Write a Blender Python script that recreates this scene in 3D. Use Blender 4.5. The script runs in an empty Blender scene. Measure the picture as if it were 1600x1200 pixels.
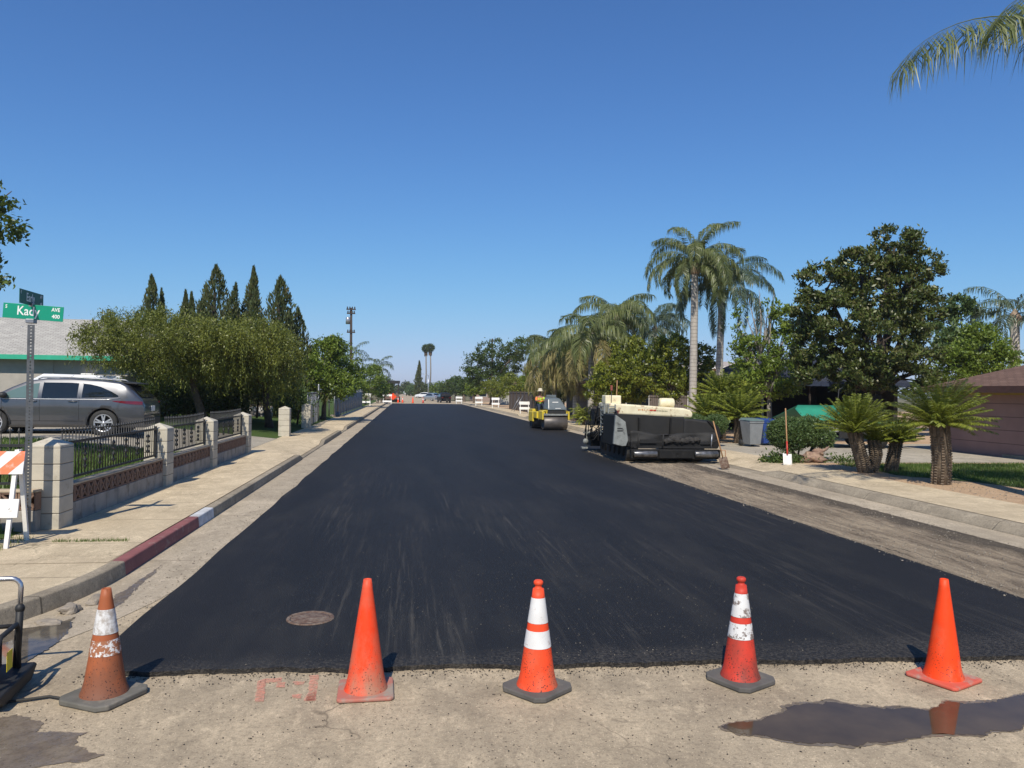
import bpy, bmesh, math, random
import numpy as np
from mathutils import Vector, Matrix, noise as mnoise

# ------------------------------------------------------------------ camera
F_PX = 1180.0
YAW, PITCH, ROLL = math.radians(7.9), math.radians(0.591), math.radians(0.8)
CAM = Vector((0, 0, 1.9))
Fv = Vector((math.sin(YAW)*math.cos(PITCH), math.cos(YAW)*math.cos(PITCH), math.sin(PITCH)))
R0 = Vector((math.cos(YAW), -math.sin(YAW), 0)); U0 = R0.cross(Fv)
Rv = R0*math.cos(ROLL) + U0*math.sin(ROLL)
Uv = U0*math.cos(ROLL) - R0*math.sin(ROLL)
scene = bpy.context.scene
cd = bpy.data.cameras.new("camera"); cam = bpy.data.objects.new("camera", cd)
scene.collection.objects.link(cam)
cd.sensor_width = 36; cd.lens = F_PX/1600*36; cd.clip_end = 6000; cd.clip_start = 0.05
cam.matrix_world = Matrix(((Rv.x, Uv.x, -Fv.x, CAM.x), (Rv.y, Uv.y, -Fv.y, CAM.y), (Rv.z, Uv.z, -Fv.z, CAM.z), (0, 0, 0, 1)))
scene.camera = cam

# ------------------------------------------------------------------ sky, sun, exposure
SUN_AZ, SUN_EL = math.radians(15.6), math.radians(48)      # shadows run toward azimuth 15.6 deg right of the street
w = bpy.data.worlds.new("World"); scene.world = w; w.use_nodes = True
nt = w.node_tree; nt.nodes.clear()
sky = nt.nodes.new("ShaderNodeTexSky"); sky.sky_type = 'NISHITA'; sky.sun_disc = False
sky.sun_elevation = SUN_EL; sky.sun_rotation = SUN_AZ + math.pi
sky.air_density = 1.0; sky.dust_density = 0.0; sky.ozone_density = 6.0; sky.altitude = 0
bg = nt.nodes.new("ShaderNodeBackground"); bg.inputs['Strength'].default_value = 0.125
wo = nt.nodes.new("ShaderNodeOutputWorld")
# clear deep-blue air: tint per channel and a soft shoulder near the horizon
sp = nt.nodes.new('ShaderNodeSeparateColor'); cb = nt.nodes.new('ShaderNodeCombineColor'); nt.links.new(sky.outputs[0], sp.inputs[0])
def mth(op, x, y):
    n_ = nt.nodes.new('ShaderNodeMath'); n_.operation = op
    for i_, v_ in enumerate((x, y)):
        if isinstance(v_, (int, float)): n_.inputs[i_].default_value = v_
        else: nt.links.new(v_, n_.inputs[i_])
    return n_.outputs[0]
for ch, (tint, lim) in enumerate(((.59, .62), (.825, .66), (1.08, .93))):
    v = mth('MULTIPLY', sp.outputs[ch], tint); q = mth('POWER', mth('MULTIPLY', v, .125/lim), 4)
    nt.links.new(mth('DIVIDE', v, mth('POWER', mth('ADD', q, 1), .25)), cb.inputs[ch])
nt.links.new(cb.outputs[0], bg.inputs[0]); nt.links.new(bg.outputs[0], wo.inputs[0])
sl = bpy.data.lights.new("sun", 'SUN'); sl.energy = 5.0; sl.angle = math.radians(0.5); sl.color = (1, .93, .81)
so = bpy.data.objects.new("sun", sl); scene.collection.objects.link(so)
d = Vector((math.sin(SUN_AZ)*math.cos(SUN_EL), math.cos(SUN_AZ)*math.cos(SUN_EL), -math.sin(SUN_EL)))
so.rotation_euler = d.to_track_quat('-Z', 'Y').to_euler(); so.location = (0, -20, 40)
scene.view_settings.view_transform = 'Standard'; scene.view_settings.look = 'None'
scene.view_settings.exposure = 0.0; scene.view_settings.gamma = 1
scene.cycles.max_bounces = 6; scene.cycles.transparent_max_bounces = 6; scene.cycles.volume_bounces = 0

# ------------------------------------------------------------------ pixel (1600x1200 photo) to world
def ray(px, py): return Fv + Rv*((px-800)/F_PX) + Uv*((600-py)/F_PX)
def G(px, py, z=0.0):
    r = ray(px, py); t = (z-CAM.z)/r.z
    return CAM + r*t
def D(px, py, depth): return CAM + ray(px, py)*depth
def depth_of(p): return (Vector(p)-CAM).dot(Fv)
def ZT(p, py):            # height reached at pixel row py by something standing at p
    dd = depth_of(p); q = Vector(p)-CAM
    px = 800+F_PX*q.dot(Rv)/dd
    return D(px, py, dd).z

# ------------------------------------------------------------------ object helpers
COL = scene.collection
def thing(name, label, cat, loc=(0, 0, 0), rz=0.0, group=None):
    o = bpy.data.objects.new(name, None); COL.objects.link(o)
    o.location = loc; o.rotation_euler = (0, 0, rz); o.empty_display_size = .2
    return tag(o, label, cat, group)
def tag(o, label, cat, group=None):
    o['label'] = label; o['category'] = cat
    if group: o['group'] = group
    return o
def kind(o, k): o['kind'] = k; return o

def np_mesh(name, V, Fc, mats, parent=None, smooth=False, mi=None):
    V = np.asarray(V, dtype=np.float32); Fc = np.asarray(Fc, dtype=np.int32)
    me = bpy.data.meshes.new(name); k = Fc.shape[1]
    me.vertices.add(len(V)); me.vertices.foreach_set('co', V.ravel())
    me.loops.add(Fc.size); me.loops.foreach_set('vertex_index', Fc.ravel())
    me.polygons.add(len(Fc)); me.polygons.foreach_set('loop_start', np.arange(0, Fc.size, k, dtype=np.int32))
    if mi is not None: me.polygons.foreach_set('material_index', np.asarray(mi, dtype=np.int32))
    if smooth: me.polygons.foreach_set('use_smooth', np.ones(len(Fc), dtype=bool))
    me.update(calc_edges=True)
    for m in (mats if isinstance(mats, (list, tuple)) else [mats]): me.materials.append(m)
    o = bpy.data.objects.new(name, me); COL.objects.link(o)
    if parent: o.parent = parent
    return o

def rotm(r): 
    return Matrix.Rotation(r[2], 3, 'Z') @ Matrix.Rotation(r[1], 3, 'Y') @ Matrix.Rotation(r[0], 3, 'X')
class MB:
    def __init__(s): s.v = []; s.f = []; s.m = []; s.sm = []
    def add(s, vs, fs, m=0, sm=False):
        b = len(s.v); s.v += [tuple(v) for v in vs]
        for f in fs: s.f.append([i+b for i in f]); s.m.append(m); s.sm.append(sm)
        return s
    def box(s, c, size, rot=(0, 0, 0), m=0):
        R = rotm(rot); c = Vector(c); h = Vector(size)/2
        vs = [c + R @ Vector((x*h.x, y*h.y, z*h.z)) for x, y, z in ((-1,-1,-1),(1,-1,-1),(1,1,-1),(-1,1,-1),(-1,-1,1),(1,-1,1),(1,1,1),(-1,1,1))]
        return s.add(vs, [(3,2,1,0),(4,5,6,7),(0,1,5,4),(1,2,6,5),(2,3,7,6),(3,0,4,7)], m)
    def bar(s, p0, p1, wx, wz, m=0):                 # rectangular bar between two points
        p0 = Vector(p0); p1 = Vector(p1); a = (p1-p0).normalized()
        u = a.cross(Vector((0, 0, 1)));
        if u.length < 1e-3: u = Vector((1, 0, 0))
        u.normalize(); v = u.cross(a)
        vs = [p + u*sx*wx/2 + v*sz*wz/2 for p in (p0, p1) for sx, sz in ((-1,-1),(1,-1),(1,1),(-1,1))]
        return s.add(vs, [(3,2,1,0),(4,5,6,7),(0,1,5,4),(1,2,6,5),(2,3,7,6),(3,0,4,7)], m)
    def tube(s, pts, r, n=8, m=0, caps=True, sm=True):
        pts = [Vector(p) for p in pts]; rs = r if isinstance(r, (list, tuple)) else [r]*len(pts)
        vs = []; u = None
        for i, p in enumerate(pts):
            a = (pts[min(i+1, len(pts)-1)] - pts[max(i-1, 0)]).normalized()
            if u is None:
                u = a.cross(Vector((0, 0, 1)))
                if u.length < 1e-2: u = Vector((1, 0, 0))
            u = (u - a*u.dot(a)).normalized(); v = a.cross(u)
            vs += [p + (u*math.cos(2*math.pi*k/n) + v*math.sin(2*math.pi*k/n))*rs[i] for k in range(n)]
        fs = [(i*n+k, i*n+(k+1) % n, (i+1)*n+(k+1) % n, (i+1)*n+k) for i in range(len(pts)-1) for k in range(n)]
        s.add(vs, fs, m, sm)
        if caps:
            b = len(s.v)-len(vs)
            s.f.append([b+k for k in range(n)][::-1]); s.m.append(m); s.sm.append(False)
            s.f.append([b+(len(pts)-1)*n+k for k in range(n)]); s.m.append(m); s.sm.append(False)
        return s
    def lathe(s, prof, c=(0, 0, 0), n=24, m=0, sm=True, axis='z'):
        vs = []
        for r, z in prof:
            for k in range(n):
                a = 2*math.pi*k/n; q = (r*math.cos(a), r*math.sin(a), z)
                if axis == 'x': q = (q[2], q[0], q[1])
                if axis == 'y': q = (q[0], q[2], q[1])
                vs.append((c[0]+q[0], c[1]+q[1], c[2]+q[2]))
        fs = []
        for i in range(len(prof)-1):
            for k in range(n):
                q = (i*n+k, i*n+(k+1) % n, (i+1)*n+(k+1) % n, (i+1)*n+k)
                fs.append(q if axis != 'y' else q[::-1])
        return s.add(vs, fs, m, sm)
    def ell(s, c, r, n=16, k=10, m=0, jitter=0, seed=0):
        vs = []; rg = random.Random(seed)
        for i in range(k+1):
            th = math.pi*i/k
            for j in range(n):
                ph = 2*math.pi*j/n; q = Vector((math.sin(th)*math.cos(ph), math.sin(th)*math.sin(ph), math.cos(th)))
                f = 1+jitter*mnoise.noise(q*2.3+Vector((seed, 0, 0)))
                vs.append((c[0]+q.x*r[0]*f, c[1]+q.y*r[1]*f, c[2]+q.z*r[2]*f))
        fs = [(i*n+j, (i+1)*n+j, (i+1)*n+(j+1) % n, i*n+(j+1) % n) for i in range(k) for j in range(n)]
        return s.add(vs, fs, m, True)
    def prism(s, poly, z0, z1, m=0):                 # poly list of (x,y) ccw
        n = len(poly); vs = [(x, y, z0) for x, y in poly]+[(x, y, z1) for x, y in poly]
        fs = [list(range(n))[::-1], [n+i for i in range(n)]]+[(i, (i+1) % n, n+(i+1) % n, n+i) for i in range(n)]
        return s.add(vs, fs, m)
    def extr(s, poly, axis, a0, a1, m=0):            # polygon in the plane normal to axis, extruded a0..a1
        n = len(poly)
        def q(u, v, a): return (a, u, v) if axis == 'x' else (u, a, v)
        vs = [q(u, v, a0) for u, v in poly]+[q(u, v, a1) for u, v in poly]
        fs = [list(range(n)), [n+i for i in range(n)][::-1]]+[((i+1) % n, i, n+i, n+(i+1) % n) for i in range(n)]
        if axis == 'x': fs = [list(f)[::-1] for f in fs]
        return s.add(vs, fs, m)
    def build(s, name, mats, parent=None, bevel=0, seg=2, loc=None, sub=0):
        me = bpy.data.meshes.new(name); me.from_pydata(s.v, [], s.f)
        for m in (mats if isinstance(mats, (list, tuple)) else [mats]): me.materials.append(m)
        me.polygons.foreach_set('material_index', s.m); me.polygons.foreach_set('use_smooth', s.sm); me.update()
        o = bpy.data.objects.new(name, me); COL.objects.link(o)
        if parent: o.parent = parent
        if loc: o.location = loc
        if bevel:
            b = o.modifiers.new('bevel', 'BEVEL'); b.width = bevel; b.segments = seg; b.limit_method = 'ANGLE'; b.angle_limit = math.radians(40)
        if sub:
            b = o.modifiers.new('sub', 'SUBSURF'); b.levels = sub; b.render_levels = sub
        return o

def children(o): return [c for c in COL.objects if c.parent == o]
def copy_tree(o, parent=None):
    kids = children(o)
    c = o.copy(); COL.objects.link(c)
    if parent: c.parent = parent
    for ch in kids: copy_tree(ch, c)
    return c
def text_mesh(name, body, size, mat, parent, loc, rot, ext=.001, sx=1.0, bold=0.0, align='CENTER'):
    cu = bpy.data.curves.new(name, 'FONT'); cu.body = body; cu.size = size; cu.extrude = ext; cu.align_x = align; cu.offset = bold
    cu.align_y = 'CENTER'; cu.resolution_u = 3
    t = bpy.data.objects.new(name, cu); COL.objects.link(t)
    dg = bpy.context.evaluated_depsgraph_get(); me = bpy.data.meshes.new_from_object(t.evaluated_get(dg))
    bpy.data.objects.remove(t); me.materials.clear(); me.materials.append(mat)
    o = bpy.data.objects.new(name, me); COL.objects.link(o); o.parent = parent; o.location = loc; o.rotation_euler = rot; o.scale = (sx, 1, 1)
    return o

# ------------------------------------------------------------------ material helpers
class NT:
    def __init__(s, name):
        s.mat = bpy.data.materials.new(name); s.mat.use_nodes = True; s.t = s.mat.node_tree
        s.b = s.t.nodes['Principled BSDF']; s.out = s.t.nodes['Material Output']
        s.pos = None
    def n(s, t, **k):
        x = s.t.nodes.new(t)
        for a, b in k.items(): setattr(x, a, b)
        return x
    def l(s, a, b): s.t.links.new(a, b)
    def P(s, scale=(1, 1, 1), local=False, loc=(0, 0, 0), rot=(0, 0, 0)):
        if local: src = s.n('ShaderNodeTexCoord').outputs['Object']
        else: src = s.n('ShaderNodeNewGeometry').outputs['Position']
        m = s.n('ShaderNodeMapping'); m.inputs['Scale'].default_value = scale; m.inputs['Location'].default_value = loc; m.inputs['Rotation'].default_value = rot
        s.l(src, m.inputs[0]); return m.outputs[0]
    def noise(s, vec, scale, detail=4, rough=.55, dist=0):
        x = s.n('ShaderNodeTexNoise'); x.inputs['Scale'].default_value = scale; x.inputs['Detail'].default_value = detail
        x.inputs['Roughness'].default_value = rough; x.inputs['Distortion'].default_value = dist; s.l(vec, x.inputs['Vector']); return x.outputs['Fac']
    def vor(s, vec, scale, feature='F1', out='Distance'):
        x = s.n('ShaderNodeTexVoronoi', feature=feature); x.inputs['Scale'].default_value = scale; s.l(vec, x.inputs['Vector']); return x.outputs[out]
    def ramp(s, fac, stops):
        x = s.n('ShaderNodeValToRGB'); e = x.color_ramp.elements
        while len(e) < len(stops): e.new(.5)
        for i, (p, c) in enumerate(stops):
            e[i].position = p; e[i].color = (c, c, c, 1) if isinstance(c, (int, float)) else (*c, 1)
        s.l(fac, x.inputs[0]); return x.outputs[0]
    def mix(s, f, a, b, mode='MIX'):
        x = s.n('ShaderNodeMix', data_type='RGBA', blend_type=mode)
        for i, v in ((0, f), (6, a), (7, b)):
            if isinstance(v, (int, float)): x.inputs[i].default_value = v if i == 0 else (v, v, v, 1)
            elif isinstance(v, tuple): x.inputs[i].default_value = (*v, 1)
            else: s.l(v, x.inputs[i])
        return x.outputs[2]
    def math(s, op, a, b=None, clamp=False):
        x = s.n('ShaderNodeMath', operation=op); x.use_clamp = clamp
        for i, v in ((0, a), (1, b)):
            if v is None: continue
            if isinstance(v, (int, float)): x.inputs[i].default_value = v
            else: s.l(v, x.inputs[i])
        return x.outputs[0]
    def sep(s, vec):
        x = s.n('ShaderNodeSeparateXYZ'); s.l(vec, x.inputs[0]); return x.outputs
    def bump(s, h, strength=.3, dist=.01):
        x = s.n('ShaderNodeBump'); x.inputs['Strength'].default_value = strength; x.inputs['Distance'].default_value = dist
        s.l(h, x.inputs['Height']); s.l(x.outputs[0], s.b.inputs['Normal']); return x
    def col(s, c):
        if isinstance(c, tuple): s.b.inputs['Base Color'].default_value = (*c, 1)
        else: s.l(c, s.b.inputs['Base Color'])
        return s
    def set(s, **k):
        for a, v in k.items():
            i = s.b.inputs[{'rough': 'Roughness', 'metal': 'Metallic', 'spec': 'Specular IOR Level', 'coat': 'Coat Weight', 'trans': 'Transmission Weight', 'ior': 'IOR', 'alpha': 'Alpha'}[a]]
            if isinstance(v, (int, float)): i.default_value = v
            else: s.l(v, i)
        return s

def pm(name, c1, c2=None, scale=6, rough=.7, bump=.0, bs=None, metal=0, spec=.5, coat=0, local=True, dirt=None, dist=.005):
    """painted / plain procedural material: two tones by noise, optional dirt tone in patches"""
    s = NT(name); p = s.P(local=local)
    if c2 is None: c2 = tuple(c*.82 for c in c1)
    c = s.mix(s.ramp(s.noise(p, scale, 5), [(.35, 0.), (.65, 1.)]), c1, c2)
    if dirt:
        dc, lo, hi, ds = dirt
        c = s.mix(s.ramp(s.noise(p, ds, 8, .7), [(lo, 0.), (hi, 1.)]), c, dc)
    s.col(c).set(rough=rough, metal=metal, spec=spec, coat=coat)
    if bump: s.bump(s.noise(p, bs or scale*6, 6, .65), bump, dist)
    return s.mat

def leafmat(name, cols, trans=.3, rough=.45, spec=.4):
    s = NT(name); g = s.n('ShaderNodeNewGeometry')
    n = len(cols); st = [(i/(n-1) if n > 1 else 0, c) for i, c in enumerate(cols)]
    c = s.ramp(g.outputs['Random Per Island'], st)
    c = s.mix(s.ramp(s.noise(s.P(), .9, 2), [(.4, 0.), (.6, .45)]), c, cols[0])
    s.col(c).set(rough=rough, spec=spec)
    tr = s.n('ShaderNodeBsdfTranslucent'); s.l(s.mix(.5, c, (.25, .3, .03), 'MIX'), tr.inputs[0])
    m = s.n('ShaderNodeMixShader'); m.inputs[0].default_value = trans
    s.l(s.b.outputs[0], m.inputs[1]); s.l(tr.outputs[0], m.inputs[2]); s.l(m.outputs[0], s.out.inputs[0])
    return s.mat
# ------------------------------------------------------------------ materials: ground
def m_concrete(name, c1, c2, dark, joints=None, speck=True, cracks=.35):
    s = NT(name); p = s.P()
    base = s.mix(s.ramp(s.noise(p, .7, 6, .6), [(.35, 0.), (.65, 1.)]), c1, c2)
    st = s.ramp(s.noise(s.P(scale=(1, .55, 1)), 2.3, 9, .68, .3), [(.42, 0.), (.70, 1.)])
    base = s.mix(s.math('MULTIPLY', st, .75), base, dark)
    lt = s.ramp(s.noise(s.P(scale=(1.6, .8, 1), loc=(7, 3, 0)), 5, 10, .75), [(.52, 0.), (.72, 1.)])
    base = s.mix(s.math('MULTIPLY', lt, .7), base, tuple(min(1, c*1.45) for c in c1))
    gr = s.ramp(s.noise(p, 28, 6, .75), [(.36, 1.), (.52, 0.)])
    scr = s.ramp(s.noise(s.P(scale=(1.2, 14, 1), rot=(0, 0, .5)), 3.5, 8, .8), [(.60, 0.), (.68, 1.)])
    base = s.mix(s.math('MULTIPLY', scr, .35), base, tuple(min(1, c*1.5) for c in c1))
    base = s.mix(s.math('MULTIPLY', gr, .5), base, tuple(c*.8 for c in dark))
    fine = s.noise(p, 95, 5, .8)
    base = s.mix(s.math('MULTIPLY', s.ramp(fine, [(.35, 1.), (.5, 0.)]), .55), base, tuple(c*.5 for c in dark))
    if speck:
        v = s.vor(p, 26); vm = s.ramp(s.noise(p, 1.4, 3), [(.48, 0.), (.62, 1.)])
        sp = s.math('MULTIPLY', s.ramp(v, [(.13, 1.), (.21, 0.)]), vm)
        base = s.mix(s.math('MULTIPLY', sp, .7), base, tuple(c*.28 for c in dark))
        v2 = s.ramp(s.vor(s.P(loc=(3.3, 1.1, 0)), 41), [(.09, 1.), (.15, 0.)])
        base = s.mix(s.math('MULTIPLY', v2, .6), base, tuple(min(1, c*1.7) for c in c1))
    h = fine
    oil = s.math('MULTIPLY', s.ramp(s.noise(s.P(loc=(1.7, 8.2, 0)), 1.1, 5, .6, .6), [(.62, 0.), (.72, 1.)]), .45)
    base = s.mix(oil, base, tuple(c*.55 for c in dark))
    if cracks:
        wv = s.n('ShaderNodeVectorMath', operation='ADD'); q = s.P()
        nn = s.n('ShaderNodeTexNoise'); nn.inputs['Scale'].default_value = 3; s.l(q, nn.inputs['Vector'])
        s.l(q, wv.inputs[0]); s.l(nn.outputs['Color'], wv.inputs[1])
        cr = s.ramp(s.vor(wv.outputs[0], .42, 'DISTANCE_TO_EDGE'), [(.0015, 1.), (.006, 0.)])
        cr = s.math('MULTIPLY', cr, s.ramp(s.noise(p, .8, 2), [(.45, 0.), (.6, 1.)]))
        base = s.mix(s.math('MULTIPLY', cr, .7), base, tuple(c*.3 for c in dark))
    if joints:
        for ax, per, off, wd in joints:
            y = s.math('FRACT', s.math('DIVIDE', s.math('ADD', s.sep(p)[ax], 100+off), per))
            j = s.math('LESS_THAN', s.math('ABSOLUTE', s.math('SUBTRACT', y, .5)), wd/per)
            if ax == 1:
                wn = s.n('ShaderNodeTexWhiteNoise', noise_dimensions='1D'); s.l(s.math('FLOOR', s.math('DIVIDE', s.math('ADD', s.sep(p)[ax], 100+off), per)), wn.inputs['W'])
                base = s.mix(s.math('MULTIPLY', s.ramp(wn.outputs['Value'], [(.25, 1.), (.75, 0.)]), .30), base, dark)
            base = s.mix(s.math('MULTIPLY', j, .75), base, tuple(c*.35 for c in dark))
    s.col(base).set(rough=.88, spec=.25); s.bump(s.math('ADD', h, s.noise(p, 12, 8, .7)), .6, .008)
    return s.mat
M_oldroad = m_concrete('worn_road', (.54, .435, .295), (.42, .34, .235), (.23, .185, .13))
M_gutter = m_concrete('gutter_concrete', (.54, .45, .33), (.44, .37, .27), (.29, .24, .175), joints=[(1, 3.0, .8, .008)])
M_walk = m_concrete('sidewalk_concrete', (.70, .57, .385), (.58, .47, .315), (.40, .32, .21), joints=[(1, 1.55, .3, .009)], cracks=.2)
M_kerb = m_concrete('kerb_concrete', (.42, .355, .26), (.33, .28, .205), (.18, .15, .11), joints=[(1, 3.1, .2, .008)], cracks=0)
M_kerbr = pm('kerb_red_paint', (.27, .095, .085), (.21, .075, .07), 5, .75, .3, 60, dirt=((.32, .24, .2), .56, .72, 7), local=False)
M_kerbw = pm('kerb_white_paint', (.62, .63, .64), (.45, .44, .42), 5, .75, .3, 60, dirt=((.25, .21, .17), .56, .75, 6), local=False)
M_drive = m_concrete('driveway_concrete', (.50, .44, .34), (.42, .37, .29), (.28, .25, .2), joints=[(1, 3.2, 0, .01), (0, 3.4, 1, .01)], cracks=.3)

def m_asphalt():
    s = NT('fresh_asphalt'); p = s.P()
    x, y, z = s.sep(p)
    base = s.mix(s.ramp(s.noise(s.P(scale=(.8, .12, 1)), 1.3, 5), [(.35, 0.), (.65, 1.)]), (.0095, .0088, .0086), (.0145, .0132, .0128))
    # dust dragged along by tyres: long fine streaks inside two wheel tracks and patches
    st = s.noise(s.P(scale=(17, .55, 1), rot=(0, 0, -.05)), 1.0, 12, .8, .5)
    stf = s.ramp(st, [(.51, 0.), (.63, 1.)])
    pat = s.ramp(s.noise(s.P(scale=(.85, .16, 1), loc=(2.2, .5, 0)), 1.0, 4, .6, .4), [(.46, 0.), (.62, 1.)])
    near = s.ramp(s.math('DIVIDE', y, 26.0), [(.15, 1.), (.9, .12)])
    dust = s.math('MULTIPLY', s.math('MULTIPLY', stf, pat), near)
    base = s.mix(s.math('MULTIPLY', dust, .62), base, (.12, .105, .082))
    soft = s.math('MULTIPLY', s.ramp(s.noise(s.P(scale=(1.3, .3, 1), loc=(5, 9, 0)), 1, 6, .65), [(.5, 0.), (.75, 1.)]), near)
    base = s.mix(s.math('MULTIPLY', soft, .5), base, (.05, .045, .036))
    sp = s.ramp(s.vor(p, 38), [(.12, 1.), (.2, 0.)]); spm = s.ramp(s.noise(p, 2.5, 4), [(.5, 0.), (.62, 1.)])
    base = s.mix(s.math('MULTIPLY', s.math('MULTIPLY', s.math('MULTIPLY', sp, spm), near), .7), base, (.16, .145, .12))
    # dusty front edge
    fr = s.ramp(s.math('SUBTRACT', y, s.math('ADD', 5.05, s.math('MULTIPLY', s.noise(p, 3, 5), .45))), [(0., .38), (.22, 0.)])
    base = s.mix(s.math('MULTIPLY', fr, s.ramp(s.noise(p, 34, 9, .8), [(.46, 0.), (.6, 1.)])), base, (.15, .13, .105))
    s.col(base).set(rough=.66, spec=.34)
    g = s.noise(p, 150, 4, .85); g2 = s.vor(p, 90)
    s.bump(s.math('ADD', g, g2), .8, .007)
    return s.mat
M_asph = m_asphalt()
def m_milled():
    s = NT('broken_old_pavement'); p = s.P(); x, y, z = s.sep(p)
    c = s.mix(s.ramp(s.noise(s.P(scale=(3.2, .45, 1)), 1.6, 10, .75, .4), [(.36, 0.), (.60, 1.)]), (.47, .375, .26), (.20, .155, .11))
    c = s.mix(s.math('MULTIPLY', s.ramp(s.noise(s.P(scale=(5, .35, 1), loc=(3, 1, 0)), 1.3, 9, .75, .5), [(.56, 0.), (.64, 1.)]), .85), c, (.05, .042, .034))
    lip = s.ramp(s.math('ADD', x, s.math('MULTIPLY', s.noise(s.P(scale=(1, .5, 1)), 2.5, 7, .7), .7)), [(7.35, 0.), (7.6, 1.)])
    lip = s.ramp(s.math('SUBTRACT', s.math('ADD', x, s.math('MULTIPLY', s.noise(s.P(scale=(1, .5, 1)), 2.5, 7, .7), .8)), 7.35), [(.15, 0.), (.4, 1.)])
    c = s.mix(s.math('MULTIPLY', lip, .85), c, (.085, .07, .055))
    c = s.mix(s.ramp(s.vor(p, 34), [(.12, .6), (.22, 0.)]), c, (.55, .49, .39))
    c = s.mix(s.ramp(s.noise(p, 60, 5, .8), [(.3, .85), (.48, 0.)]), c, (.045, .038, .03))
    s.col(c).set(rough=.95, spec=.2)
    s.bump(s.math('ADD', s.noise(s.P(scale=(2, .6, 1)), 3, 10, .75), s.noise(p, 50, 6, .8)), .9, .03)
    return s.mat
M_milled = m_milled()
def m_soil(name, a, b, c3, sc=3):
    s = NT(name); p = s.P()
    c = s.mix(s.ramp(s.noise(p, sc, 8, .7), [(.38, 0.), (.62, 1.)]), a, b)
    c = s.mix(s.ramp(s.noise(p, sc*14, 6, .8), [(.45, 0.), (.6, .8)]), c, c3)
    s.col(c).set(rough=1, spec=.1); s.bump(s.noise(p, sc*9, 9, .8), .8, .03); return s.mat
M_soil = m_soil('bare_soil', (.62, .44, .28), (.50, .34, .21), (.28, .19, .12))
M_ground = m_soil('dry_ground', (.24, .20, .13), (.13, .13, .06), (.1, .09, .05), .6)
M_lawn = m_soil('lawn_soil', (.06, .11, .025), (.09, .12, .04), (.035, .06, .015), 5)

# ------------------------------------------------------------------ materials: things
M_block = pm('painted_block', (.53, .48, .38), (.44, .40, .32), 4, .9, .5, 70, dirt=((.27, .23, .17), .56, .74, 5))
M_mortar = pm('mortar', (.2, .175, .14), rough=.95)
M_block_grey = pm('grey_block', (.34, .31, .27), (.25, .23, .2), 5, .92, .5, 60, dirt=((.15, .12, .09), .55, .72, 4))
M_terra = pm('terracotta_block', (.25, .15, .10), (.19, .115, .08), 6, .9, .5, 60, dirt=((.36, .27, .2), .57, .75, 9))
M_capstone = pm('tan_capstone', (.50, .40, .28), (.42, .33, .23), 6, .9, .4, 60)
M_iron = pm('black_iron', (.018, .018, .018), (.03, .028, .025), 9, .5, .1, spec=.5)
M_galv = pm('galvanised_steel', (.34, .35, .37), (.24, .25, .27), 14, .42, .1, metal=.75)
M_galvp = pm('weathered_post_steel', (.16, .165, .17), (.11, .115, .12), 14, .5, .15, metal=.5)
M_signg = pm('sign_green', (.0, .27, .165), (.0, .235, .145), 3, .4)
M_signd = pm('sign_green_shaded_side', (.004, .11, .065), (.004, .09, .055), 3, .45)  # darker copy of the sign green, with shade painted into the colour
M_signw = pm('sign_white', (.82, .83, .82), (.7, .72, .7), 3, .45)
M_signedge = pm('sign_edge', (.45, .7, .62), rough=.5)
M_barw = pm('barricade_white', (.78, .77, .74), (.68, .66, .62), 5, .55, dirt=((.38, .33, .27), .6, .78, 11))
M_aro = pm('reflective_orange', (.85, .17, .05), (.78, .2, .09), 5, .5, dirt=((.6, .42, .33), .56, .72, 12))
M_blackrub = pm('black_rubber', (.02, .02, .02), (.035, .033, .03), 8, .75, .3, 50)
M_tyre = pm('tyre_rubber', (.022, .022, .022), (.03, .029, .027), 8, .8, .2, 60)
M_rock = pm('broken_concrete', (.33, .28, .22), (.2, .17, .135), 7, .95, .8, 30, dist=.02)
M_wood = pm('tool_handle_wood', (.42, .24, .11), (.33, .18, .08), 12, .6)
M_black = pm('dull_black', (.012, .012, .012), (.02, .02, .02), 5, .6)
M_void = pm('dark_interior', (.012, .012, .013), rough=.9)
M_glass = NT('dark_glass').col((.012, .016, .02)).set(rough=.04, spec=.7).mat
M_glassl = NT('front_glass').col((.11, .17, .16)).set(rough=.05, spec=.7).mat
M_bark = pm('bark', (.16, .12, .09), (.09, .07, .05), 9, .95, .9, 25, dist=.03)
M_barkl = pm('pale_bark', (.27, .25, .22), (.17, .155, .135), 9, .95, .8, 25, dist=.02)
M_barkd = pm('dark_bark', (.07, .052, .04), (.04, .03, .024), 9, .95, .9, 25, dist=.03)
def m_palmtrunk(name, a, b, per):
    s = NT(name); p = s.P(); z = s.sep(p)[2]
    f = s.math('FRACT', s.math('ADD', s.math('DIVIDE', z, per), s.math('MULTIPLY', s.noise(p, 4, 3), .55)))
    c = s.mix(s.ramp(f, [(.0, 0.), (.12, 1.), (.85, 1.), (1., 0.)]), b, a)
    c = s.mix(s.ramp(s.noise(s.P(scale=(1, 1, .3)), 9, 6, .7), [(.45, 0.), (.7, .6)]), c, tuple(x*.55 for x in a))
    s.col(c).set(rough=.9, spec=.2); s.bump(f, .5, .02); return s.mat
M_palmtr = m_palmtrunk('ringed_palm_trunk', (.46, .42, .37), (.22, .19, .16), .17)
M_sagotr = pm('scaly_cycad_trunk', (.20, .15, .105), (.10, .075, .05), 14, .95, .9, 22, dist=.03)
M_palmhusk = pm('palm_leaf_base_husk', (.40, .30, .22), (.22, .15, .10), 8, .85, .5, 20)

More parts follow.
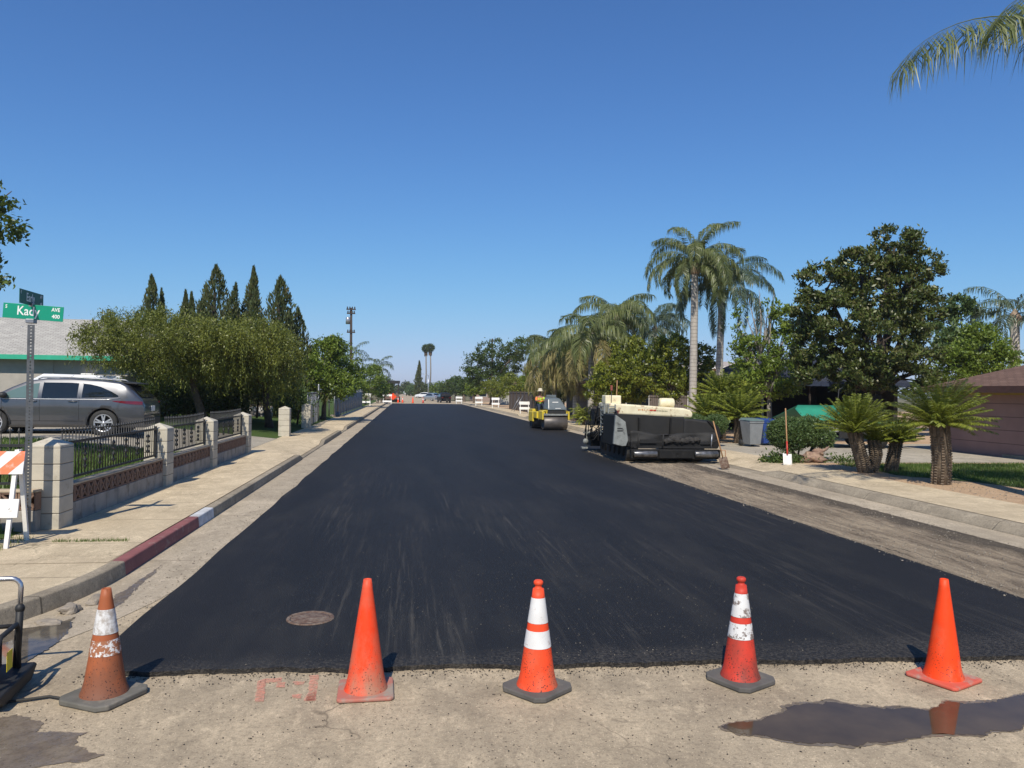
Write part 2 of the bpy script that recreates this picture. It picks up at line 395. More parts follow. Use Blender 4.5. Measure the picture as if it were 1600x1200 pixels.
L_weep = leafmat('weeping_leaves', [(.095, .115, .018), (.14, .16, .024), (.20, .21, .032), (.07, .09, .018)], .15)
L_cyp = leafmat('cypress_foliage', [(.045, .065, .02), (.07, .095, .028), (.095, .115, .035), (.11, .085, .035)], .15, .7)
L_green = leafmat('fresh_green_leaves', [(.10, .16, .02), (.17, .24, .03), (.23, .29, .045), (.06, .10, .014)], .3)
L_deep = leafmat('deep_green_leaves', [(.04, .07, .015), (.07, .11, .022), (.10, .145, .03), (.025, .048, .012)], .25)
L_mag = leafmat('glossy_magnolia_leaves', [(.045, .066, .014), (.075, .105, .02), (.13, .16, .035), (.13, .115, .04), (.03, .048, .011)], .12, .42, .4)
L_magy = leafmat('yellowish_magnolia_leaves', [(.10, .13, .014), (.18, .21, .022), (.27, .28, .035), (.05, .075, .012)], .2, .42, .4)
L_palm = leafmat('palm_leaflets', [(.11, .14, .045), (.17, .20, .07), (.22, .24, .10), (.07, .095, .03)], .3, .4)
L_palmb = leafmat('palm_leaflets_bluish', [(.07, .11, .07), (.10, .14, .09), (.14, .18, .12), (.05, .08, .05)], .3, .4)
L_palmdry = leafmat('drying_palm_leaflets', [(.3, .25, .10), (.42, .34, .17), (.24, .25, .07), (.36, .27, .13)], .3, .6)
L_sago = leafmat('cycad_leaflets', [(.13, .165, .02), (.20, .235, .026), (.29, .31, .045), (.075, .10, .014)], .2, .4, .45)
L_topi = leafmat('clipped_leaves', [(.07, .12, .035), (.10, .155, .05), (.13, .185, .06), (.05, .09, .028)], .25)
L_brown = leafmat('reddish_dry_leaves', [(.16, .10, .07), (.2, .13, .09), (.12, .11, .05)], .25)
L_grass = leafmat('grass_blades', [(.07, .13, .022), (.11, .18, .035), (.16, .22, .06), (.19, .18, .08)], .35)
L_far = leafmat('far_leaves', [(.06, .085, .03), (.085, .11, .04), (.11, .135, .05)], .2)

# ------------------------------------------------------------------ vegetation generators
def unit(rng, n):
    v = rng.normal(size=(n, 3)); return v/np.linalg.norm(v, axis=1, keepdims=True)
def leaf_quads(C, A, S, l, w):
    A = A/np.linalg.norm(A, axis=1, keepdims=True); S = np.cross(A, S); S /= (np.linalg.norm(S, axis=1, keepdims=True)+1e-9)
    l = l[:, None]; w = w[:, None]; n = len(C)
    V = np.stack([C-A*l*.5, C+S*w*.5-A*l*.05, C+A*l*.5, C-S*w*.5-A*l*.05], 1).reshape(-1, 3)
    return V, np.arange(4*n).reshape(n, 4)
def clump_pts(rng, lobes, n, nc, cl, shell=.5, zlow=-1.0):
    lob = np.array(lobes); pr = (lob[:, 3]*lob[:, 5])+(lob[:, 4]*lob[:, 3]); pr = pr/pr.sum()
    li = rng.choice(len(lob), nc, p=pr); u = unit(rng, nc)
    u[:, 2] = np.maximum(u[:, 2], zlow)
    r = shell+(1-shell)*rng.random(nc)**.6
    cc = lob[li, :3]+u*r[:, None]*lob[li, 3:6]
    ci = rng.integers(0, nc, n); csz = cl*(.6+.8*rng.random(nc))
    C = cc[ci]+rng.normal(size=(n, 3))*csz[ci][:, None]*np.array([.5, .5, .38])
    return C, u[ci]
def crown(name, lobes, n, size, mat, parent, seed=1, nc=None, cl=.35, aspect=.45, out=.7, hang=0, shell=.5, upn=.3, strands=None, zlow=-1.0, mi_mat=None):
    rng = np.random.default_rng(seed); nc = nc or max(20, n//55)
    C, U = clump_pts(rng, lobes, n, nc, cl, shell, zlow)
    A = unit(rng, n)+U*out; A[:, 2] += upn-hang
    if strands:
        ns, smin, smax, step = strands
        P, UU = clump_pts(rng, lobes, ns, max(10, ns//3), cl, .75, -.35)
        L = smin+(smax-smin)*rng.random(ns)**1.5; Cs = []; As = []
        k = int(smax/step)
        for i in range(k):
            t = (i+.5)*step; ok = L > t
            q = P[ok].copy(); q[:, 2] -= t; q[:, :2] += UU[ok][:, :2]*.12*math.sqrt(t)+rng.normal(size=(ok.sum(), 2))*.035
            Cs.append(q); a = rng.normal(size=(ok.sum(), 3))*.55; a[:, 2] -= 1; As.append(a)
        C = np.vstack([C]+Cs); A = np.vstack([A]+As)
    n = len(C); l = size*(.65+.7*rng.random(n))
    V, Fc = leaf_quads(C, A, unit(rng, n), l, l*aspect)
    return np_mesh(name, V, Fc, mat, parent)
def limbs(base, lobes, r, mat, parent, seed=0, n_extra=0, top=.5, name='trunk'):
    rg = random.Random(seed); mb = MB(); base = Vector(base)
    cz = min(l[2]-l[5]*.3 for l in lobes); cx = sum(l[0] for l in lobes)/len(lobes); cy = sum(l[1] for l in lobes)/len(lobes)
    fork = Vector((base.x+(cx-base.x)*.3, base.y+(cy-base.y)*.3, max(base.z+.6, min(cz, base.z+(cz-base.z)*.8))))
    pts = [base+(fork-base)*t+Vector((rg.uniform(-.04, .04), rg.uniform(-.04, .04), 0)) for t in (0, .15, .5, 1)]
    mb.tube(pts, [r*1.35, r*1.05, r*.95, r*.8], 9)
    for l in lobes:
        c = Vector(l[:3]); mid = fork.lerp(c, .5)+Vector((rg.uniform(-.2, .2), rg.uniform(-.2, .2), rg.uniform(0, .3)))
        mb.tube([fork, mid, c], [r*.6, r*.4, r*.18], 6)
        for k in range(3+n_extra):
            e = c+Vector((rg.uniform(-1, 1)*l[3], rg.uniform(-1, 1)*l[4], rg.uniform(-.3, 1)*l[5]))*.75
            mb.tube([mid.lerp(c, rg.random()), e], [r*.2, r*.05], 5)
    return mb.build(name, mat, parent)
def LB(px, py, rx, ry, depth, fd=.9):          # lobe from its centre and half sizes in the photo, at a real depth
    c = D(px, py, depth); k = depth/F_PX
    return (c.x, c.y, c.z, rx*k, rx*k*fd, ry*k)
def tree(name, label, cat, base, lobes, n, size, mat, r=.14, bark=None, seed=1, group=None, **k):
    t = thing(name, label, cat, base, 0, group); b = Vector(base)
    lo = [(l[0]-b.x, l[1]-b.y, l[2]-b.z, l[3], l[4], l[5]) for l in lobes]
    limbs((0, 0, 0), lo, r, bark or M_bark, t, seed)
    crown('crown', lo, n, size, mat, t, seed, **k)
    return t
def cypress(label, base, H, R, seed, n=6000, spires=3, lean=0, narrow=False, sz=.2):
    t = thing('cypress_tree', label, 'tree', base, 0, 'cypresses behind the weeping trees'); rng = np.random.default_rng(seed)
    MB().tube([(0, 0, 0), (lean*.3, 0, H*.5), (lean*.8, 0, H*.9)], [R*.18, R*.1, .02], 6).build('trunk', M_barkd, t)
    Cs = []; As = []
    for sp in range(spires):
        if sp == 0: ox = oy = 0.; h = H; rr = R
        else:
            a = rng.random()*6.28; ox, oy = R*.62*math.cos(a), R*.62*math.sin(a); h = H*(.55+.38*rng.random()); rr = R*.55
        m = int(n*(1. if sp == 0 else .45)); tt = rng.random(m)**1.25
        prof = (1-tt)**.75*np.minimum(1, .35+tt*5)
        th = rng.random(m)*6.283; lob = 1+.34*np.sin(th*4+tt*17+sp*2)+.22*np.sin(th*3-tt*31+sp)+.25*rng.random(m)**3
        q = rr*prof*lob*(.62+.38*rng.random(m)**.5)
        x = ox+q*np.cos(th)+lean*tt**2+.10*np.sin(tt*9+sp); y = oy+q*np.sin(th); z = h*tt+rng.normal(size=m)*.05
        Cs.append(np.stack([x, y, z], 1)); a = np.stack([np.cos(th)*.35, np.sin(th)*.35, np.ones(m)], 1)+rng.normal(size=(m, 3))*.22; As.append(a)
    C = np.vstack(Cs); A = np.vstack(As); m = len(C); l = sz*(.7+.8*rng.random(m))
    V, Fc = leaf_quads(C, A, unit(rng, m), l, l*.28)
    np_mesh('crown', V, Fc, L_cyp, t); return t

def frond_np(rng, origin, az, e0, droop, L, nl, ll, lw, hang=.8, vshape=.2, thick=.02, taper=.55, dens=1.0, twist=0):
    """one feather frond: rachis strip + two rows of drooping leaflets. returns V,F(tri)"""
    seg = 14; pts = [np.array(origin, float)]; dirs = []
    h = np.array([math.cos(az), math.sin(az), 0.]); up = np.array([0, 0, 1.]); side = np.array([-math.sin(az), math.cos(az), 0.])
    for i in range(seg):
        t = (i+.5)/seg; e = e0-droop*t**1.25
        dv = h*math.cos(e)+up*math.sin(e)+side*twist*t; dv /= np.linalg.norm(dv); dirs.append(dv); pts.append(pts[-1]+dv*L/seg)
    pts = np.array(pts); dirs = np.array(dirs+[dirs[-1]])
    V = []; Fc = []
    # rachis: three-sided strip
    for i in range(seg+1):
        r = thick*(1-.85*i/seg); nrm = np.cross(side, dirs[i])
        V += [pts[i]+side*r, pts[i]-side*r, pts[i]-nrm*r*.0+nrm*r]
    for i in range(seg):
        a = i*3; b = a+3
        for j in range(3):
            k = (j+1) % 3; Fc += [(a+j, a+k, b+k), (a+j, b+k, b+j)]
    V = np.array(V); Fc = np.array(Fc)
    n = nl*2; t = .16+.84*(np.arange(nl)+rng.random(nl)*.6)/nl; t = np.clip(np.repeat(t, 2), 0, .999); sg = np.tile([1., -1.], nl)
    f = t*seg; i0 = f.astype(int); fr = (f-i0)[:, None]
    B = pts[i0]*(1-fr)+pts[np.minimum(i0+1, seg)]*fr; dv = dirs[i0]
    nrm = np.cross(side[None, :], dv)
    ln = ll*np.clip(np.sin(np.pi*(.12+.80*t)), .15, 1)**taper*(.85+.3*rng.random(n))
    fw = .35+.45*t
    sd = side[None, :]*sg[:, None]*(1.0)+dv*fw[:, None]+nrm*vshape+rng.normal(size=(n, 3))*.16*dens
    sd /= np.linalg.norm(sd, axis=1, keepdims=True)
    Mp = B+sd*ln[:, None]*.5; d2 = sd*(1-hang)+np.array([0, 0, -1.])*hang+rng.normal(size=(n, 3))*.08; d2 /= np.linalg.norm(d2, axis=1, keepdims=True)
    Mp[:, 2] -= ln*.12*hang; T = Mp+d2*ln[:, None]*.55
    wv = np.cross(sd, nrm+rng.normal(size=(n, 3))*.5); wv /= np.linalg.norm(wv, axis=1, keepdims=True); wv *= lw*.5
    LV = np.stack([B, Mp+wv, Mp-wv, T], 1).reshape(-1, 3); q = np.arange(n)[:, None]*4
    LF = np.concatenate([q+np.array([[0, 1, 2]]), q+np.array([[1, 3, 2]])], 0)
    return np.vstack([V, LV]), np.vstack([Fc, LF+len(V)])
def merge(parts):
    Vs = []; Fs = []; b = 0
    for V, Fc in parts: Vs.append(V); Fs.append(Fc+b); b += len(V)
    return np.vstack(Vs), np.vstack(Fs)
def queen_palm(label, base, top, nf, L, r, seed, mat=None, shaft=True, nl=46, ll=.6, lw=.035, dry=0, group=None, emin=-.35, emax=1.25, lean=(0, 0), split=False, droop=1.7, name='palm_tree', azs=None, hangv=.85, e0s=None, vs=.2):
    t = thing(name, label, 'palm tree', base, 0, group); rng = np.random.default_rng(seed); H = top-base[2]
    mb = MB(); pts = [(lean[0]*(i/6)**1.5, lean[1]*(i/6)**1.5, H*i/6) for i in range(7)]
    mb.tube(pts, [r*1.25, r*1.05, r, r, r*.98, r*.95, r*.9], 14); mb.build('trunk', M_palmtr, t)
    tx, ty = lean
    if shaft:
        MB().lathe([(r*.9, H-.02), (r*1.35, H+.1), (r*1.3, H+.3), (r*.75, H+.5), (r*.3, H+.65), (.02, H+.7)], (tx, ty, 0), 12).build('leaf_base', M_palmhusk, t); hz = H+.6
    else: hz = H
    parts = []; pd = []
    for i in range(nf):
        az = (azs[i] if azs else i*2.399+rng.normal()*.2); e0 = emax-(emax-emin)*(i/nf)**.9+rng.normal()*.08
        if e0s and i < len(e0s): e0 = e0s[i]
        isdry = i >= nf-dry
        V, Fc = frond_np(rng, (tx, ty, hz-.35*(i/nf)), az, e0, droop*(.68+.42*i/nf+.3*rng.random()), L*(.85+.25*rng.random()), nl, ll, lw, hang=hangv, thick=.025, taper=.4, vshape=vs)
        (pd if isdry else parts).append((V, Fc))
    if split:
        for V, Fc in parts: np_mesh('frond', V, Fc, mat or L_palm, t)
        for V, Fc in pd: np_mesh('frond', V, Fc, L_palmdry, t)
    else:
        if parts: V, Fc = merge(parts); np_mesh('crown', V, Fc, mat or L_palm, t)
        if pd: V, Fc = merge(pd); o = np_mesh('dry_fronds', V, Fc, L_palmdry, t)
    return t
def sago(label, base, trunks, seed, nf=46, L=.9, group='cycads in the front garden', ll=.16, mat=None, nl=44, emin=-.1, emax=1.35, droop=.75, name='cycad', lw=.014):
    """trunks: list of (list of points, radius, crown?)"""
    t = thing(name, label, 'cycad', base, 0, group); rng = np.random.default_rng(seed)
    for pts, r, n2, L2 in trunks:
        mb = MB(); P = [Vector(p) for p in pts]; mb.tube(P, [r*1.1]+[r]*(len(P)-2)+[r*.85], 12)
        ax = P[-1]-P[0]; H = ax.length; k = int(H/.045)
        for i in range(k):                            # stubs of old leaf bases wind round the trunk
            f = i/k; idx = f*(len(P)-1); a0 = int(idx); c = P[a0].lerp(P[min(a0+1, len(P)-1)], idx-a0)
            for j in range(9):
                a = i*.7+j*2*math.pi/9; u = Vector((math.cos(a), math.sin(a), 0)); q = c+u*r*.95
                mb.bar(q, q+u*.035+Vector((0, 0, .045)), .05, .03)
        mb.build('trunk', M_sagotr, t)
        parts = []
        for i in range(n2):
            az = i*2.399+rng.normal()*.1; e0 = emax-(emax-emin)*(i/n2)**1.1+rng.normal()*.05
            parts.append(frond_np(rng, tuple(P[-1]), az, e0, droop*(.6+.6*rng.random()), L2*(.85+.2*rng.random()), nl, ll, lw, hang=.12, vshape=.55, thick=.012, dens=.25, taper=.35))
        V, Fc = merge(parts); np_mesh('crown', V, Fc, mat or L_sago, t)
    return t
def grass(name, region, n, h, mat, seed=1, w=.012, zf=None):
    rng = np.random.default_rng(seed); x0, x1, y0, y1 = region
    if callable(n): raise ValueError
    x = x0+(x1-x0)*rng.random(n); y = y0+(y1-y0)*rng.random(n)
    z = np.array([zf(a, b) for a, b in zip(x, y)]) if zf else np.zeros(n)
    C = np.stack([x, y, z], 1); a = rng.normal(size=(n, 3))*.35; a[:, 2] = 1; a /= np.linalg.norm(a, axis=1, keepdims=True)
    hh = h*(.5+rng.random(n))[:, None]; s = unit(rng, n); s[:, 2] = 0
    V = np.stack([C-s*w, C+s*w, C+a*hh], 1).reshape(-1, 3)
    o = np_mesh(name, V, np.arange(3*n).reshape(n, 3), mat)
    return kind(o, 'stuff')
# ================================================================== SETTING
ZS = .15
def zl(x): return ZS+.1*min(max(-x-4.5, 0), 4.2)
MB().add([(-900, -60, -.06), (900, -60, -.06), (900, 2500, -.06), (-900, 2500, -.06)], [(0, 1, 2, 3)]).build('ground', M_ground)['kind'] = 'structure'
kind(MB().add([(-80, -25, 0), (90, -25, 0), (90, 4.6, 0), (-80, 4.6, 0)], [(0, 1, 2, 3)]).build('cross_road', M_oldroad), 'structure')
kind(MB().add([(-7.0, 4.6, 0), (13.5, 4.6, 0), (13.5, 8.0, 0), (8.38, 8.0, 0), (8.38, 700, 0), (-2.76, 700, 0), (-2.76, 8.0, 0), (-7.0, 8.0, 0)], [(0, 1, 2, 3, 4, 5, 6, 7)]).build('old_road', M_oldroad), 'structure')
kind(MB().add([(-80, 128, .004), (90, 128, .004), (90, 141, .004), (-80, 141, .004)], [(0, 1, 2, 3)]).build('far_cross_road', M_oldroad), 'structure')

def left_path():
    P = [((-80, 4.0), (0, 1))]+[((-6.76+4*math.sin(a), 8-4*math.cos(a)), (-math.sin(a), math.cos(a))) for a in [math.radians(x) for x in range(0, 90, 6)]]
    ys = [8, 8.05, 10.75, 11.55, 14, 17, 20.6, 21.2, 26.2, 26.8, 33, 33.5, 36, 36.5, 45, 60, 80, 125]
    return P+[((-2.76, y), (-1, 0)) for y in ys]
def right_path():
    P = [((90, 4.0), (0, 1))]+[((12.38-4*math.sin(a), 8-4*math.cos(a)), (math.sin(a), math.cos(a))) for a in [math.radians(x) for x in range(0, 90, 6)]]
    ys = [8, 10, 14, 16.6, 17.4, 24.0, 25.0, 30, 40, 50, 54, 54.6, 58, 58.6, 80, 125]
    return P+[((8.38, y), (1, 0)) for y in ys]
def kerb(name, path, prof, dips, slots, mats, flip):
    V = []; Fc = []; mi = []; n = len(prof)
    for (p, nn) in path:
        dd = any(a <= p[1] <= b and abs(p[0]) < 8.5 for a, b in dips)
        for o, h in prof:
            z = h if not dd else min(h, .03)
            V.append((p[0]+nn[0]*o, p[1]+nn[1]*o, z))
    for i in range(len(path)-1):
        ym = (path[i][0][1]+path[i+1][0][1])/2; st = abs(path[i][1][0]) == 1
        m = 0
        for a, b, k in slots:
            if st and a <= ym <= b: m = k
        for j in range(n-1):
            q = (i*n+j, (i+1)*n+j, (i+1)*n+j+1, i*n+j+1)
            Fc.append(q[::-1] if flip else q); mi.append(m if j > 0 else m)
    o = np_mesh(name, V, Fc, mats, mi=mi); b = o.modifiers.new('b', 'BEVEL'); b.width = .015; b.segments = 2; b.limit_method = 'ANGLE'
    return kind(o, 'structure')
Ldips = [(21.0, 26.4), (33.3, 36.2)]; Rdips = [(17.3, 24.2), (54.4, 58.2)]
kerb('kerb_left', left_path(), [(0, -.05), (.02, ZS-.002), (.15, ZS+.002), (.16, -.05)], Ldips, [(8.05, 10.75, 1), (10.75, 11.55, 2)], [M_kerb, M_kerbr, M_kerbw], False)
kerb('kerb_right', right_path(), [(0, -.05), (.01, .015), (.12, .12), (.24, ZS+.002), (.25, -.05)], Rdips, [], [M_kerb], True)
def strip(name, path, o0, o1, z, mat, flip, dips=None, zz=None):
    V = []; Fc = []
    for p, nn in path:
        V += [(p[0]+nn[0]*o0, p[1]+nn[1]*o0, z), (p[0]+nn[0]*o1, p[1]+nn[1]*o1, z)]
    for i in range(len(path)-1):
        q = (i*2, (i+1)*2, (i+1)*2+1, i*2+1); Fc.append(q if flip else q[::-1])
    return kind(np_mesh(name, V, Fc, mat), 'structure')
strip('gutter_left', left_path(), -.68, .01, .004, M_gutter, True)
strip('gutter_right', right_path(), -.62, .01, .004, M_gutter, False)
def walk(name, sgn, x0, x1, ys, dips, mat):
    V = []; Fc = []; k = 4
    for y in ys:
        dd = any(a <= y <= b for a, b in dips)
        for i, x in enumerate((x0, x0+sgn*.02, x0+sgn*.55, x1)):
            z = ZS if (not dd or i >= 2) else .03
            V.append((x, y, z))
    for i in range(len(ys)-1):
        for j in range(k-1):
            q = (i*k+j, i*k+j+1, (i+1)*k+j+1, (i+1)*k+j); Fc.append(q if sgn > 0 else q[::-1])
    return kind(np_mesh(name, V, Fc, mat), 'structure')
walk('sidewalk_left', -1, -2.92, -4.5, [8, 11, 15, 20.6, 21.2, 26.2, 26.8, 33, 33.5, 36, 36.5, 60, 125], Ldips, M_walk)
walk('sidewalk_right', 1, 8.63, 10.13, [8, 12, 16.6, 17.4, 24.0, 25.0, 40, 54, 54.6, 58, 58.6, 80, 125], Rdips, M_walk)
# corner sidewalk areas
cp = [(p[0]+n[0]*.15, p[1]+n[1]*.15) for p, n in left_path()[1:17]]
kind(MB().add([(x, y, ZS) for x, y in [(-4.5, 9.3), (-80, 9.3), (-80, 4.15)]+cp+[(-2.92, 9.3-.01)]][::1], [list(range(3+len(cp)+1))]).build('corner_sidewalk_left', M_walk), 'structure')
COLs = bpy.data.objects['corner_sidewalk_left']
for v in COLs.data.vertices: v.co.z = ZS-.004
cp = [(p[0]+n[0]*.24, p[1]+n[1]*.24) for p, n in right_path()[1:17]]
kind(MB().add([(x, y, ZS-.004) for x, y in [(8.63, 8.1), (90, 8.1), (90, 4.24)]+cp[::1]], [list(range(3+len(cp)))]).build('corner_sidewalk_right', M_walk), 'structure')

# fresh asphalt slab with slightly wandering edges
rg = random.Random(4)
pts = []
fl, fr = G(190, 1056), G(1600, 1031)
sl_ = (fr.y-fl.y)/(fr.x-fl.x)
X = -2.06; N = 260
for i in range(N+1):
    x = -2.06+(5.76+2.06)*i/N; pts.append((x, fl.y+(x-fl.x)*sl_+.05*mnoise.noise(Vector((x*1.6, 0, 0)))+.03*mnoise.noise(Vector((x*7, 3, 0)))+.02*mnoise.noise(Vector((x*23, 3, 0)))))
right = [(5.76+.05*mnoise.noise(Vector((y*.8, 5, 0)))+.02*mnoise.noise(Vector((y*4, 5, 0))), y) for y in [6+.4*i for i in range(42)]]
right += [(5.72, 22.9), (5.8, 24.4), (7.74, 24.5)]+[(7.74+.03*mnoise.noise(Vector((y, 1, 0))), y) for y in range(26, 108, 2)]
left = [(-2.1+.035*mnoise.noise(Vector((y*.7, 9, 0)))+.012*mnoise.noise(Vector((y*5, 9, 0))), y) for y in [107-.5*i for i in range(203)]]
poly = pts+right+[(7.7, 108.0), (-2.1, 108.0)]+left
kind(MB().prism(poly, -.02, .032).build('fresh_asphalt', M_asph), 'structure')
ms = kind(MB().prism([(5.6, 5.3), (7.76, 5.3), (7.76, 24.6), (5.6, 24.6)], -.03, .006).build('milled_shoulder', M_milled), 'structure')
# bumpy surface of the old shoulder
V = []; nx, ny = 30, 240
for j in range(ny+1):
    for i in range(nx+1):
        x = 5.62+2.13*i/nx; y = 5.2+19.6*j/ny
        e = min(1, (7.75-x)/.12, max(0, (x-5.7))/.1)
        z = .008+max(0, e)*(.022*mnoise.noise(Vector((x*3, y*.9, 0)))+.03*abs(mnoise.noise(Vector((x*7, y*5, 2))))+.012*mnoise.noise(Vector((x*20, y*16, 2))))
        if x > 7.3: z += .02*e
        V.append((x, y, max(z, .007)))
Fc = [(j*(nx+1)+i, j*(nx+1)+i+1, (j+1)*(nx+1)+i+1, (j+1)*(nx+1)+i) for j in range(ny) for i in range(nx)]
kind(np_mesh('rough_shoulder', V, Fc, M_milled, smooth=True), 'structure')

# yards
def sheet(name, x0, x1, y0, y1, zf, mat, dx=1.0):
    xs = sorted(set([x0, x1]+[x for x in (-8.7, -4.5) if x0 < x < x1])); V = []; Fc = []
    for y in (y0, y1):
        for x in xs: V.append((x, y, zf(x)))
    n = len(xs); Fc = [(i, i+1, n+i+1, n+i) for i in range(n-1)]
    return kind(np_mesh(name, V, Fc, mat), 'structure')
sheet('yard_left', -80, -4.5, 9.3, 126, lambda x: zl(x), M_lawn)
sheet('driveway_left', -22, -4.45, 19.9, 27.2, lambda x: zl(x)+.006, M_drive)
sheet('garden_bed_right', 10.13, 60, 8, 126, lambda x: ZS-.006, M_soil)
sheet('driveway_right', 10.13, 30, 18.6, 26.0, lambda x: ZS, M_drive)
kind(MB().add([(x, y, ZS) for x, y in ((11.9, 8.0), (30, 8.0), (30, 18.3), (12.6, 18.3), (11.2, 17.2), (10.9, 15.6), (11.8, 14.3), (12.3, 12))], [tuple(range(8))]).build('lawn_right', M_lawn), 'structure')
grass('lawn_grass', (11.0, 18.2, 10.5, 18.2), 52000, .07, L_grass, 3, zf=lambda a, b: ZS-.01 if (a > 12.0 or b > 15.2) else ZS-.3)
grass('front_yard_grass', (-13, -4.6, 9.6, 19.8), 60000, .09, L_grass, 5, zf=lambda a, b: zl(a))
grass('verge_grass', (-6.3, -4.2, 8.55, 9.35), 2600, .075, L_grass, 6, zf=lambda a, b: ZS-.03, w=.006)
# little weeds along the sidewalk joint
grass('joint_weeds', (-3.9, -3.1, 9.05, 9.15), 500, .04, L_grass, 7, zf=lambda a, b: ZS-.01, w=.005)

# ================================================================== LEFT: fence
GF = 'block fence posts along the left sidewalk'
def pillar_parts(t, h=1.0, w_=.39):
    mb = MB(); mb.box((0, 0, h/2), (w_-.012, w_-.012, h)); 
    n = int(round(h/.2))
    mb2 = MB()
    for k in range(n): mb2.box((0, 0, .2*k+.1), (w_, w_, .192))
    mb.build('mortar_core', M_mortar, t)
    mb2.build('block_stack', M_block, t, bevel=.008)
    z = n*.2; a = w_/2
    MB().add([(-a, -a, z), (a, -a, z), (a, a, z), (-a, a, z), (-a, -a, z+.03), (a, -a, z+.03), (a, a, z+.03), (-a, a, z+.03), (0, 0, z+.12)],
             [(0, 1, 5, 4), (1, 2, 6, 5), (2, 3, 7, 6), (3, 0, 4, 7), (4, 5, 8), (5, 6, 8), (6, 7, 8), (7, 4, 8)]).build('pyramid_cap', M_block, t, bevel=.012)
pil = []
corners = [(110, 827), (263, 760), (328, 731), (379, 709), (445, 682), (464, 669)]
plab = ['nearest cream block fence post, on the corner behind the street sign', 'second cream block fence post from the street corner, between the two nearest iron panels',
        'third cream block fence post from the street corner, beside the brown pierced blocks', 'fourth cream block fence post, at the near side of the driveway opening',
        'lone cream block post at the far side of the driveway opening under the weeping tree', 'shaded block post just past the driveway, half hidden beside the grey fence']
for i, c in enumerate(corners):
    g = G(*c, ZS); x = -4.17 if i < 4 else -4.25
    t = thing('fence_post', plab[i], 'fence post', (x-.195, g.y+.195, ZS-.01), 0, GF); pillar_parts(t, 1.0 if i not in (4, ) else 1.0); pil.append(t)
def low_wall(label, p0, p1, group='low block walls under the iron fence', ph=.2, lat=M_terra, base=M_block_grey, end=True):
    p0 = Vector(p0); p1 = Vector(p1); L = (p1-p0).length; rz = math.atan2(p1.y-p0.y, p1.x-p0.x)
    t = thing('low_wall', label, 'wall', p0, rz, group)
    n = max(1, round(L/.4)); s_ = L/n; mb = MB()
    MB().box((L/2, 0, .13), (L-.01, .13, .26)).build('mortar_core', M_mortar, t)
    for k in range(n): mb.box((s_*(k+.5), 0, .13), (s_-.01, .14, .262))
    mb.build('block_course', base, t, bevel=.006)
    n = max(1, round(L/.21)); s_ = L/n; mb = MB()
    for k in range(n):
        c = s_*(k+.5); z = .265+.105; a = s_/2-.004
        for sg in (-1, 1): mb.box((c+sg*(a-.012), 0, z), (.024, .13, .206))
        mb.box((c, 0, z+.094), (2*a-.05, .13, .018)); mb.box((c, 0, z-.094), (2*a-.05, .13, .018))
        for sg in (-1, 1): mb.bar((c-a+.03, 0, z-sg*.08), (c+a-.03, 0, z+sg*.08), .124 if sg > 0 else .12, .024)
    mb.build('pierced_course', lat, t, bevel=.003, seg=1)
    MB().box((L/2, 0, .493), (L, .15, .03)).build('capstone', M_capstone, t, bevel=.006)
    return t
def iron_panel(label, p0, p1, z0=.56, h=.62, group='black iron fence panels between the block posts', curved=True):
    p0 = Vector(p0); p1 = Vector(p1); L = (p1-p0).length; rz = math.atan2(p1.y-p0.y, p1.x-p0.x)
    t = thing('iron_fence_panel', label, 'fence', p0, rz, group); f = MB()
    f.box((L/2, 0, z0), (L, .03, .03)); f.box((L/2, 0, z0+h-.16), (L, .034, .034)); f.box((.018, 0, z0+h/2-.07), (.032, .036, h-.08)); f.box((L-.018, 0, z0+h/2-.07), (.032, .036, h-.08))
    f.build('frame', M_iron, t)
    n = int(L/.1); p = MB(); s2 = MB()
    for k in range(1, n):
        x = L*k/n; e = abs(2*x/L-1); zt = z0+h-.03+(.022*(e**2) if curved else .03)
        p.tube([(x, 0, z0), (x, 0, zt)], .0075, 6)
        p.lathe([(.007, zt), (.021, zt+.012), (.014, zt+.028), (.001, zt+.062)], (x, 0, 0), 6)
        if k % 5 == 3:
            s2 = MB()
            for q in range(4):
                zc = z0+.1+q*.085
                s2.lathe([(.006, zc-.04), (.024, zc-.01), (.026, zc+.01), (.006, zc+.04)], (x, 0, 0), 8)
            for sg in (-1, 1): s2.tube([(x+sg*.028*math.sin(a/8*6.28), 0, z0+.06+.35*a/8) for a in range(9)], .006, 5)
            s2.build('scroll_ornament', M_iron, t)
    p.build('pickets', M_iron, t)
    return t
for k in range(3):
    a, b = pil[k].location, pil[k+1].location
    nm = ['nearest, between the corner post and the second post', 'middle one of the three beside the sidewalk', 'farthest, ending at the driveway post'][k]
    low_wall('grey block wall with brown pierced blocks beside the sidewalk, '+nm, (-4.30, a.y+.195, ZS-.01), (-4.30, b.y-.195, ZS-.01))
    iron_panel('black iron picket panel with scroll ornaments, '+nm, (-4.36, a.y+.2, ZS-.01), (-4.36, b.y-.2, ZS-.01))
y1 = pil[0].location.y-.195
low_wall('stained low wall with pierced blocks facing the viewer, overlapping the corner post behind the street sign', (-7.1, y1-.085, ZS-.01), (-4.36, y1-.085, ZS-.01))
iron_panel('black iron picket panel facing the viewer behind the barricade and the street sign', (-7.0, y1+.08, ZS-.01), (-4.575, y1+.08, ZS-.01), curved=False)
pp = copy_tree(pil[0]); pp.location = (-7.3, y1+.195, ZS-.01); pp['label'] = 'cream block fence post at the far end of the front wall, left of the barricade'
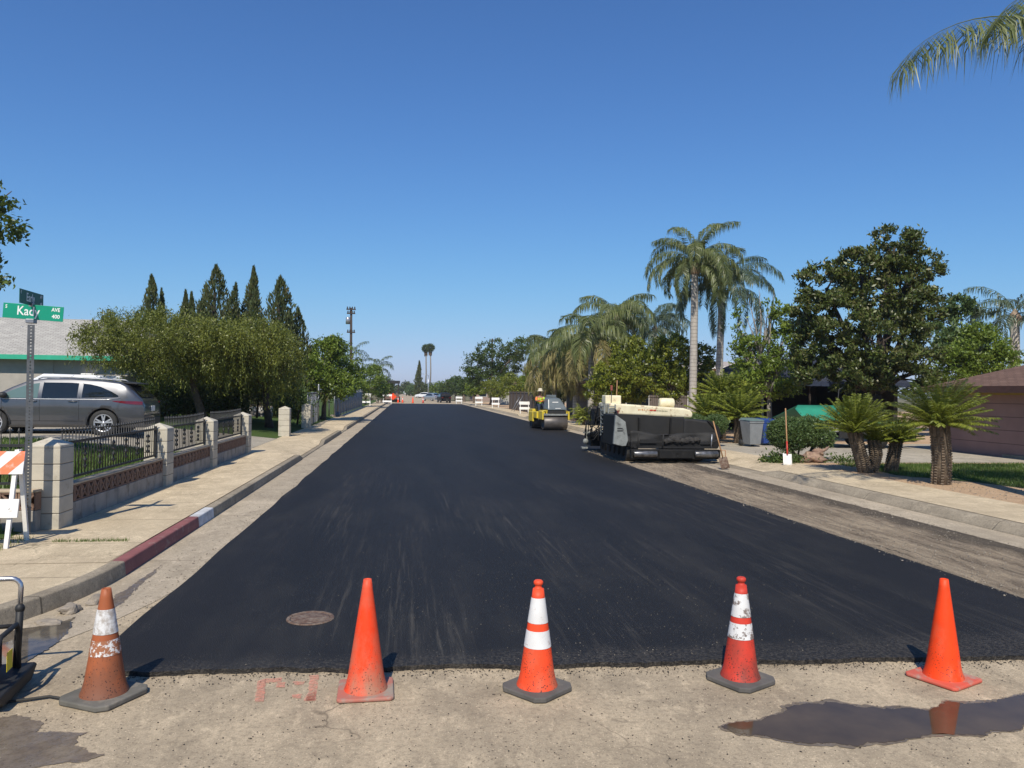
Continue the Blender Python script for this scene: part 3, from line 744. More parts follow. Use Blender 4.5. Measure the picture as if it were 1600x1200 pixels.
# yard fence across, beyond the trees
yf = D(392, 655, 36)
low_wall('white pierced block wall under iron pickets, seen in sun beneath the weeping trees', (yf.x-.4, yf.y, zl(-9)-.02), (yf.x+1.0, yf.y, zl(-9)-.02), None, lat=M_barw)
iron_panel('black iron pickets on the white pierced wall beneath the weeping trees', (yf.x-.4, yf.y, zl(-9)-.02), (yf.x+1.0, yf.y, zl(-9)-.02), group=None, curved=False)

# ------------------------------------------------------------------ street sign
b0 = G(42, 835, ZS); b0.z = ZS-.02
t = thing('street_sign', 'green Kady Ave and Early street name blades on a perforated square steel post', 'street sign', b0, math.radians(0))
zt_ = D(50, 503, depth_of(b0)).z-b0.z
m = MB(); hw = .036
ang = math.radians(24); R_ = Matrix.Rotation(ang, 3, 'Z')
lean = Vector((.03, 0, 0))
# post walls with real holes down the faces
def post_face(mb, n_, u_, H):
    pitch = .0254*1.5; k = int(H/pitch); r = .006
    off = n_*hw
    for i in range(k):
        z0 = i*pitch; z1 = z0+pitch; zc = (z0+z1)/2
        o4 = [(-hw, z0), (hw, z0), (hw, z1), (-hw, z1)]; i8 = [(r*1.6*math.cos(a), zc+r*1.6*math.sin(a)) for a in [math.radians(-135+45*j) for j in range(8)]]
        vs = [off+u_*x+Vector((0, 0, z)) for x, z in o4+i8]
        fs = [(0, 1, 6, 5, 4), (1, 2, 8, 7, 6), (2, 3, 10, 9, 8), (3, 0, 4, 11, 10)]
        mb.add(vs, fs)
for a in range(4):
    n_ = R_ @ Vector((math.cos(a*math.pi/2), math.sin(a*math.pi/2), 0)); u_ = Vector((-n_.y, n_.x, 0)); post_face(m, n_, u_, zt_)
m.build('post', M_galvp, t)
bk = MB(); bk.box((0, 0, zt_+.01), (.09, .09, .05)); bk.box((0, -.015, zt_+.03), (.10, .012, .035)); bk.build('bracket', M_galv, t, bevel=.006); MB().box((0, 0, zt_+.205), (.05, .05, .05)).build('bracket', M_galv, t, bevel=.006)
def blade(label, zc, rz, w_, h_, mat, txts, tmat, tilt, xo=0):
    e = MB().box((0, 0, 0), (w_, .006, h_)).build('sign_blade', mat, t, bevel=.002); e['label'] = label
    e.location = (xo, -.02 if rz == 0 else 0, zc); e.rotation_euler = (0, tilt, rz)
    for body, s_, x, z, sx in txts: text_mesh('lettering', body, s_, tmat, e, (x, -.0045, z), (math.pi/2, 0, 0), .0006, sx, .0012)
    return e
blade('wide green Kady Ave blade, lit by the sun', zt_+.115, 0, .66, .175, M_signg, [('S', .058, -.295, .045, .8), ('Kady', .15, -.055, .004, .82), ('AVE', .062, .245, .045, .85), ('400', .062, .25, -.035, .95)], M_signw, math.radians(3.2), xo=.03)
blade('green Early blade set across the other, shade painted into its colour', zt_+.275, math.radians(93), .64, .165, M_signd, [('E', .05, -.285, .045, .8), ('Early', .14, -.04, .0, .8), ('AV', .055, .25, .045, .85), ('40', .055, .25, -.04, .95)], M_signw, math.radians(0))

# ------------------------------------------------------------------ barricades
def stripes_board(mb, w_, h_, c, n, th=.02, m0=0, m1=1, slope=1):
    x0, z0 = -w_/2, -h_/2; mb.box(c, (w_, th, h_), m=m0)
    p = w_/n
    for k in range(-1, n+1):
        a = x0+p*k; q = [(a, z0), (a+p*.5, z0), (a+p*.5+h_*slope, z0+h_), (a+h_*slope, z0+h_)]
        # clip to the board
        def clip(poly, xm, keep_less):
            o = []
            for i in range(len(poly)):
                A, B = poly[i], poly[(i+1) % len(poly)]; ia = (A[0] <= xm) == keep_less or A[0] == xm; ib = (B[0] <= xm) == keep_less or B[0] == xm
                if ia: o.append(A)
                if ia != ib:
                    tt = (xm-A[0])/(B[0]-A[0]); o.append((xm, A[1]+(B[1]-A[1])*tt))
            return o
        q = clip(q, w_/2, True); q = clip(q, x0, False) if q else q
        if len(q) >= 3: mb.add([(c[0]+x, c[1]-th/2-.0012, c[2]+z) for x, z in q], [list(range(len(q)))], m1)
def barricade(label, loc, rz, H=1.12, w_=1.2, two=True, stripe=True, group='white folding barricades'):
    t = thing('barricade', label, 'barricade', loc, rz, group)
    a = math.radians(13)
    for sg in (-1, 1):
        for sx in (-1, 1):
            mb = MB(); x = sx*(w_/2-.09); p0 = (x, sg*H*math.tan(a), 0); p1 = (x, sg*.02, H)
            mb.bar(p0, p1, .045, .006); mb.bar((x+.02*sx, p0[1]+.01, 0), (x+.02*sx, p1[1]+.01, H), .005, .035)
            mb.build('leg', M_barw, t)
    f = MB(); stripes_board(f, w_, .25, (0, 0, 0), 4); r = f.build('striped_board' if stripe else 'top_board', [M_barw, M_aro if stripe else M_barw], t); r.location = (0, -.05-.01, H-.14); r.rotation_euler = (-a, 0, 0)
    if two:
        f = MB(); f.box((0, 0, 0), (w_, .02, .2)); 
        for sx in (-1, 1): f.lathe([(0, -.014), (.012, -.014), (.012, -.01)], (sx*(w_/2-.09), 0, 0), 8, axis='y')
        r = f.build('lower_board', M_barw, t); z = .42; r.location = (0, -(H-z)*math.tan(a)-.03, z); r.rotation_euler = (-a, 0, 0)
    return t
bb = G(17, 858, ZS)
barricade('orange and white striped barricade standing on the sidewalk corner, cut by the left edge', (bb.x-.56, bb.y+.24, ZS), math.radians(2), H=1.04, w_=1.16)
def far_bar(px, py, label, hpx, z=ZS, w_=.75, sx=0):
    g = G(px, py, z); barricade(label, (g.x, g.y, z), sx, H=hpx, w_=w_, stripe=False)
far_bar(819, 646, 'white barricade beside the wooden fence, nearest the yellow roller', .98, w_=.85)
far_bar(774, 637, 'white barricade at the near left end of the wooden fence', 1.1, w_=.85)
far_bar(748, 634, 'white barricade third from the roller on the right sidewalk', 1.1, w_=.9)
far_bar(717, 631, 'small white barricade farthest along the right sidewalk', 1.0, w_=.9)
far_bar(571.5, 634, 'tall white barricade at the end of the slatted fence on the left', 1.4, w_=1.1)
far_bar(605, 632.0, 'white barricade standing in the gutter beside the far orange cones', 1.35, 0, w_=1.2)

# ------------------------------------------------------------------ cones
def conemat(name, col, dirt_c, amt, base_dirty=True, dark=.55):
    s = NT(name); p = s.P(local=True); z = s.sep(p)[2]
    c = s.mix(s.ramp(s.noise(p, 6, 4), [(.35, 0.), (.65, 1.)]), col, tuple(x*.86 for x in col))
    sm = s.math('MULTIPLY', s.ramp(s.noise(s.P(local=True, scale=(1, 1, .6)), 5, 8, .7), [(.6-amt*.3, 0.), (.8-amt*.25, 1.)]), s.ramp(z, [(.05, 1.), (.42, .35)]))
    c = s.mix(sm, c, dirt_c)
    sp = s.math('MULTIPLY', s.ramp(s.vor(p, 70), [(.2, 1.), (.34, 0.)]), s.ramp(s.noise(s.P(local=True, loc=(4, 2, 1)), 9, 6, .75), [(.44, 0.), (.54, 1.)]))
    lo = s.ramp(z, [(.10, 1.), (.40, .0)])
    scr = s.math('MULTIPLY', s.ramp(s.noise(s.P(local=True, scale=(1, 1, .25)), 34, 6, .7), [(.60, 0.), (.66, 1.)]), amt*.6)
    c = s.mix(scr, c, tuple(x*.5 for x in col))
    c = s.mix(s.math('MULTIPLY', s.math('MULTIPLY', sp, lo), dark+.3), c, (.05, .025, .02))
    s.col(c).set(rough=.55, spec=.35); s.bump(s.noise(p, 30, 4), .15, .003); return s.mat
M_co2 = conemat('cone_orange_vinyl', (.86, .055, .008), (.40, .19, .12), .75)
M_co5 = conemat('cone_bright_orange_vinyl', (.9, .062, .006), (.55, .16, .08), .35)
M_co3 = conemat('cone_banded_orange_vinyl', (.85, .075, .02), (.5, .15, .08), .5, dark=.9)
M_co4 = conemat('cone_scuffed_red_vinyl', (.66, .05, .028), (.22, .05, .035), .8, dark=.95)
M_co1 = conemat('cone_faded_brown_orange_vinyl', (.44, .115, .035), (.20, .08, .045), 1.1, dark=.95)
def bandmat(name, dirt, lo, hi, sc=16):
    return pm(name, (.74, .74, .73), (.62, .61, .59), 5, .45, dirt=(dirt, lo, hi, sc))
M_bd3 = bandmat('reflective_band_clean', (.4, .3, .28), .60, .68, 22)
M_bd4 = bandmat('reflective_band_cracked', (.2, .16, .14), .52, .57, 22)
M_bd1 = bandmat('reflective_band_stained', (.40, .36, .32), .44, .60, 24)
M_bd1b = bandmat('reflective_band_flaking', (.33, .13, .06), .44, .48, 26)
M_cbase = pm('recycled_rubber_base', (.085, .08, .072), (.12, .11, .1), 7, .85, .3, 50, dirt=((.22, .19, .15), .58, .75, 6))
M_cbase1 = pm('dusty_rubber_base', (.10, .095, .08), (.15, .14, .12), 7, .9, .3, 50, dirt=((.27, .23, .18), .55, .75, 6))
M_cbr = pm('red_dusty_base', (.42, .13, .09), (.36, .17, .13), 6, .75, .2, 50, dirt=((.30, .25, .2), .47, .62, 9))
M_cbr5 = pm('red_base', (.62, .09, .05), (.5, .12, .08), 6, .7, .2, 50, dirt=((.36, .28, .22), .5, .66, 9))
def cone(label, px, py, rz, H, body, bandm=None, basem=M_cbase, w_=.36, knob=False, tilt=0, bands=((.40, .25), (.12, .1)), rb=.128, rt=.027, flare=True):
    g = G(px, py); t = thing('traffic_cone', label, 'traffic cone', (g.x, g.y, 0), rz, 'traffic cones across the end of the new asphalt')
    if tilt: t.rotation_euler = (tilt, 0, rz)
    a = w_/2; c = .05; q = [(-a+c, -a), (a-c, -a), (a, -a+c), (a, a-c), (a-c, a), (-a+c, a), (-a, a-c), (-a, -a+c)]
    if not knob and basem in (M_cbr, M_cbr5): c = .02; q = [(-a+c, -a), (a-c, -a), (a, -a+c), (a, a-c), (a-c, a), (-a+c, a), (-a, a-c), (-a, -a+c)]; hb = .026
    else: hb = .036
    mb = MB().prism(q, .003, hb); mb.build('base', basem, t, bevel=.008)
    pr = [(rb+.012, hb-.001), (rb+.008, hb+.012), (rb, hb+.03)]
    def R(z): return rb+(rt-rb)*(z-hb)/(H-hb)
    zs = [hb+.03+(H-hb-.03)*i/12 for i in range(1, 13)]
    pr += [(R(z), z) for z in zs]
    if knob: pr = pr[:-1]+[(rt+.004, H-.055), (rt*.82, H-.045), (rt*.82, H-.03), (rt*1.12, H-.025), (rt*1.12, H-.008), (rt*.8, H)]
    pr += [(R(H)*.75, H+.001), (R(H)*.7, H-.12)] if not knob else [(rt*.4, H+.002), (.001, H+.002)]
    MB().lathe(pr, (0, 0, 0), 40).build('cone_body', body, t)
    if bandm:
        bm_ = bandm if isinstance(bandm, tuple) else (bandm, bandm)
        for i, (zc, hh) in enumerate(bands):
            n = 8; MB().lathe([(R(zc+hh*j/n)+.0022, zc+hh*j/n) for j in range(n+1)], (0, 0, 0), 40).build('reflective_band', bm_[i], t)
    return t
cone('faded brownish orange cone with dirty white bands on a grey rubber base', 163, 1090, math.radians(-28), .665, M_co1, (M_bd1, M_bd1b), M_cbase1, w_=.385, bands=((.40, .145), (.275, .09)), rb=.125)
cone('plain orange cone with a dusty dirty red base, beside the pink paint mark', 571.5, 1081, math.radians(2), .708, M_co2, basem=M_cbr, w_=.345, rb=.124, rt=.025)
cone('clean orange cone with two white bands, its grey base turned cornerwise, mid row', 839, 1078, math.radians(40), .70, M_co3, M_bd3, M_cbase, knob=True, bands=((.437, .155), (.285, .105)), rb=.12)
cone('scuffed red cone with two cracked white bands on a black base, second from the right', 1156.5, 1064, math.radians(28), .69, M_co4, M_bd4, M_cbase, knob=True, bands=((.435, .15), (.295, .10)), rb=.118)
cone('bright plain orange cone, rightmost of the row and mirrored in the puddle', 1474, 1061, math.radians(24), .675, M_co5, basem=M_cbr5, w_=.35, rb=.115, rt=.026)

# far cones
def mini_cone(px, py, label, H=.9, body=M_co5, band=True):
    g = G(px, py); t = thing('traffic_cone', label, 'traffic cone', (g.x, g.y, 0), 0, 'far traffic cones at the end of the asphalt')
    MB().prism([(-.2, -.2), (.2, -.2), (.2, .2), (-.2, .2)], .003, .04).build('base', M_cbase, t)
    MB().lathe([(.15, .04), (.035, H), (.001, H)], (0, 0, 0), 14).build('cone_body', body, t)
    if band: MB().lathe([(.093, .45), (.066, .72)], (0, 0, 0), 14).build('reflective_band', M_bd3, t)
mini_cone(622, 629.5, 'far banded cone next to the orange drum at the end of the asphalt', body=M_co5)
mini_cone(629, 629.5, 'far banded cone, second after the orange drum', body=M_co5)
mini_cone(645, 630, 'far plain orange cone in the middle of the road end', band=False)
mini_cone(661, 630, 'far orange cone left of the silver pickup', body=M_co4)
mini_cone(702.5, 629, 'far orange cone beside the rear of the black car', band=False, H=1.1)
g = G(614, 629.5); t = thing('orange_sign_stand', 'bright orange roadwork sign on a folding stand at the left end of the far cones', 'road sign', (g.x, g.y, 0), 0)
MB().box((0, 0, .95), (.75, .02, .75), (0, math.radians(45), 0)).build('sign_panel', M_co5, t)
mb = MB()
for a in (-.5, .5): mb.tube([(0, .03, .5), (a, .3, 0)], .02, 6); mb.tube([(0, .03, .5), (a, -.3, 0)], .02, 6)
mb.build('stand', M_black, t)
t2 = copy_tree(t); t2.location = G(609.5, 627); t2['label'] = 'orange roadwork sign standing farther back beside the white barricade'
# ================================================================== GROUND DETAILS
def blob(px0, py0, pts, z, name, mat, nz=.03, thick=None):
    P = [G(x, y, z) for x, y in pts]; Q = []
    n = len(P)
    for i in range(n):
        a, b = P[i], P[(i+1) % n]; k = max(1, int((b-a).length/.012))
        for j in range(k):
            q = a.lerp(b, j/k); Q.append((q.x+nz*mnoise.noise(q*9)+nz*.6*mnoise.noise(q*31)+nz*.35*mnoise.noise(q*75), q.y+nz*mnoise.noise(q*8+Vector((5, 5, 5)))+nz*.6*mnoise.noise(q*29)+nz*.35*mnoise.noise(q*71), z))
    return MB().add(Q, [list(range(len(Q)))[::-1]]).build(name, mat)
def up_face(o):
    me = o.data
    if me.polygons[0].normal.z < 0: me.flip_normals()
    return o
s = NT('puddle_water'); p = s.P()
s.col(s.mix(s.ramp(s.noise(p, 2.2, 5), [(.35, 0.), (.65, 1.)]), (.098, .070, .042), (.055, .04, .026))).set(rough=s.ramp(s.noise(p, 5, 6, .7), [(.45, .02), (.7, .10)]), spec=.42, ior=1.26); M_pud = s.mat
s = NT('wet_concrete'); p = s.P()
s.col(s.mix(s.ramp(s.noise(p, 5, 8, .7), [(.35, 0.), (.6, 1.)]), (.13, .10, .072), (.20, .16, .115))).set(rough=s.ramp(s.noise(p, 6, 6, .7), [(.4, .25), (.65, .75)]), spec=.4); tr = s.n('ShaderNodeBsdfTransparent'); mx = s.n('ShaderNodeMixShader'); s.l(s.ramp(s.noise(p, 18, 9, .8), [(.3, .2), (.52, 1.)]), mx.inputs[0]); s.l(tr.outputs[0], mx.inputs[1]); s.l(s.b.outputs[0], mx.inputs[2]); s.l(mx.outputs[0], s.out.inputs[0]); M_wet = s.mat
s = NT('gutter_water'); p = s.P()
s.col(s.mix(s.ramp(s.noise(p, 6, 6, .7), [(.4, 0.), (.62, 1.)]), (.07, .058, .045), (.13, .105, .075))).set(rough=.05, spec=.5, ior=1.33); M_pud2 = s.mat
wet_r = [(1126, 1136), (1140, 1128), (1175, 1124), (1215, 1118), (1228, 1104), (1265, 1100), (1300, 1096), (1340, 1104), (1400, 1106), (1452, 1109), (1478, 1097), (1520, 1100), (1560, 1096), (1600, 1087), (1640, 1080), (1680, 1100), (1660, 1118), (1600, 1130), (1592, 1140), (1560, 1142), (1530, 1150), (1480, 1146), (1440, 1150), (1380, 1158), (1330, 1163), (1250, 1160), (1200, 1152), (1160, 1147)]
cxw, cyw = 1400, 1128
kind(up_face(blob(0, 0, [(cxw+(x-cxw)*1.02, cyw+(y-cyw)*1.12) for x, y in wet_r], .0035, 'wet_patch', M_wet, .03)), 'structure')
o = up_face(blob(0, 0, wet_r, .0055, 'puddle', M_pud, .035)); tag(o, 'long dark puddle on the road that mirrors the rightmost cone', 'puddle')
o = up_face(blob(0, 0, [(-60, 1130), (20, 1118), (70, 1128), (60, 1138), (50, 1146), (90, 1142), (137, 1145), (125, 1152), (118, 1164), (162, 1180), (130, 1190), (60, 1198), (20, 1212), (-70, 1230)], .004, 'wet_patch', M_wet, .03)); kind(o, 'structure')
o = up_face(blob(0, 0, [(-60, 1010), (-20, 996), (28, 983), (62, 978), (95, 972), (118, 964), (108, 985), (92, 1003), (58, 1024), (36, 1037), (-10, 1048), (-80, 1060)], .007, 'puddle', M_pud2, .02)); tag(o, 'shallow puddle in the gutter behind the black compactor', 'puddle')
o = up_face(blob(0, 0, [(158, 960), (178, 932), (205, 915), (245, 888), (252, 882), (240, 896), (215, 918), (190, 944), (178, 950)], .007, 'wet_patch', M_wet, .02)); kind(o, 'structure')
# faint spray-painted corner marks
s = NT('faded_pink_paint'); p = s.P()
s.col(s.mix(s.ramp(s.noise(p, 40, 6, .8), [(.42, 0.), (.58, 1.)]), (.74, .27, .18), (.62, .33, .24))).set(rough=.85)
tr = s.n('ShaderNodeBsdfTransparent'); mx = s.n('ShaderNodeMixShader'); s.l(s.ramp(s.noise(p, 26, 8, .75), [(.30, .0), (.66, .9)]), mx.inputs[0]); s.l(tr.outputs[0], mx.inputs[1]); s.l(s.b.outputs[0], mx.inputs[2]); s.l(mx.outputs[0], s.out.inputs[0]); M_pink = s.mat
mk = MB()
for q in ([(402, 1064), (416, 1060), (414, 1080), (412, 1096), (398, 1096), (400, 1080)], [(484, 1055), (498, 1054), (496, 1074), (493, 1095), (478, 1095), (483, 1074)], [(414, 1060), (440, 1059), (440, 1065), (414, 1067)], [(478, 1086), (494, 1080), (492, 1094), (474, 1095)], [(432, 1066), (446, 1066), (444, 1074), (431, 1074)], [(458, 1065), (477, 1064), (474, 1070), (460, 1070)], [(455, 1085), (472, 1084), (470, 1091), (457, 1091)]):
    P = [G(x, y, .0045) for x, y in q]; Q = []
    for i in range(len(P)):
        a, b = P[i], P[(i+1) % len(P)]
        for j in range(6):
            v = a.lerp(b, j/6); Q.append((v.x+.008*mnoise.noise(v*40), v.y+.008*mnoise.noise(v*43), .0045))
    mk.add(Q, [list(range(len(Q)))[::-1]])
kind(mk.build('paint_marks', M_pink), 'structure')
# manhole
g = G(485, 966, .032); s = NT('rusty_iron'); p = s.P(local=True)
s.col(s.mix(s.ramp(s.noise(p, 14, 6, .7), [(.4, 0.), (.62, 1.)]), (.115, .065, .045), (.22, .17, .13))).set(rough=.8, metal=.2); s.bump(s.vor(p, 32), .8, .01); M_rust = s.mat
t = thing('manhole_cover', 'small rusty round utility cover set in the new asphalt', 'manhole cover', (g.x, g.y, .033))
MB().lathe([(0, .004), (.150, .004), (.155, .002), (.155, -.01)], (0, 0, 0), 40).build('lid', M_rust, t)
MB().lathe([(.158, -.01), (.158, .006), (.186, .007), (.192, -.004)], (0, 0, 0), 40).build('ring', M_rust, t)
# broken concrete lumps in the gutter
def rock(label, px, py, r, seed, z=0.0):
    g = G(px, py, z); rg = random.Random(seed); me = bmesh.new(); bmesh.ops.create_icosphere(me, subdivisions=3, radius=1)
    for v in me.verts:
        f = 1+.45*mnoise.noise(v.co*1.3+Vector((seed, 0, 0)))+.12*mnoise.noise(v.co*4+Vector((seed, 0, 0)))
        v.co = Vector((v.co.x*r[0]*f, v.co.y*r[1]*f, max(v.co.z*r[2]*f, -r[2]*.5)+r[2]*.5))
    m_ = bpy.data.meshes.new('rock'); me.to_mesh(m_); me.free(); m_.materials.append(M_rock)
    o = bpy.data.objects.new('broken_concrete', m_); COL.objects.link(o); o.location = g; o.rotation_euler = (0, 0, rg.random()*6); return tag(o, label, 'rubble', 'broken concrete in the gutter')
rock('wedge of broken concrete against the kerb end, beside the faded cone', 110, 957, (.10, .07, .05), 3)
rock('darker broken concrete lump just behind the faded cone', 150, 943, (.085, .06, .05), 8)
rock('flat broken slab piece lying in the gutter puddle', 78, 974, (.11, .07, .02), 12)
# gravel
def pebbles(name, n, fn, smin, smax, mat, seed):
    rng = np.random.default_rng(seed); P = np.array([fn(rng) for _ in range(n)]); sz = smin+(smax-smin)*rng.random(n)**3
    oc = np.array([[1, 0, 0], [-1, 0, 0], [0, 1, 0], [0, -1, 0], [0, 0, 1], [0, 0, -.6]]); of = np.array([[0, 2, 4], [2, 1, 4], [1, 3, 4], [3, 0, 4], [2, 0, 5], [1, 2, 5], [3, 1, 5], [0, 3, 5]])
    a = rng.random(n)*6.28; s_ = sz[:, None, None]*(.6+.7*rng.random((n, 6, 1)))
    O = oc[None]*s_; O[:, :, 2] *= .7; ca, sa = np.cos(a)[:, None], np.sin(a)[:, None]; x = O[:, :, 0]*ca-O[:, :, 1]*sa; y = O[:, :, 0]*sa+O[:, :, 1]*ca
    V = np.stack([x, y, O[:, :, 2]], 2)+P[:, None, :]
    return kind(np_mesh(name, V.reshape(-1, 3), (of[None]+np.arange(n)[:, None, None]*6).reshape(-1, 3), mat), 'stuff')
M_grav = leafmat('gravel_stones', [(.30, .26, .2), (.18, .155, .12), (.42, .37, .3), (.1, .085, .07)], 0, .9, .2)
pebbles('shoulder_gravel', 9000, lambda r: (5.62+2.2*r.random(), 5.3+19*r.random()**1.2, .02+.02*r.random()), .003, .016, M_grav, 1)
pebbles('edge_gravel', 1500, lambda r: (5.7+.12*abs(r.normal()), 5.3+17*r.random(), .034), .002, .009, M_grav, 2)
M_gravd = leafmat('asphalt_crumbs', [(.02, .02, .022), (.05, .045, .04), (.12, .1, .08)], 0, .9, .2)
pebbles('asphalt_crumbs', 4200, lambda r: ((lambda x: (x, fl.y+(x-fl.x)*sl_-.02-.09*abs(r.normal())+.05, .004))(-2.1+7.8*r.random())), .002, .008, M_gravd, 3)
pebbles('loose_grit', 5200, lambda r: (-3.2+9.5*r.random(), 3.0+2.1*r.random(), .003), .0012, .0065, M_gravd, 4)
pebbles('surface_grit', 1500, lambda r: ((lambda y: (1.6+.35*(y-5)*0+1.1*r.normal(), y, .034))(5.2+5*r.random()**1.5)), .0015, .006, M_grav, 5)
pebbles('gutter_grit', 1200, lambda r: (-2.1-.45*r.random()**2, 6.3+14*r.random()**1.3, .006), .003, .014, M_grav, 6)
pebbles('bed_pebbles', 2500, lambda r: (10.2+2.2*r.random(), 8+10*r.random(), ZS), .004, .018, M_grav, 7)

# ------------------------------------------------------------------ plate compactor at the left edge
g = G(-44, 1098); t = thing('plate_compactor', 'black plate compactor with steel loop handle and yellow sticker at the left edge', 'compactor', (g.x, g.y, 0), math.radians(8)); t.scale = (.94, .94, .95)
M_chrome = pm('worn_bright_tube', (.6, .6, .62), (.45, .45, .47), 8, .25, metal=.9)
M_yel = pm('yellow_sticker', (.75, .62, .02), (.7, .55, .02), 8, .5)
MB().add([(-.24, -.2, .03), (.24, -.2, .03), (.26, .25, .03), (-.26, .25, .03), (-.24, -.28, .09), (.24, -.28, .09), (.27, .33, .11), (-.27, .33, .11), (-.24, -.26, .11), (.24, -.26, .11), (.26, .31, .13), (-.26, .31, .13)],
         [(3, 2, 1, 0), (0, 1, 5, 4), (1, 2, 6, 5), (2, 3, 7, 6), (3, 0, 4, 7), (4, 5, 9, 8), (5, 6, 10, 9), (6, 7, 11, 10), (7, 4, 8, 11), (8, 9, 10, 11)]).build('base_plate', M_black, t, bevel=.008)
e = MB(); e.box((0, .02, .27), (.24, .26, .22)); e.box((0, .16, .25), (.2, .1, .16)); e.lathe([(.09, -.13), (.1, -.11), (.1, -.06), (.05, -.05)], (0, .02, .29), 16, axis='x'); e.build('engine', M_black, t, bevel=.02)
e = MB(); e.lathe([(.001, -.14), (.085, -.14), (.085, -.132)], (0, .02, .29), 16, axis='x'); e.box((.06, -.1, .36), (.1, .1, .1)); e.build('engine_cover', M_galv, t, bevel=.012)
fr_ = MB()
for x in (-.19, .19):
    fr_.tube([(x, -.17, .12), (x, -.17, .38), (x, -.12, .43), (x, .16, .43), (x, .2, .38), (x, .22, .13)], .016, 10)
fr_.tube([(-.19, -.14, .42), (.19, -.14, .42)], .014, 10); fr_.tube([(-.19, .16, .42), (.19, .16, .42)], .014, 10); fr_.tube([(-.19, -.17, .28), (.19, -.17, .28)], .012, 8)
for x in (-.17, .17): fr_.tube([(x, .24, .12), (x, .27, .36), (x, .29, .52)], .024, 10)
fr_.build('frame', M_black, t)
h = MB(); h.tube([(-.17, .285, .48), (-.17, .30, .64)]+[(-.17+.06-.06*math.cos(a), .30, .64+.06*math.sin(a)) for a in (.4, .8, 1.2, 1.57)]+[(.17-.06+.06*math.cos(a), .30, .64+.06*math.sin(a)) for a in (1.57, 1.2, .8, .4)]+[(.17, .30, .64), (.17, .285, .48)], .0165, 12)
h.build('handle', M_chrome, t)
k = MB(); [k.ell((x, .288, .5), (.03, .03, .035), 12, 8) for x in (-.17, .17)]; k.build('rubber_joint', M_black, t)
MB().box((.205, .0, .25), (.002, .1, .12)).build('side_sticker', M_yel, t)
y_ = MB().box((.12, -.127, .245), (.09, .004, .07)).build('warning_sticker', M_yel, t)
MB().box((.13, -.1305, .25), (.05, .002, .008)).box((.13, -.1305, .235), (.06, .002, .006)).build('sticker_marks', M_black, t)
MB().box((.17, .285, .44), (.02, .05, .05)).build('throttle_block', M_aro, t, bevel=.006)
hz = MB(); hz.tube([(.2, -.1, .02), (.45, -.05, .016), (.62, -.16, .016), (.9, -.1, .016)], .009, 8); hz.build('hose', M_blackrub, t)

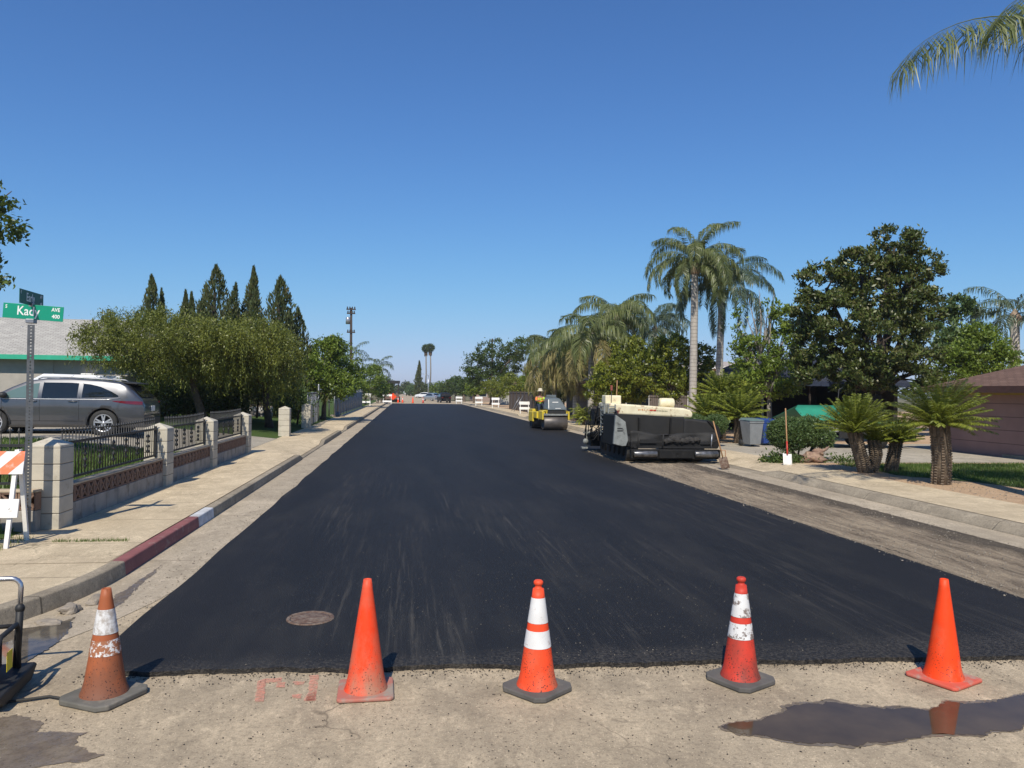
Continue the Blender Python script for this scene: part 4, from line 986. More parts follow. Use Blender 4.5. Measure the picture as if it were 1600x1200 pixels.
# ================================================================== CARS
def car(label, loc, rz, paint, prof, W=.96, zb=.24, wb=(-1.42, 1.43), wr=.37, windows=(), belt=1.06, group=None, detail=True, roofw=.26, cat='car', name='parked_car', lights=True, gl=None):
    t = thing(name, label, cat, loc, rz, group)
    xs = [p[0] for p in prof]; zs = [p[1] for p in prof]
    x0, x1 = xs[0], xs[-1]
    def top(x): return float(np.interp(x, xs, zs))
    def wid(x, z):
        e = min(x-x0, x1-x); f = 1-.17*max(0, 1-e/.75)**2.2
        g_ = .93+.07*min(1, max(0, (z-zb)/.3))
        if z > belt: g_ *= .975-roofw*((z-belt)/.65)**1.25
        elif z > belt-.14: g_ *= 1-.025*((z-belt+.14)/.14)
        if detail:   # haunch over the rear wheel and waist between the wheels
            g_ += .022*math.exp(-((x-wb[0])/.55)**2)*math.exp(-((z-.82)/.16)**2)+.018*math.exp(-((x-wb[1])/.5)**2)*math.exp(-((z-.8)/.16)**2)
            g_ -= .022*math.exp(-((x)/.8)**2)*math.exp(-((z-.55)/.14)**2)
        return W*f*g_
    n = 56 if detail else 30; X = sorted(set(list(np.linspace(x0, x1, n))+[x for x in xs])); K = 13
    V = []; ring = 2*K+5
    for x in X:
        tp = top(x); side = []
        for i in range(K):
            z = zb+(tp-.045-zb)*i/(K-1); side.append((wid(x, z), z))
        wt = side[-1][0]; arc = [(wt*.97, tp-.012), (wt*.82, tp), ]
        half = side+arc
        V += [(x, -y, z) for y, z in half]+[(x, 0, tp+.012)]+[(x, y, z) for y, z in half[::-1]]
    m = len(V)//len(X); Fc = []
    mi = []
    for i in range(len(X)-1):
        for j in range(m-1):
            Fc.append((i*m+j, (i+1)*m+j, (i+1)*m+j+1, i*m+j+1))
        Fc.append((i*m+m-1, (i+1)*m+m-1, (i+1)*m, i*m))
    mb = MB().add(V, [f[::-1] for f in Fc]+[list(range(m)), [(len(X)-1)*m+j for j in range(m)][::-1]], 0, True)
    b = mb.build('body', [paint, M_void], t)
    if detail:
        cu = MB()
        for x in wb:
            for sy in (-1, 1): cu.tube([(x, sy*(W-.26), wr), (x, sy*(W+.15), wr)], wr+.055, 36)
        c = cu.build('cut', M_void, t)
        bo = b.modifiers.new('c', 'BOOLEAN'); bo.object = c; bo.operation = 'DIFFERENCE'; bo.solver = 'EXACT'
        c.data.update(); bm_ = bmesh.new(); bm_.from_mesh(c.data); bmesh.ops.remove_doubles(bm_, verts=bm_.verts, dist=.002); bmesh.ops.recalc_face_normals(bm_, faces=bm_.faces); bm_.to_mesh(c.data); bm_.free()
        bm_ = bmesh.new(); bm_.from_mesh(b.data); bmesh.ops.recalc_face_normals(bm_, faces=bm_.faces); bm_.to_mesh(b.data); bm_.free()
        dg = bpy.context.evaluated_depsgraph_get(); me = bpy.data.meshes.new_from_object(b.evaluated_get(dg)); b.modifiers.clear(); b.data = me; bpy.data.objects.remove(c)
    # glass: panes laid on the body surface
    for (nm, xa, xb, zf0, zf1, mt) in windows:
        for sy in (-1, 1):
            k = 10; V = []
            for i in range(k+1):
                x = xa+(xb-xa)*i/k
                for j in range(5):
                    z = zf0(x)+(zf1(x)-zf0(x))*j/4; V.append((x, sy*(wid(x, z)+.004), z))
            Fc = [(i*5+j, (i+1)*5+j, (i+1)*5+j+1, i*5+j+1) for i in range(k) for j in range(4)]
            MB().add(V, [f if sy < 0 else f[::-1] for f in Fc], 0, True).build(nm, mt, t)
    # wheels
    for x in wb:
        for sy in (-1, 1):
            yc = sy*(W-.13)
            wh = MB().lathe([(wr*.64, -.11), (wr*.72, -.118), (wr*.93, -.115), (wr, -.09), (wr, .09), (wr*.93, .115), (wr*.72, .118), (wr*.64, .11)], (x, yc, wr), 36, axis='y').build('wheel', M_tyre, t)
            r = MB(); r.lathe([(wr*.66, sy*.112), (wr*.62, sy*.10), (wr*.6, sy*.03), (.001, sy*.03)], (x, yc, wr), 32, axis='y', m=1)
            r.lathe([(wr*.68, sy*.114), (wr*.61, sy*.116), (wr*.6, sy*.06)], (x, yc, wr), 32, axis='y')
            if detail:
                for kk in range(5):
                    for dd in (-.16, .16):
                        a = kk*2*math.pi/5+math.pi/2+dd*1.2; a0 = kk*2*math.pi/5+math.pi/2+dd*.5
                        r.bar((x+.05*math.cos(a0), yc+sy*.085, wr+.05*math.sin(a0)), (x+wr*.62*math.cos(a), yc+sy*.1, wr+wr*.62*math.sin(a)), .022, .042)
                r.lathe([(.001, sy*.105), (.045, sy*.105), (.055, sy*.06)], (x, yc, wr), 16, axis='y')
            else: r.lathe([(.001, sy*.1), (wr*.45, sy*.1), (wr*.5, sy*.06)], (x, yc, wr), 12, axis='y')
            r.build('rim', [M_rim, M_void], wh)
    return t, top, wid
M_rim = pm('alloy_rim', (.62, .62, .63), (.5, .5, .51), 9, .3, metal=.6)
M_paintg = pm('metallic_grey_paint', (.095, .098, .108), (.085, .087, .096), 3, .3, metal=.45, coat=1.0)
M_paintb = pm('dark_car_paint', (.012, .012, .013), (.015, .015, .016), 3, .5, metal=.0, spec=.2)
M_paints = pm('silver_car_paint', (.38, .4, .43), (.33, .35, .38), 3, .3, metal=.5, coat=.8)
M_paintw = pm('white_car_paint', (.72, .73, .74), (.66, .67, .68), 3, .3, coat=.8)
M_red = pm('red_lamp', (.16, .006, .008), (.11, .005, .006), 6, .15, coat=1)
M_plast = pm('dark_plastic_trim', (.022, .022, .024), (.03, .03, .03), 8, .6)
suvp = [(-2.46, .62), (-2.45, .90), (-2.38, 1.04), (-2.22, 1.20), (-1.98, 1.44), (-1.78, 1.53), (-1.3, 1.59), (-.5, 1.63), (.2, 1.62), (.62, 1.55), (1.0, 1.37), (1.42, 1.12), (1.62, 1.06), (2.05, 1.0), (2.33, .91), (2.46, .76), (2.49, .6)]
it = np.interp
def zt(x): return float(it(x, [-1.84, -1.6, -1.3, -1.0, -.5, .2, .6, .95, 1.3], [1.13, 1.27, 1.40, 1.47, 1.505, 1.50, 1.44, 1.29, 1.085]))
def z0(x): return 1.06+.03*max(0, -x)
def clipf(f, xa, xb, za, zb): return f
rw = G(160, 680.5, .55)
sl0 = Vector((rw.x-1.42, rw.y+.96-.0, .53))
suv, top, wid = car('dark grey SUV parked side on in the driveway behind the fence', sl0, math.pi+math.radians(1.5), M_paintg, suvp, windows=[
    ('front_side_window', .30, 1.28, z0, zt, M_glassl), ('rear_side_window', -.72, .20, z0, zt, M_glass), ('quarter_window', -1.80, -.84, lambda x: z0(x)+.0, zt, M_glass)])
bpy.data.objects  # details
def on(x, z, o=.004, sy=1): return (x, sy*(wid(x, z)+o), z)
for sy in (-1, 1):
    d_ = MB()
    for x in (.24, -.78): d_.tube([on(x-.0, z, .001, sy) for z in np.linspace(.42, 1.08, 8)]+[on(x-.05, zt(x)+.02, .001, sy)], .004, 4, sm=False)
    d_.tube([on(x, .42, .001, sy) for x in np.linspace(-.9, 1.1, 10)], .005, 4, sm=False); d_.tube([on(1.2, z, .001, sy) for z in np.linspace(.42, 1.05, 6)], .004, 4, sm=False)
    d_.build('door_gap', M_void, suv)
    for x in (-.62, .42):
        MB().tube([on(x-.11, .975, .012, sy), on(x-.07, .98, .035, sy), on(x+.07, .98, .035, sy), on(x+.11, .975, .012, sy)], .014, 8).build('door_handle', M_paintg, suv)
    MB().ell((1.15, sy*1.02, 1.14), (.11, .12, .085), 14, 8).build('mirror', M_plast, suv)
    MB().tube([on(-1.85, 1.09, .005, sy)]+[on(x, 1.035, .004, sy) for x in np.linspace(-1.5, 1.2, 12)], .011, 6).build('beltline_trim', M_rim, suv)
    
    for xw in (-1.42, 1.43): MB().tube([(xw+.437*math.cos(a), sy*(wid(xw, .6)-.012), .37+.437*math.sin(a)) for a in np.linspace(-.15, math.pi+.15, 18)], .016, 6).build('wheel_arch_trim', M_plast, suv)
    V = [on(x, z0_+(z1_-z0_)*j/3, .008, sy) for x, z0_, z1_ in ((-2.42, .89, .985), (-2.25, .90, .995), (-2.1, .915, 1.0), (-1.95, .935, 1.0), (-1.8, .96, 1.005), (-1.66, .99, 1.005)) for j in range(4)]
    MB().add(V, [((i*4+j, (i+1)*4+j, (i+1)*4+j+1, i*4+j+1) if sy < 0 else (i*4+j+1, (i+1)*4+j+1, (i+1)*4+j, i*4+j)) for i in range(5) for j in range(3)], 0, True).build('tail_light', M_red, suv)
    MB().tube([(-1.6, sy*.58, 1.56), (-1.5, sy*.60, 1.61), (-.4, sy*.62, 1.665), (.3, sy*.61, 1.65), (.42, sy*.60, 1.60)], .016, 8).build('roof_rail', M_galv, suv)
suv.scale = (.97, .97, .965)
MB().add([(-2.33, -.62, 1.10), (-2.33, .62, 1.10), (-1.99, .54, 1.44), (-1.99, -.54, 1.44)], [(0, 1, 2, 3)][::-1]).build('rear_window', M_glass, suv).location = (-.02, 0, .012)
MB().add([(-1.75, -.6, 1.56), (-1.75, .6, 1.56), (-2.18, .56, 1.51), (-2.18, -.56, 1.51), (-1.75, -.6, 1.52), (-1.75, .6, 1.52), (-2.18, .56, 1.485), (-2.18, -.56, 1.485)], [(0, 1, 2, 3), (7, 6, 5, 4), (0, 3, 7, 4), (1, 0, 4, 5), (2, 1, 5, 6), (3, 2, 6, 7)]).build('spoiler', M_plast, suv)
MB().box((-2.47, 0, .78), (.012, .34, .16)).build('number_plate', M_barw, suv)
MB().box((-2.45, 0, .42), (.05, 1.5, .2)).build('rear_bumper', M_plast, suv, bevel=.02)
MB().box((0, 0, .3), (2.2, 1.74, .1)).build('sill', M_plast, suv, bevel=.02)

sedp = [(-2.3, .6), (-2.28, .95), (-1.9, 1.05), (-1.75, 1.08), (-1.2, 1.38), (-.5, 1.47), (.2, 1.45), (.55, 1.33), (1.15, .98), (1.9, .88), (2.25, .72), (2.3, .5)]
def zs_(x): return float(it(x, [-1.5, -1.15, -.5, .2, .5, .95], [1.05, 1.27, 1.37, 1.35, 1.27, 1.0]))
def far_car(px, py, rz, label, paint, prof=sedp, group='cars far down the street', W=.88, **k):
    g = G(px, py); c, tp, wd = car(label, (g.x, g.y+1.0, 0), rz, paint, prof, W=W, wr=.32, wb=(-1.35, 1.4), belt=.95, detail=False, group=group, windows=[('side_window', -1.45, .9, lambda x: .97, zs_, M_glass)], **k)
    y = .55
    MB().add([(-1.85, -y, 1.06), (-1.85, y, 1.06), (-1.25, y-.08, 1.38), (-1.25, -y+.08, 1.38)], [(3, 2, 1, 0)]).build('rear_window', M_glass, c).location = (-.03, 0, .02)
    MB().add([(1.12, -y, 1.02), (1.12, y, 1.02), (.6, y-.08, 1.35), (.6, -y+.08, 1.35)], [(0, 1, 2, 3)]).build('windscreen', M_glass, c).location = (.03, 0, .02)
    for sy in (-1, 1):
        MB().box((-2.3, sy*.62, .82), (.03, .28, .12)).build('tail_light', M_red, c); MB().box((2.26, sy*.6, .66), (.05, .3, .1)).build('headlight', M_barw, c)
    return c
hp = math.pi/2
far_car(694, 629.3, hp+.12, 'black hatchback seen from behind, nearest of the far cars', M_paintb, [(-2.2, .6), (-2.2, 1.0), (-2.0, 1.3), (-1.8, 1.5), (-1.2, 1.6), (-.3, 1.62), (.3, 1.55), (.7, 1.35), (1.2, 1.05), (1.9, .95), (2.2, .75), (2.25, .5)])
far_car(675.5, 626.6, hp+.5, 'silver car parked just left of and beyond the black hatchback', M_paints)
far_car(633.5, 616.8, hp, 'small white car in the distance, left one of two under the far trees', M_paintw)
far_car(643.5, 616.6, hp, 'small white car in the distance, right one of two under the far trees', M_paintw)
far_car(663, 622.0, hp+1.2, 'white car seen side on behind the far cones, left of the silver car', M_paintw)
far_car(618, 616.5, -hp, 'dark car far away below the dark canopy on the left', M_paintb)

# ================================================================== LEFT HOUSE AND GARDEN
def roofmat(name, a, b, sc=(1, 1, 1), row=.14):
    s = NT(name); p = s.P(local=True); br = s.n('ShaderNodeTexBrick'); br.inputs['Scale'].default_value = 1; br.inputs['Brick Width'].default_value = .33; br.inputs['Row Height'].default_value = row
    br.inputs['Mortar Size'].default_value = .012; br.inputs['Color1'].default_value = (*a, 1); br.inputs['Color2'].default_value = (*b, 1); br.inputs['Mortar'].default_value = (*[x*.45 for x in b], 1)
    m = s.n('ShaderNodeMapping'); m.inputs['Scale'].default_value = sc; s.l(s.n('ShaderNodeTexCoord').outputs['UV'], m.inputs[0]); s.l(m.outputs[0], br.inputs['Vector'])
    c = s.mix(s.ramp(s.noise(p, 2.2, 7, .7), [(.4, 0.), (.65, .6)]), br.outputs['Color'], tuple(x*.7 for x in b))
    s.col(c).set(rough=.95, spec=.2); s.bump(br.outputs['Fac'], .6, -.02); return s.mat
def add_uv(o, du=None):
    me = o.data; uv = me.uv_layers.new(name='uv')
    for p in me.polygons:
        n = p.normal; a = Vector((0, 0, 1)).cross(n)
        if a.length < .01: a = Vector((1, 0, 0))
        a.normalize(); b = n.cross(a)
        for li in p.loop_indices:
            c = me.vertices[me.loops[li].vertex_index].co; uv.data[li].uv = (c.dot(a), c.dot(b))
    return o
M_roofw = roofmat('pale_roof_shingles', (.50, .48, .43), (.40, .38, .345))
M_roofb = roofmat('brown_roof_shingles', (.20, .125, .095), (.155, .095, .075))
M_roofd = roofmat('dark_grey_roof', (.05, .055, .075), (.035, .04, .055))
M_trimg = pm('green_fascia_paint', (.03, .40, .24), (.03, .34, .2), 4, .5)
M_stucco = pm('cream_stucco', (.40, .365, .32), (.34, .31, .275), 3, .95, .3, 60)
def gable_house(label, x0, x1, y0, y1, zf, zw, zr, roofm, wallm, trim, rz=0, ov=.5, name='house', hip=None, windows=(), loc=None, axis='x'):
    t = thing(name, label, 'house', (x0, y0, zf) if loc is None else loc, rz); Lx, Ly = x1-x0, y1-y0; h = zw-zf; r = zr-zf
    MB().box((Lx/2, Ly/2, h/2-.15), (Lx, Ly, h+.3)).build('wall', wallm, t)
    k = ov*(r-h)/(Ly/2); e = h-k*.0; ze = h
    hx = hip if hip else 0
    A = [(-ov, -ov, ze), (Lx+ov, -ov, ze), (Lx+ov, Ly+ov, ze), (-ov, Ly+ov, ze), (-ov+hx, Ly/2, r), (Lx+ov-hx, Ly/2, r)]
    B = [(a, b, c-.12) for a, b, c in A]
    V = A+B
    fs = [(0, 1, 5, 4), (2, 3, 4, 5), (1, 2, 5), (3, 0, 4), (6, 9, 8, 7)]
    o = MB().add(V, fs).build('roof', roofm, t); add_uv(o)
    f = MB(); f.box((Lx/2, -ov-.012, ze-.09), (Lx+2*ov+.02, .03, .2)); f.box((Lx/2, Ly+ov+.012, ze-.09), (Lx+2*ov+.02, .03, .2))
    for x in (-ov-.012, Lx+ov+.012): f.box((x, Ly/2, ze-.09), (.03, Ly+2*ov-.01, .2))
    f.build('fascia', trim, t)
    if not hip:
        for x in (-ov+.02, Lx+ov-.02): pass
    for (wx, wz, ww, wh) in windows:
        fr_ = MB(); fr_.box((wx, -.01, wz+wh/2), (ww+.12, .06, wh+.12)); q = fr_.build('window', M_barw, t)
        MB().box((wx, -.045, wz+wh/2), (ww, .02, wh)).build('pane', M_glass, q)
    return t
hl = D(175, 557, 33.0)
gable_house('long low house with pale shingle roof and bright green fascia, left of the weeping tree', hl.x-22, hl.x+.5, hl.y+.5, hl.y+9.5, .5, hl.z, hl.z+2.0, M_roofw, M_stucco, M_trimg, hip=1.2, windows=[(13.0, .9, 1.5, 1.1)])
hs = [o for o in COL.objects if o.name == 'house'][0]
for k_ in range(9): MB().box((1.2+2.6*k_, -.012, 1.2), (.05, .03, 2.7)).build('wall_batten', M_stucco, hs)
MB().box((20.9, -.12, 1.75), (.55, .25, .4)).build('wall_cooler', M_barw, hs, bevel=.02)
MB().tube([(17.0, -.08, .2), (17.0, -.08, 2.5)], .04, 8).build('downpipe', M_barw, hs)
for k_ in range(4): MB().lathe([(.06, 0), (.06, .35), (.09, .36), (.09, .42), (.001, .44)], (14.5+2.1*k_, 3.2, 3.75), 8).build('roof_vent', M_galv, hs)
# screen wall of pierced cream blocks
sw = D(78, 625, 27)
s_ = thing('screen_wall', 'cream pierced block screen wall behind the SUV bonnet', 'wall', (sw.x-5, sw.y, .55))
m1 = MB(); m2 = MB()
m1.box((2.5, 0, .35), (5, .15, .7))
for k in range(16):
    x = .16+.31*k
    for zz in (.85,):
        m2.box((x-.145, 0, zz), (.02, .12, .3)); m2.box((x+.145, 0, zz), (.02, .12, .3)); m2.box((x, 0, zz-.14), (.27, .12, .02)); m2.box((x, 0, zz+.14), (.27, .12, .02)); m2.bar((x-.13, 0, zz-.12), (x+.13, 0, zz+.12), .1, .02); m2.bar((x-.13, 0, zz+.12), (x+.13, 0, zz-.12), .11, .02)
m1.build('solid_course', pm('rough_cream_block', (.5, .44, .32), (.38, .33, .24), 12, .95, .8, 30, dist=.02), s_); m2.build('pierced_course', M_capstone, s_)
v = D(122, 600, 28.5)
vt = thing('parked_van', 'white van parked behind the grey SUV, only its roof showing', 'van', (v.x, v.y, .57), math.pi)
vz = D(122, 585, 28.5).z-.57
MB().add([(-1.9, -.9, .4), (2.3, -.9, .4), (2.3, .9, .4), (-1.9, .9, .4), (-1.9, -.9, 1.1), (2.3, -.9, .95), (2.3, .9, .95), (-1.9, .9, 1.1), (-1.8, -.78, vz-.04), (.9, -.78, vz), (.9, .78, vz), (-1.8, .78, vz-.04)],
         [(3, 2, 1, 0), (0, 1, 5, 4), (1, 2, 6, 5), (2, 3, 7, 6), (3, 0, 4, 7), (4, 5, 9, 8), (5, 6, 10, 9), (6, 7, 11, 10), (7, 4, 8, 11), (8, 9, 10, 11)]).build('body', M_paintw, vt, bevel=.08)
for x in (-1.1, 1.5):
    for y in (-.85, .85): MB().lathe([(.001, -.1), (.33, -.1), (.33, .1), (.001, .1)], (x, y, .33), 20, axis='y').build('wheel', M_tyre, vt)
MB().box((-.4, -.865, 1.4), (2.2, .02, .4)).box((-.4, .865, 1.4), (2.2, .02, .4)).build('side_window', M_glass, vt)

# ------------------------------------------------------------------ LEFT TREES
dw = 29.0
def base_at(px, depth, zf=None):
    p = D(px, 640, depth); return (p.x, p.y, zl(p.x) if zf is None else zf)
WK = dict(cl=.27, aspect=.36, hang=.25, upn=.15, shell=.5, zlow=-.6, group='weeping trees beyond the driveway')
tree('broad_tree', 'wide umbrella-shaped weeping tree overhanging the SUV', 'tree', base_at(318, dw+1.5),
     [LB(162, 530, 38, 32, dw-1, 2.4), LB(215, 522, 55, 34, dw, 2.6), LB(275, 524, 62, 36, dw, 2.6), LB(330, 530, 62, 36, dw, 2.6), LB(200, 556, 45, 28, dw, 2.4), LB(260, 560, 60, 28, dw+.6, 2.2), LB(320, 562, 60, 32, dw+.6, 2.2), LB(300, 570, 90, 34, dw+3, 1.0), LB(295, 578, 70, 22, dw+1.5, 1.6)], 76000, .095, L_weep, r=.16, bark=M_bark, seed=11,
     strands=(2300, .2, 1.0, .055), nc=620, **WK)
tree('broad_tree', 'weeping tree with a dark trunk right behind the lone cream post', 'tree', base_at(421, dw+2.5),
     [LB(395, 530, 52, 34, dw, 2.4), LB(430, 546, 40, 38, dw, 2.2), LB(365, 532, 45, 34, dw, 2.4), LB(390, 568, 55, 34, dw+.8, 2.0), LB(442, 585, 26, 42, dw+.6, 1.8), LB(395, 575, 60, 40, dw+3.5, 1.1)], 46000, .095, L_weep, r=.15, bark=M_barkd, seed=12,
     strands=(1700, .2, 1.1, .055), nc=460, **WK)
for i, (px, py, dp, R, sp, lb) in enumerate([(230, 430, 42, .55, 2, 'leftmost pointed cypress rising above the weeping tree'), (246, 452, 43, .3, 1, 'thin short cypress tip just right of the leftmost cypress'), (278, 455, 42, .32, 2, 'small bent cypress top between the two taller ones on the left'), (293, 458, 43, .36, 1, 'short stubby cypress left of the broad tall one'),
                              (331, 415, 41, .95, 4, 'broad many-spired cypress, tallest of the row'), (384, 417, 42, .48, 2, 'tall narrow cypress between two broad ones'), (432, 433, 40, .95, 4, 'broad dark cypress at the right end of the row')]):
    R *= 1.75; sp += 2 if sp > 1 else 0
    b_ = base_at(px, dp); H = D(px, py, dp).z-b_[2]; cypress(lb, b_, H, R*1.15, 40+i, 7000 if sp > 2 else 4200, sp, lean=.25 if i in (2, 5) else .05)
# hedge added so that the space under the trees reads dark
hb = D(330, 640, 36)
def hedge(label, lobes, n, size, mat, seed, base, core=True, **k):
    t = thing('hedge', label, 'hedge', base); lo = [(l[0]-base[0], l[1]-base[1], l[2]-base[2], l[3], l[4], l[5]) for l in lobes]
    crown('foliage', lo, n, size, mat, t, seed, **k); 
    for l in lo: MB().tube([(l[0], l[1], 0), (l[0]+.1, l[1], l[2])], .05, 6).build('stem', M_barkd, t)
    return t
hedge('tall hedge added to deepen the shade behind the weeping trees', [LB(x, 622, 26, 30, 33.5, 1.2) for x in (222, 258, 296, 334, 366)]+[LB(452, 622, 22, 34, 34, 1.1), LB(402, 604, 34, 22, 34, 1.1)], 26000, .13, L_deep, 21, base_at(330, 33.5), nc=600, cl=.35)
bushb = D(452, 640, 33)
hedge('grey-leaved shrub leaning over the shaded fence beyond the driveway', [LB(465, 628, 14, 22, 34), LB(480, 640, 12, 18, 37)], 2600, .1, L_topi, 22, (bushb.x, bushb.y, .3), cl=.25)

tree('leafy_tree', 'bright green bushy tree behind the slatted fence on the left', 'tree', base_at(505, 43), [LB(505, 560, 32, 32, 42), LB(535, 575, 28, 34, 44), LB(485, 585, 24, 30, 41), LB(515, 600, 38, 26, 42), LB(548, 600, 16, 24, 46), LB(520, 540, 20, 14, 42)], 17000, .15, L_green, r=.14, seed=13, cl=.3, aspect=.5, nc=330)
tree('leafy_tree', 'rounded light green tree farther down on the left, over the tall white barricade', 'tree', (G(578, 634, ZS).x-.9, G(578, 634, ZS).y+6, ZS), [LB(575, 595, 20, 22, 78), LB(592, 602, 13, 20, 82), LB(563, 608, 10, 16, 76), LB(585, 580, 12, 10, 80)], 7000, .2, L_green, r=.15, seed=14, cl=.4, nc=160)
tree('dry_shrub', 'reddish brown half-dry shrub below the rounded light green tree', 'shrub', (G(570, 634, ZS).x-.5, G(570, 634, ZS).y+8, ZS), [LB(567, 608, 13, 11, 92), LB(583, 616, 12, 9, 94)], 2600, .16, L_brown, r=.05, seed=15, cl=.3)
p_ = D(568, 620, 92); queen_palm('palm with one arching frond behind the bright green tree on the left', (p_.x-1.5, p_.y, ZS), D(568, 560, 92).z, 11, 3.0, .17, 51, L_palmb, nl=26, ll=.7, lw=.07, group='palms on the left side')
p_ = D(590, 620, 100); queen_palm('palm crown showing above the rounded light green tree on the left', (p_.x, p_.y, ZS), D(590, 578, 100).z, 13, 2.8, .17, 52, L_palmb, nl=26, ll=.7, lw=.08, group='palms on the left side')
# overhanging tree cut off by the left edge
tl = D(-95, 640, 14.5)
tree('overhanging_tree', 'dark leafy branches hanging in at the left edge above the street sign', 'tree', (tl.x, tl.y, .5), [LB(-70, 330, 75, 60, 14), LB(-20, 305, 38, 22, 14), LB(-12, 352, 48, 20, 14), LB(-60, 420, 60, 40, 14), LB(-22, 428, 30, 16, 13.8), LB(-150, 340, 80, 90, 15)], 9000, .11, L_deep, r=.16, seed=16, cl=.16, aspect=.42, nc=260, shell=.6)

# ------------------------------------------------------------------ fences along the left sidewalk further on
def post_run(mb, p0, p1, n, h, r=.03):
    for i in range(n+1):
        q = Vector(p0).lerp(Vector(p1), i/n); mb.tube([q, q+Vector((0, 0, h))], r, 8)
M_slat = pm('grey_vinyl_slats', (.17, .20, .235), (.12, .14, .17), 6, .6)
a = G(508, 652, ZS); b_ = Vector((a.x-.05, 78, ZS)); a.z = ZS; a.x = -4.5; b_.x = -4.5
t = thing('slatted_fence', 'grey chain-link fence with vertical slats and steel posts along the left sidewalk', 'fence', a)
Lf = b_.y-a.y; mb = MB(); n = int(Lf/.13)
for i in range(n): mb.box((0, .07+i*.13, .85+.04*math.sin(i*1.7)), (.02, .085, 1.5))
mb.build('slats', M_slat, t); mb = MB()
for i in range(int(Lf/2.4)+1): mb.tube([(.02, i*2.4, 0), (.02, i*2.4, 1.78)], .035, 8)
mb.tube([(.03, 0, 1.66), (.03, Lf, 1.66)], .022, 6); mb.build('posts', M_galv, t)
for k, (px, yb, lb) in enumerate([(497, 659, 'tall steel gate post left of the slatted fence'), (514, 651.5, 'double steel post where the slatted fence begins')]):
    g = G(px, yb, ZS); pt = MB().tube([(0, 0, 0), (0, 0, 1.95)], .045, 10).lathe([(.05, 1.95), (.04, 2.0), (.001, 2.03)], (0, 0, 0), 10).build('gate_post', M_galv); pt.location = g; tag(pt, lb, 'post', 'steel posts by the left fence')
def chain(label, p0, p1, h, name='chain_link_fence'):
    p0 = Vector(p0); p1 = Vector(p1); L = (p1-p0).length; t = thing(name, label, 'fence', p0, math.atan2(p1.y-p0.y, p1.x-p0.x))
    mb = MB(); k = int((L+h)/.09)
    for i in range(k):
        for sg in (0, 1):
            xa, za, xb, zb_ = (i*.09-h, 0, i*.09, h) if sg == 0 else (i*.09, 0, i*.09-h, h)
            if xa > xb: xa, za, xb, zb_ = xb, zb_, xa, za
            A = [xa, za]; B = [xb, zb_]; sl2 = (zb_-za)/(xb-xa)
            if xa < 0: A = [0, za-xa*sl2]
            if xb > L: B = [L, zb_-(xb-L)*sl2]
            if B[0]-A[0] > .02: mb.bar((A[0], 0, A[1]+.05), (B[0], 0, B[1]+.05), .005, .005)
    mb.build('mesh', M_galv, t); mb = MB(); mb.tube([(0, 0, h+.06), (L, 0, h+.06)], .02, 8)
    for i in range(int(L/2.4)+1): mb.tube([(i*2.4, 0, 0), (i*2.4, 0, h+.1)], .025, 8)
    mb.build('frame', M_galv, t); return t
g2 = pil[5].location
chain('chain-link fence with shrubs behind it, between the shaded block post and the gate post', (g2.x, g2.y+.25, ZS), (G(497, 659, ZS).x-.02, G(497, 659, ZS).y-.1, ZS), 1.5)
chain('open chain-link gate folded back beside the tall gate post', (G(497, 659, ZS).x-.1, G(497, 659, ZS).y+.05, ZS), (G(497, 659, ZS).x-2.6, G(497, 659, ZS).y+.9, ZS), 1.5, 'chain_link_gate')
# shovel leaning on slats with a little sand heap
def shovel(label, base, top, red=False, flat=True, scoop=None):
    b = Vector(base); tp = Vector(top)-b; t = thing('shovel', label, 'shovel', b); L = tp.length; u = tp.normalized()
    mb = MB().tube([u*.30, u*L*.65, u*L], [.018, .017, .016], 8); mb.build('handle', M_wood, t)
    if red: MB().tube([u*.28, u*.62], .021, 8).build('red_socket', pm('red_collar', (.5, .05, .03), rough=.5), t)
    sd = Vector((1, 0, 0)) if abs(u.y) > -1 else Vector((0, 1, 0)); sd = (sd-u*sd.dot(u)).normalized(); nn = u.cross(sd)
    V = []
    for i in range(5):
        z = .0+.3*i/4; w_ = (.115 if flat else .11*math.sin(.5+i/4*1.6))
        for j in range(5):
            s = (j-2)/2; V.append(u*z+sd*s*w_+nn*(.03*(1-s*s))*(1 if i else .6)); 
    Fc = [(i*5+j, i*5+j+1, (i+1)*5+j+1, (i+1)*5+j) for i in range(4) for j in range(4)]
    o = MB().add(V, Fc, 0, True).build('blade', scoop or M_galv, t); m_ = o.modifiers.new('s', 'SOLIDIFY'); m_.thickness = .006
    return t
g = G(528, 651, ZS); shovel('rake leaning against the slatted fence on the left', g, Vector((a.x+.06, g.y+.4, ZS+1.55)))
hp_ = G(526, 651, ZS)
o = MB().ell((0, 0, 0), (.45, .5, .13), 20, 10, jitter=.5, seed=3).build('rubble_heap', M_rock); o.location = hp_; tag(o, 'small heap of rubble at the foot of the slatted fence', 'rubble')

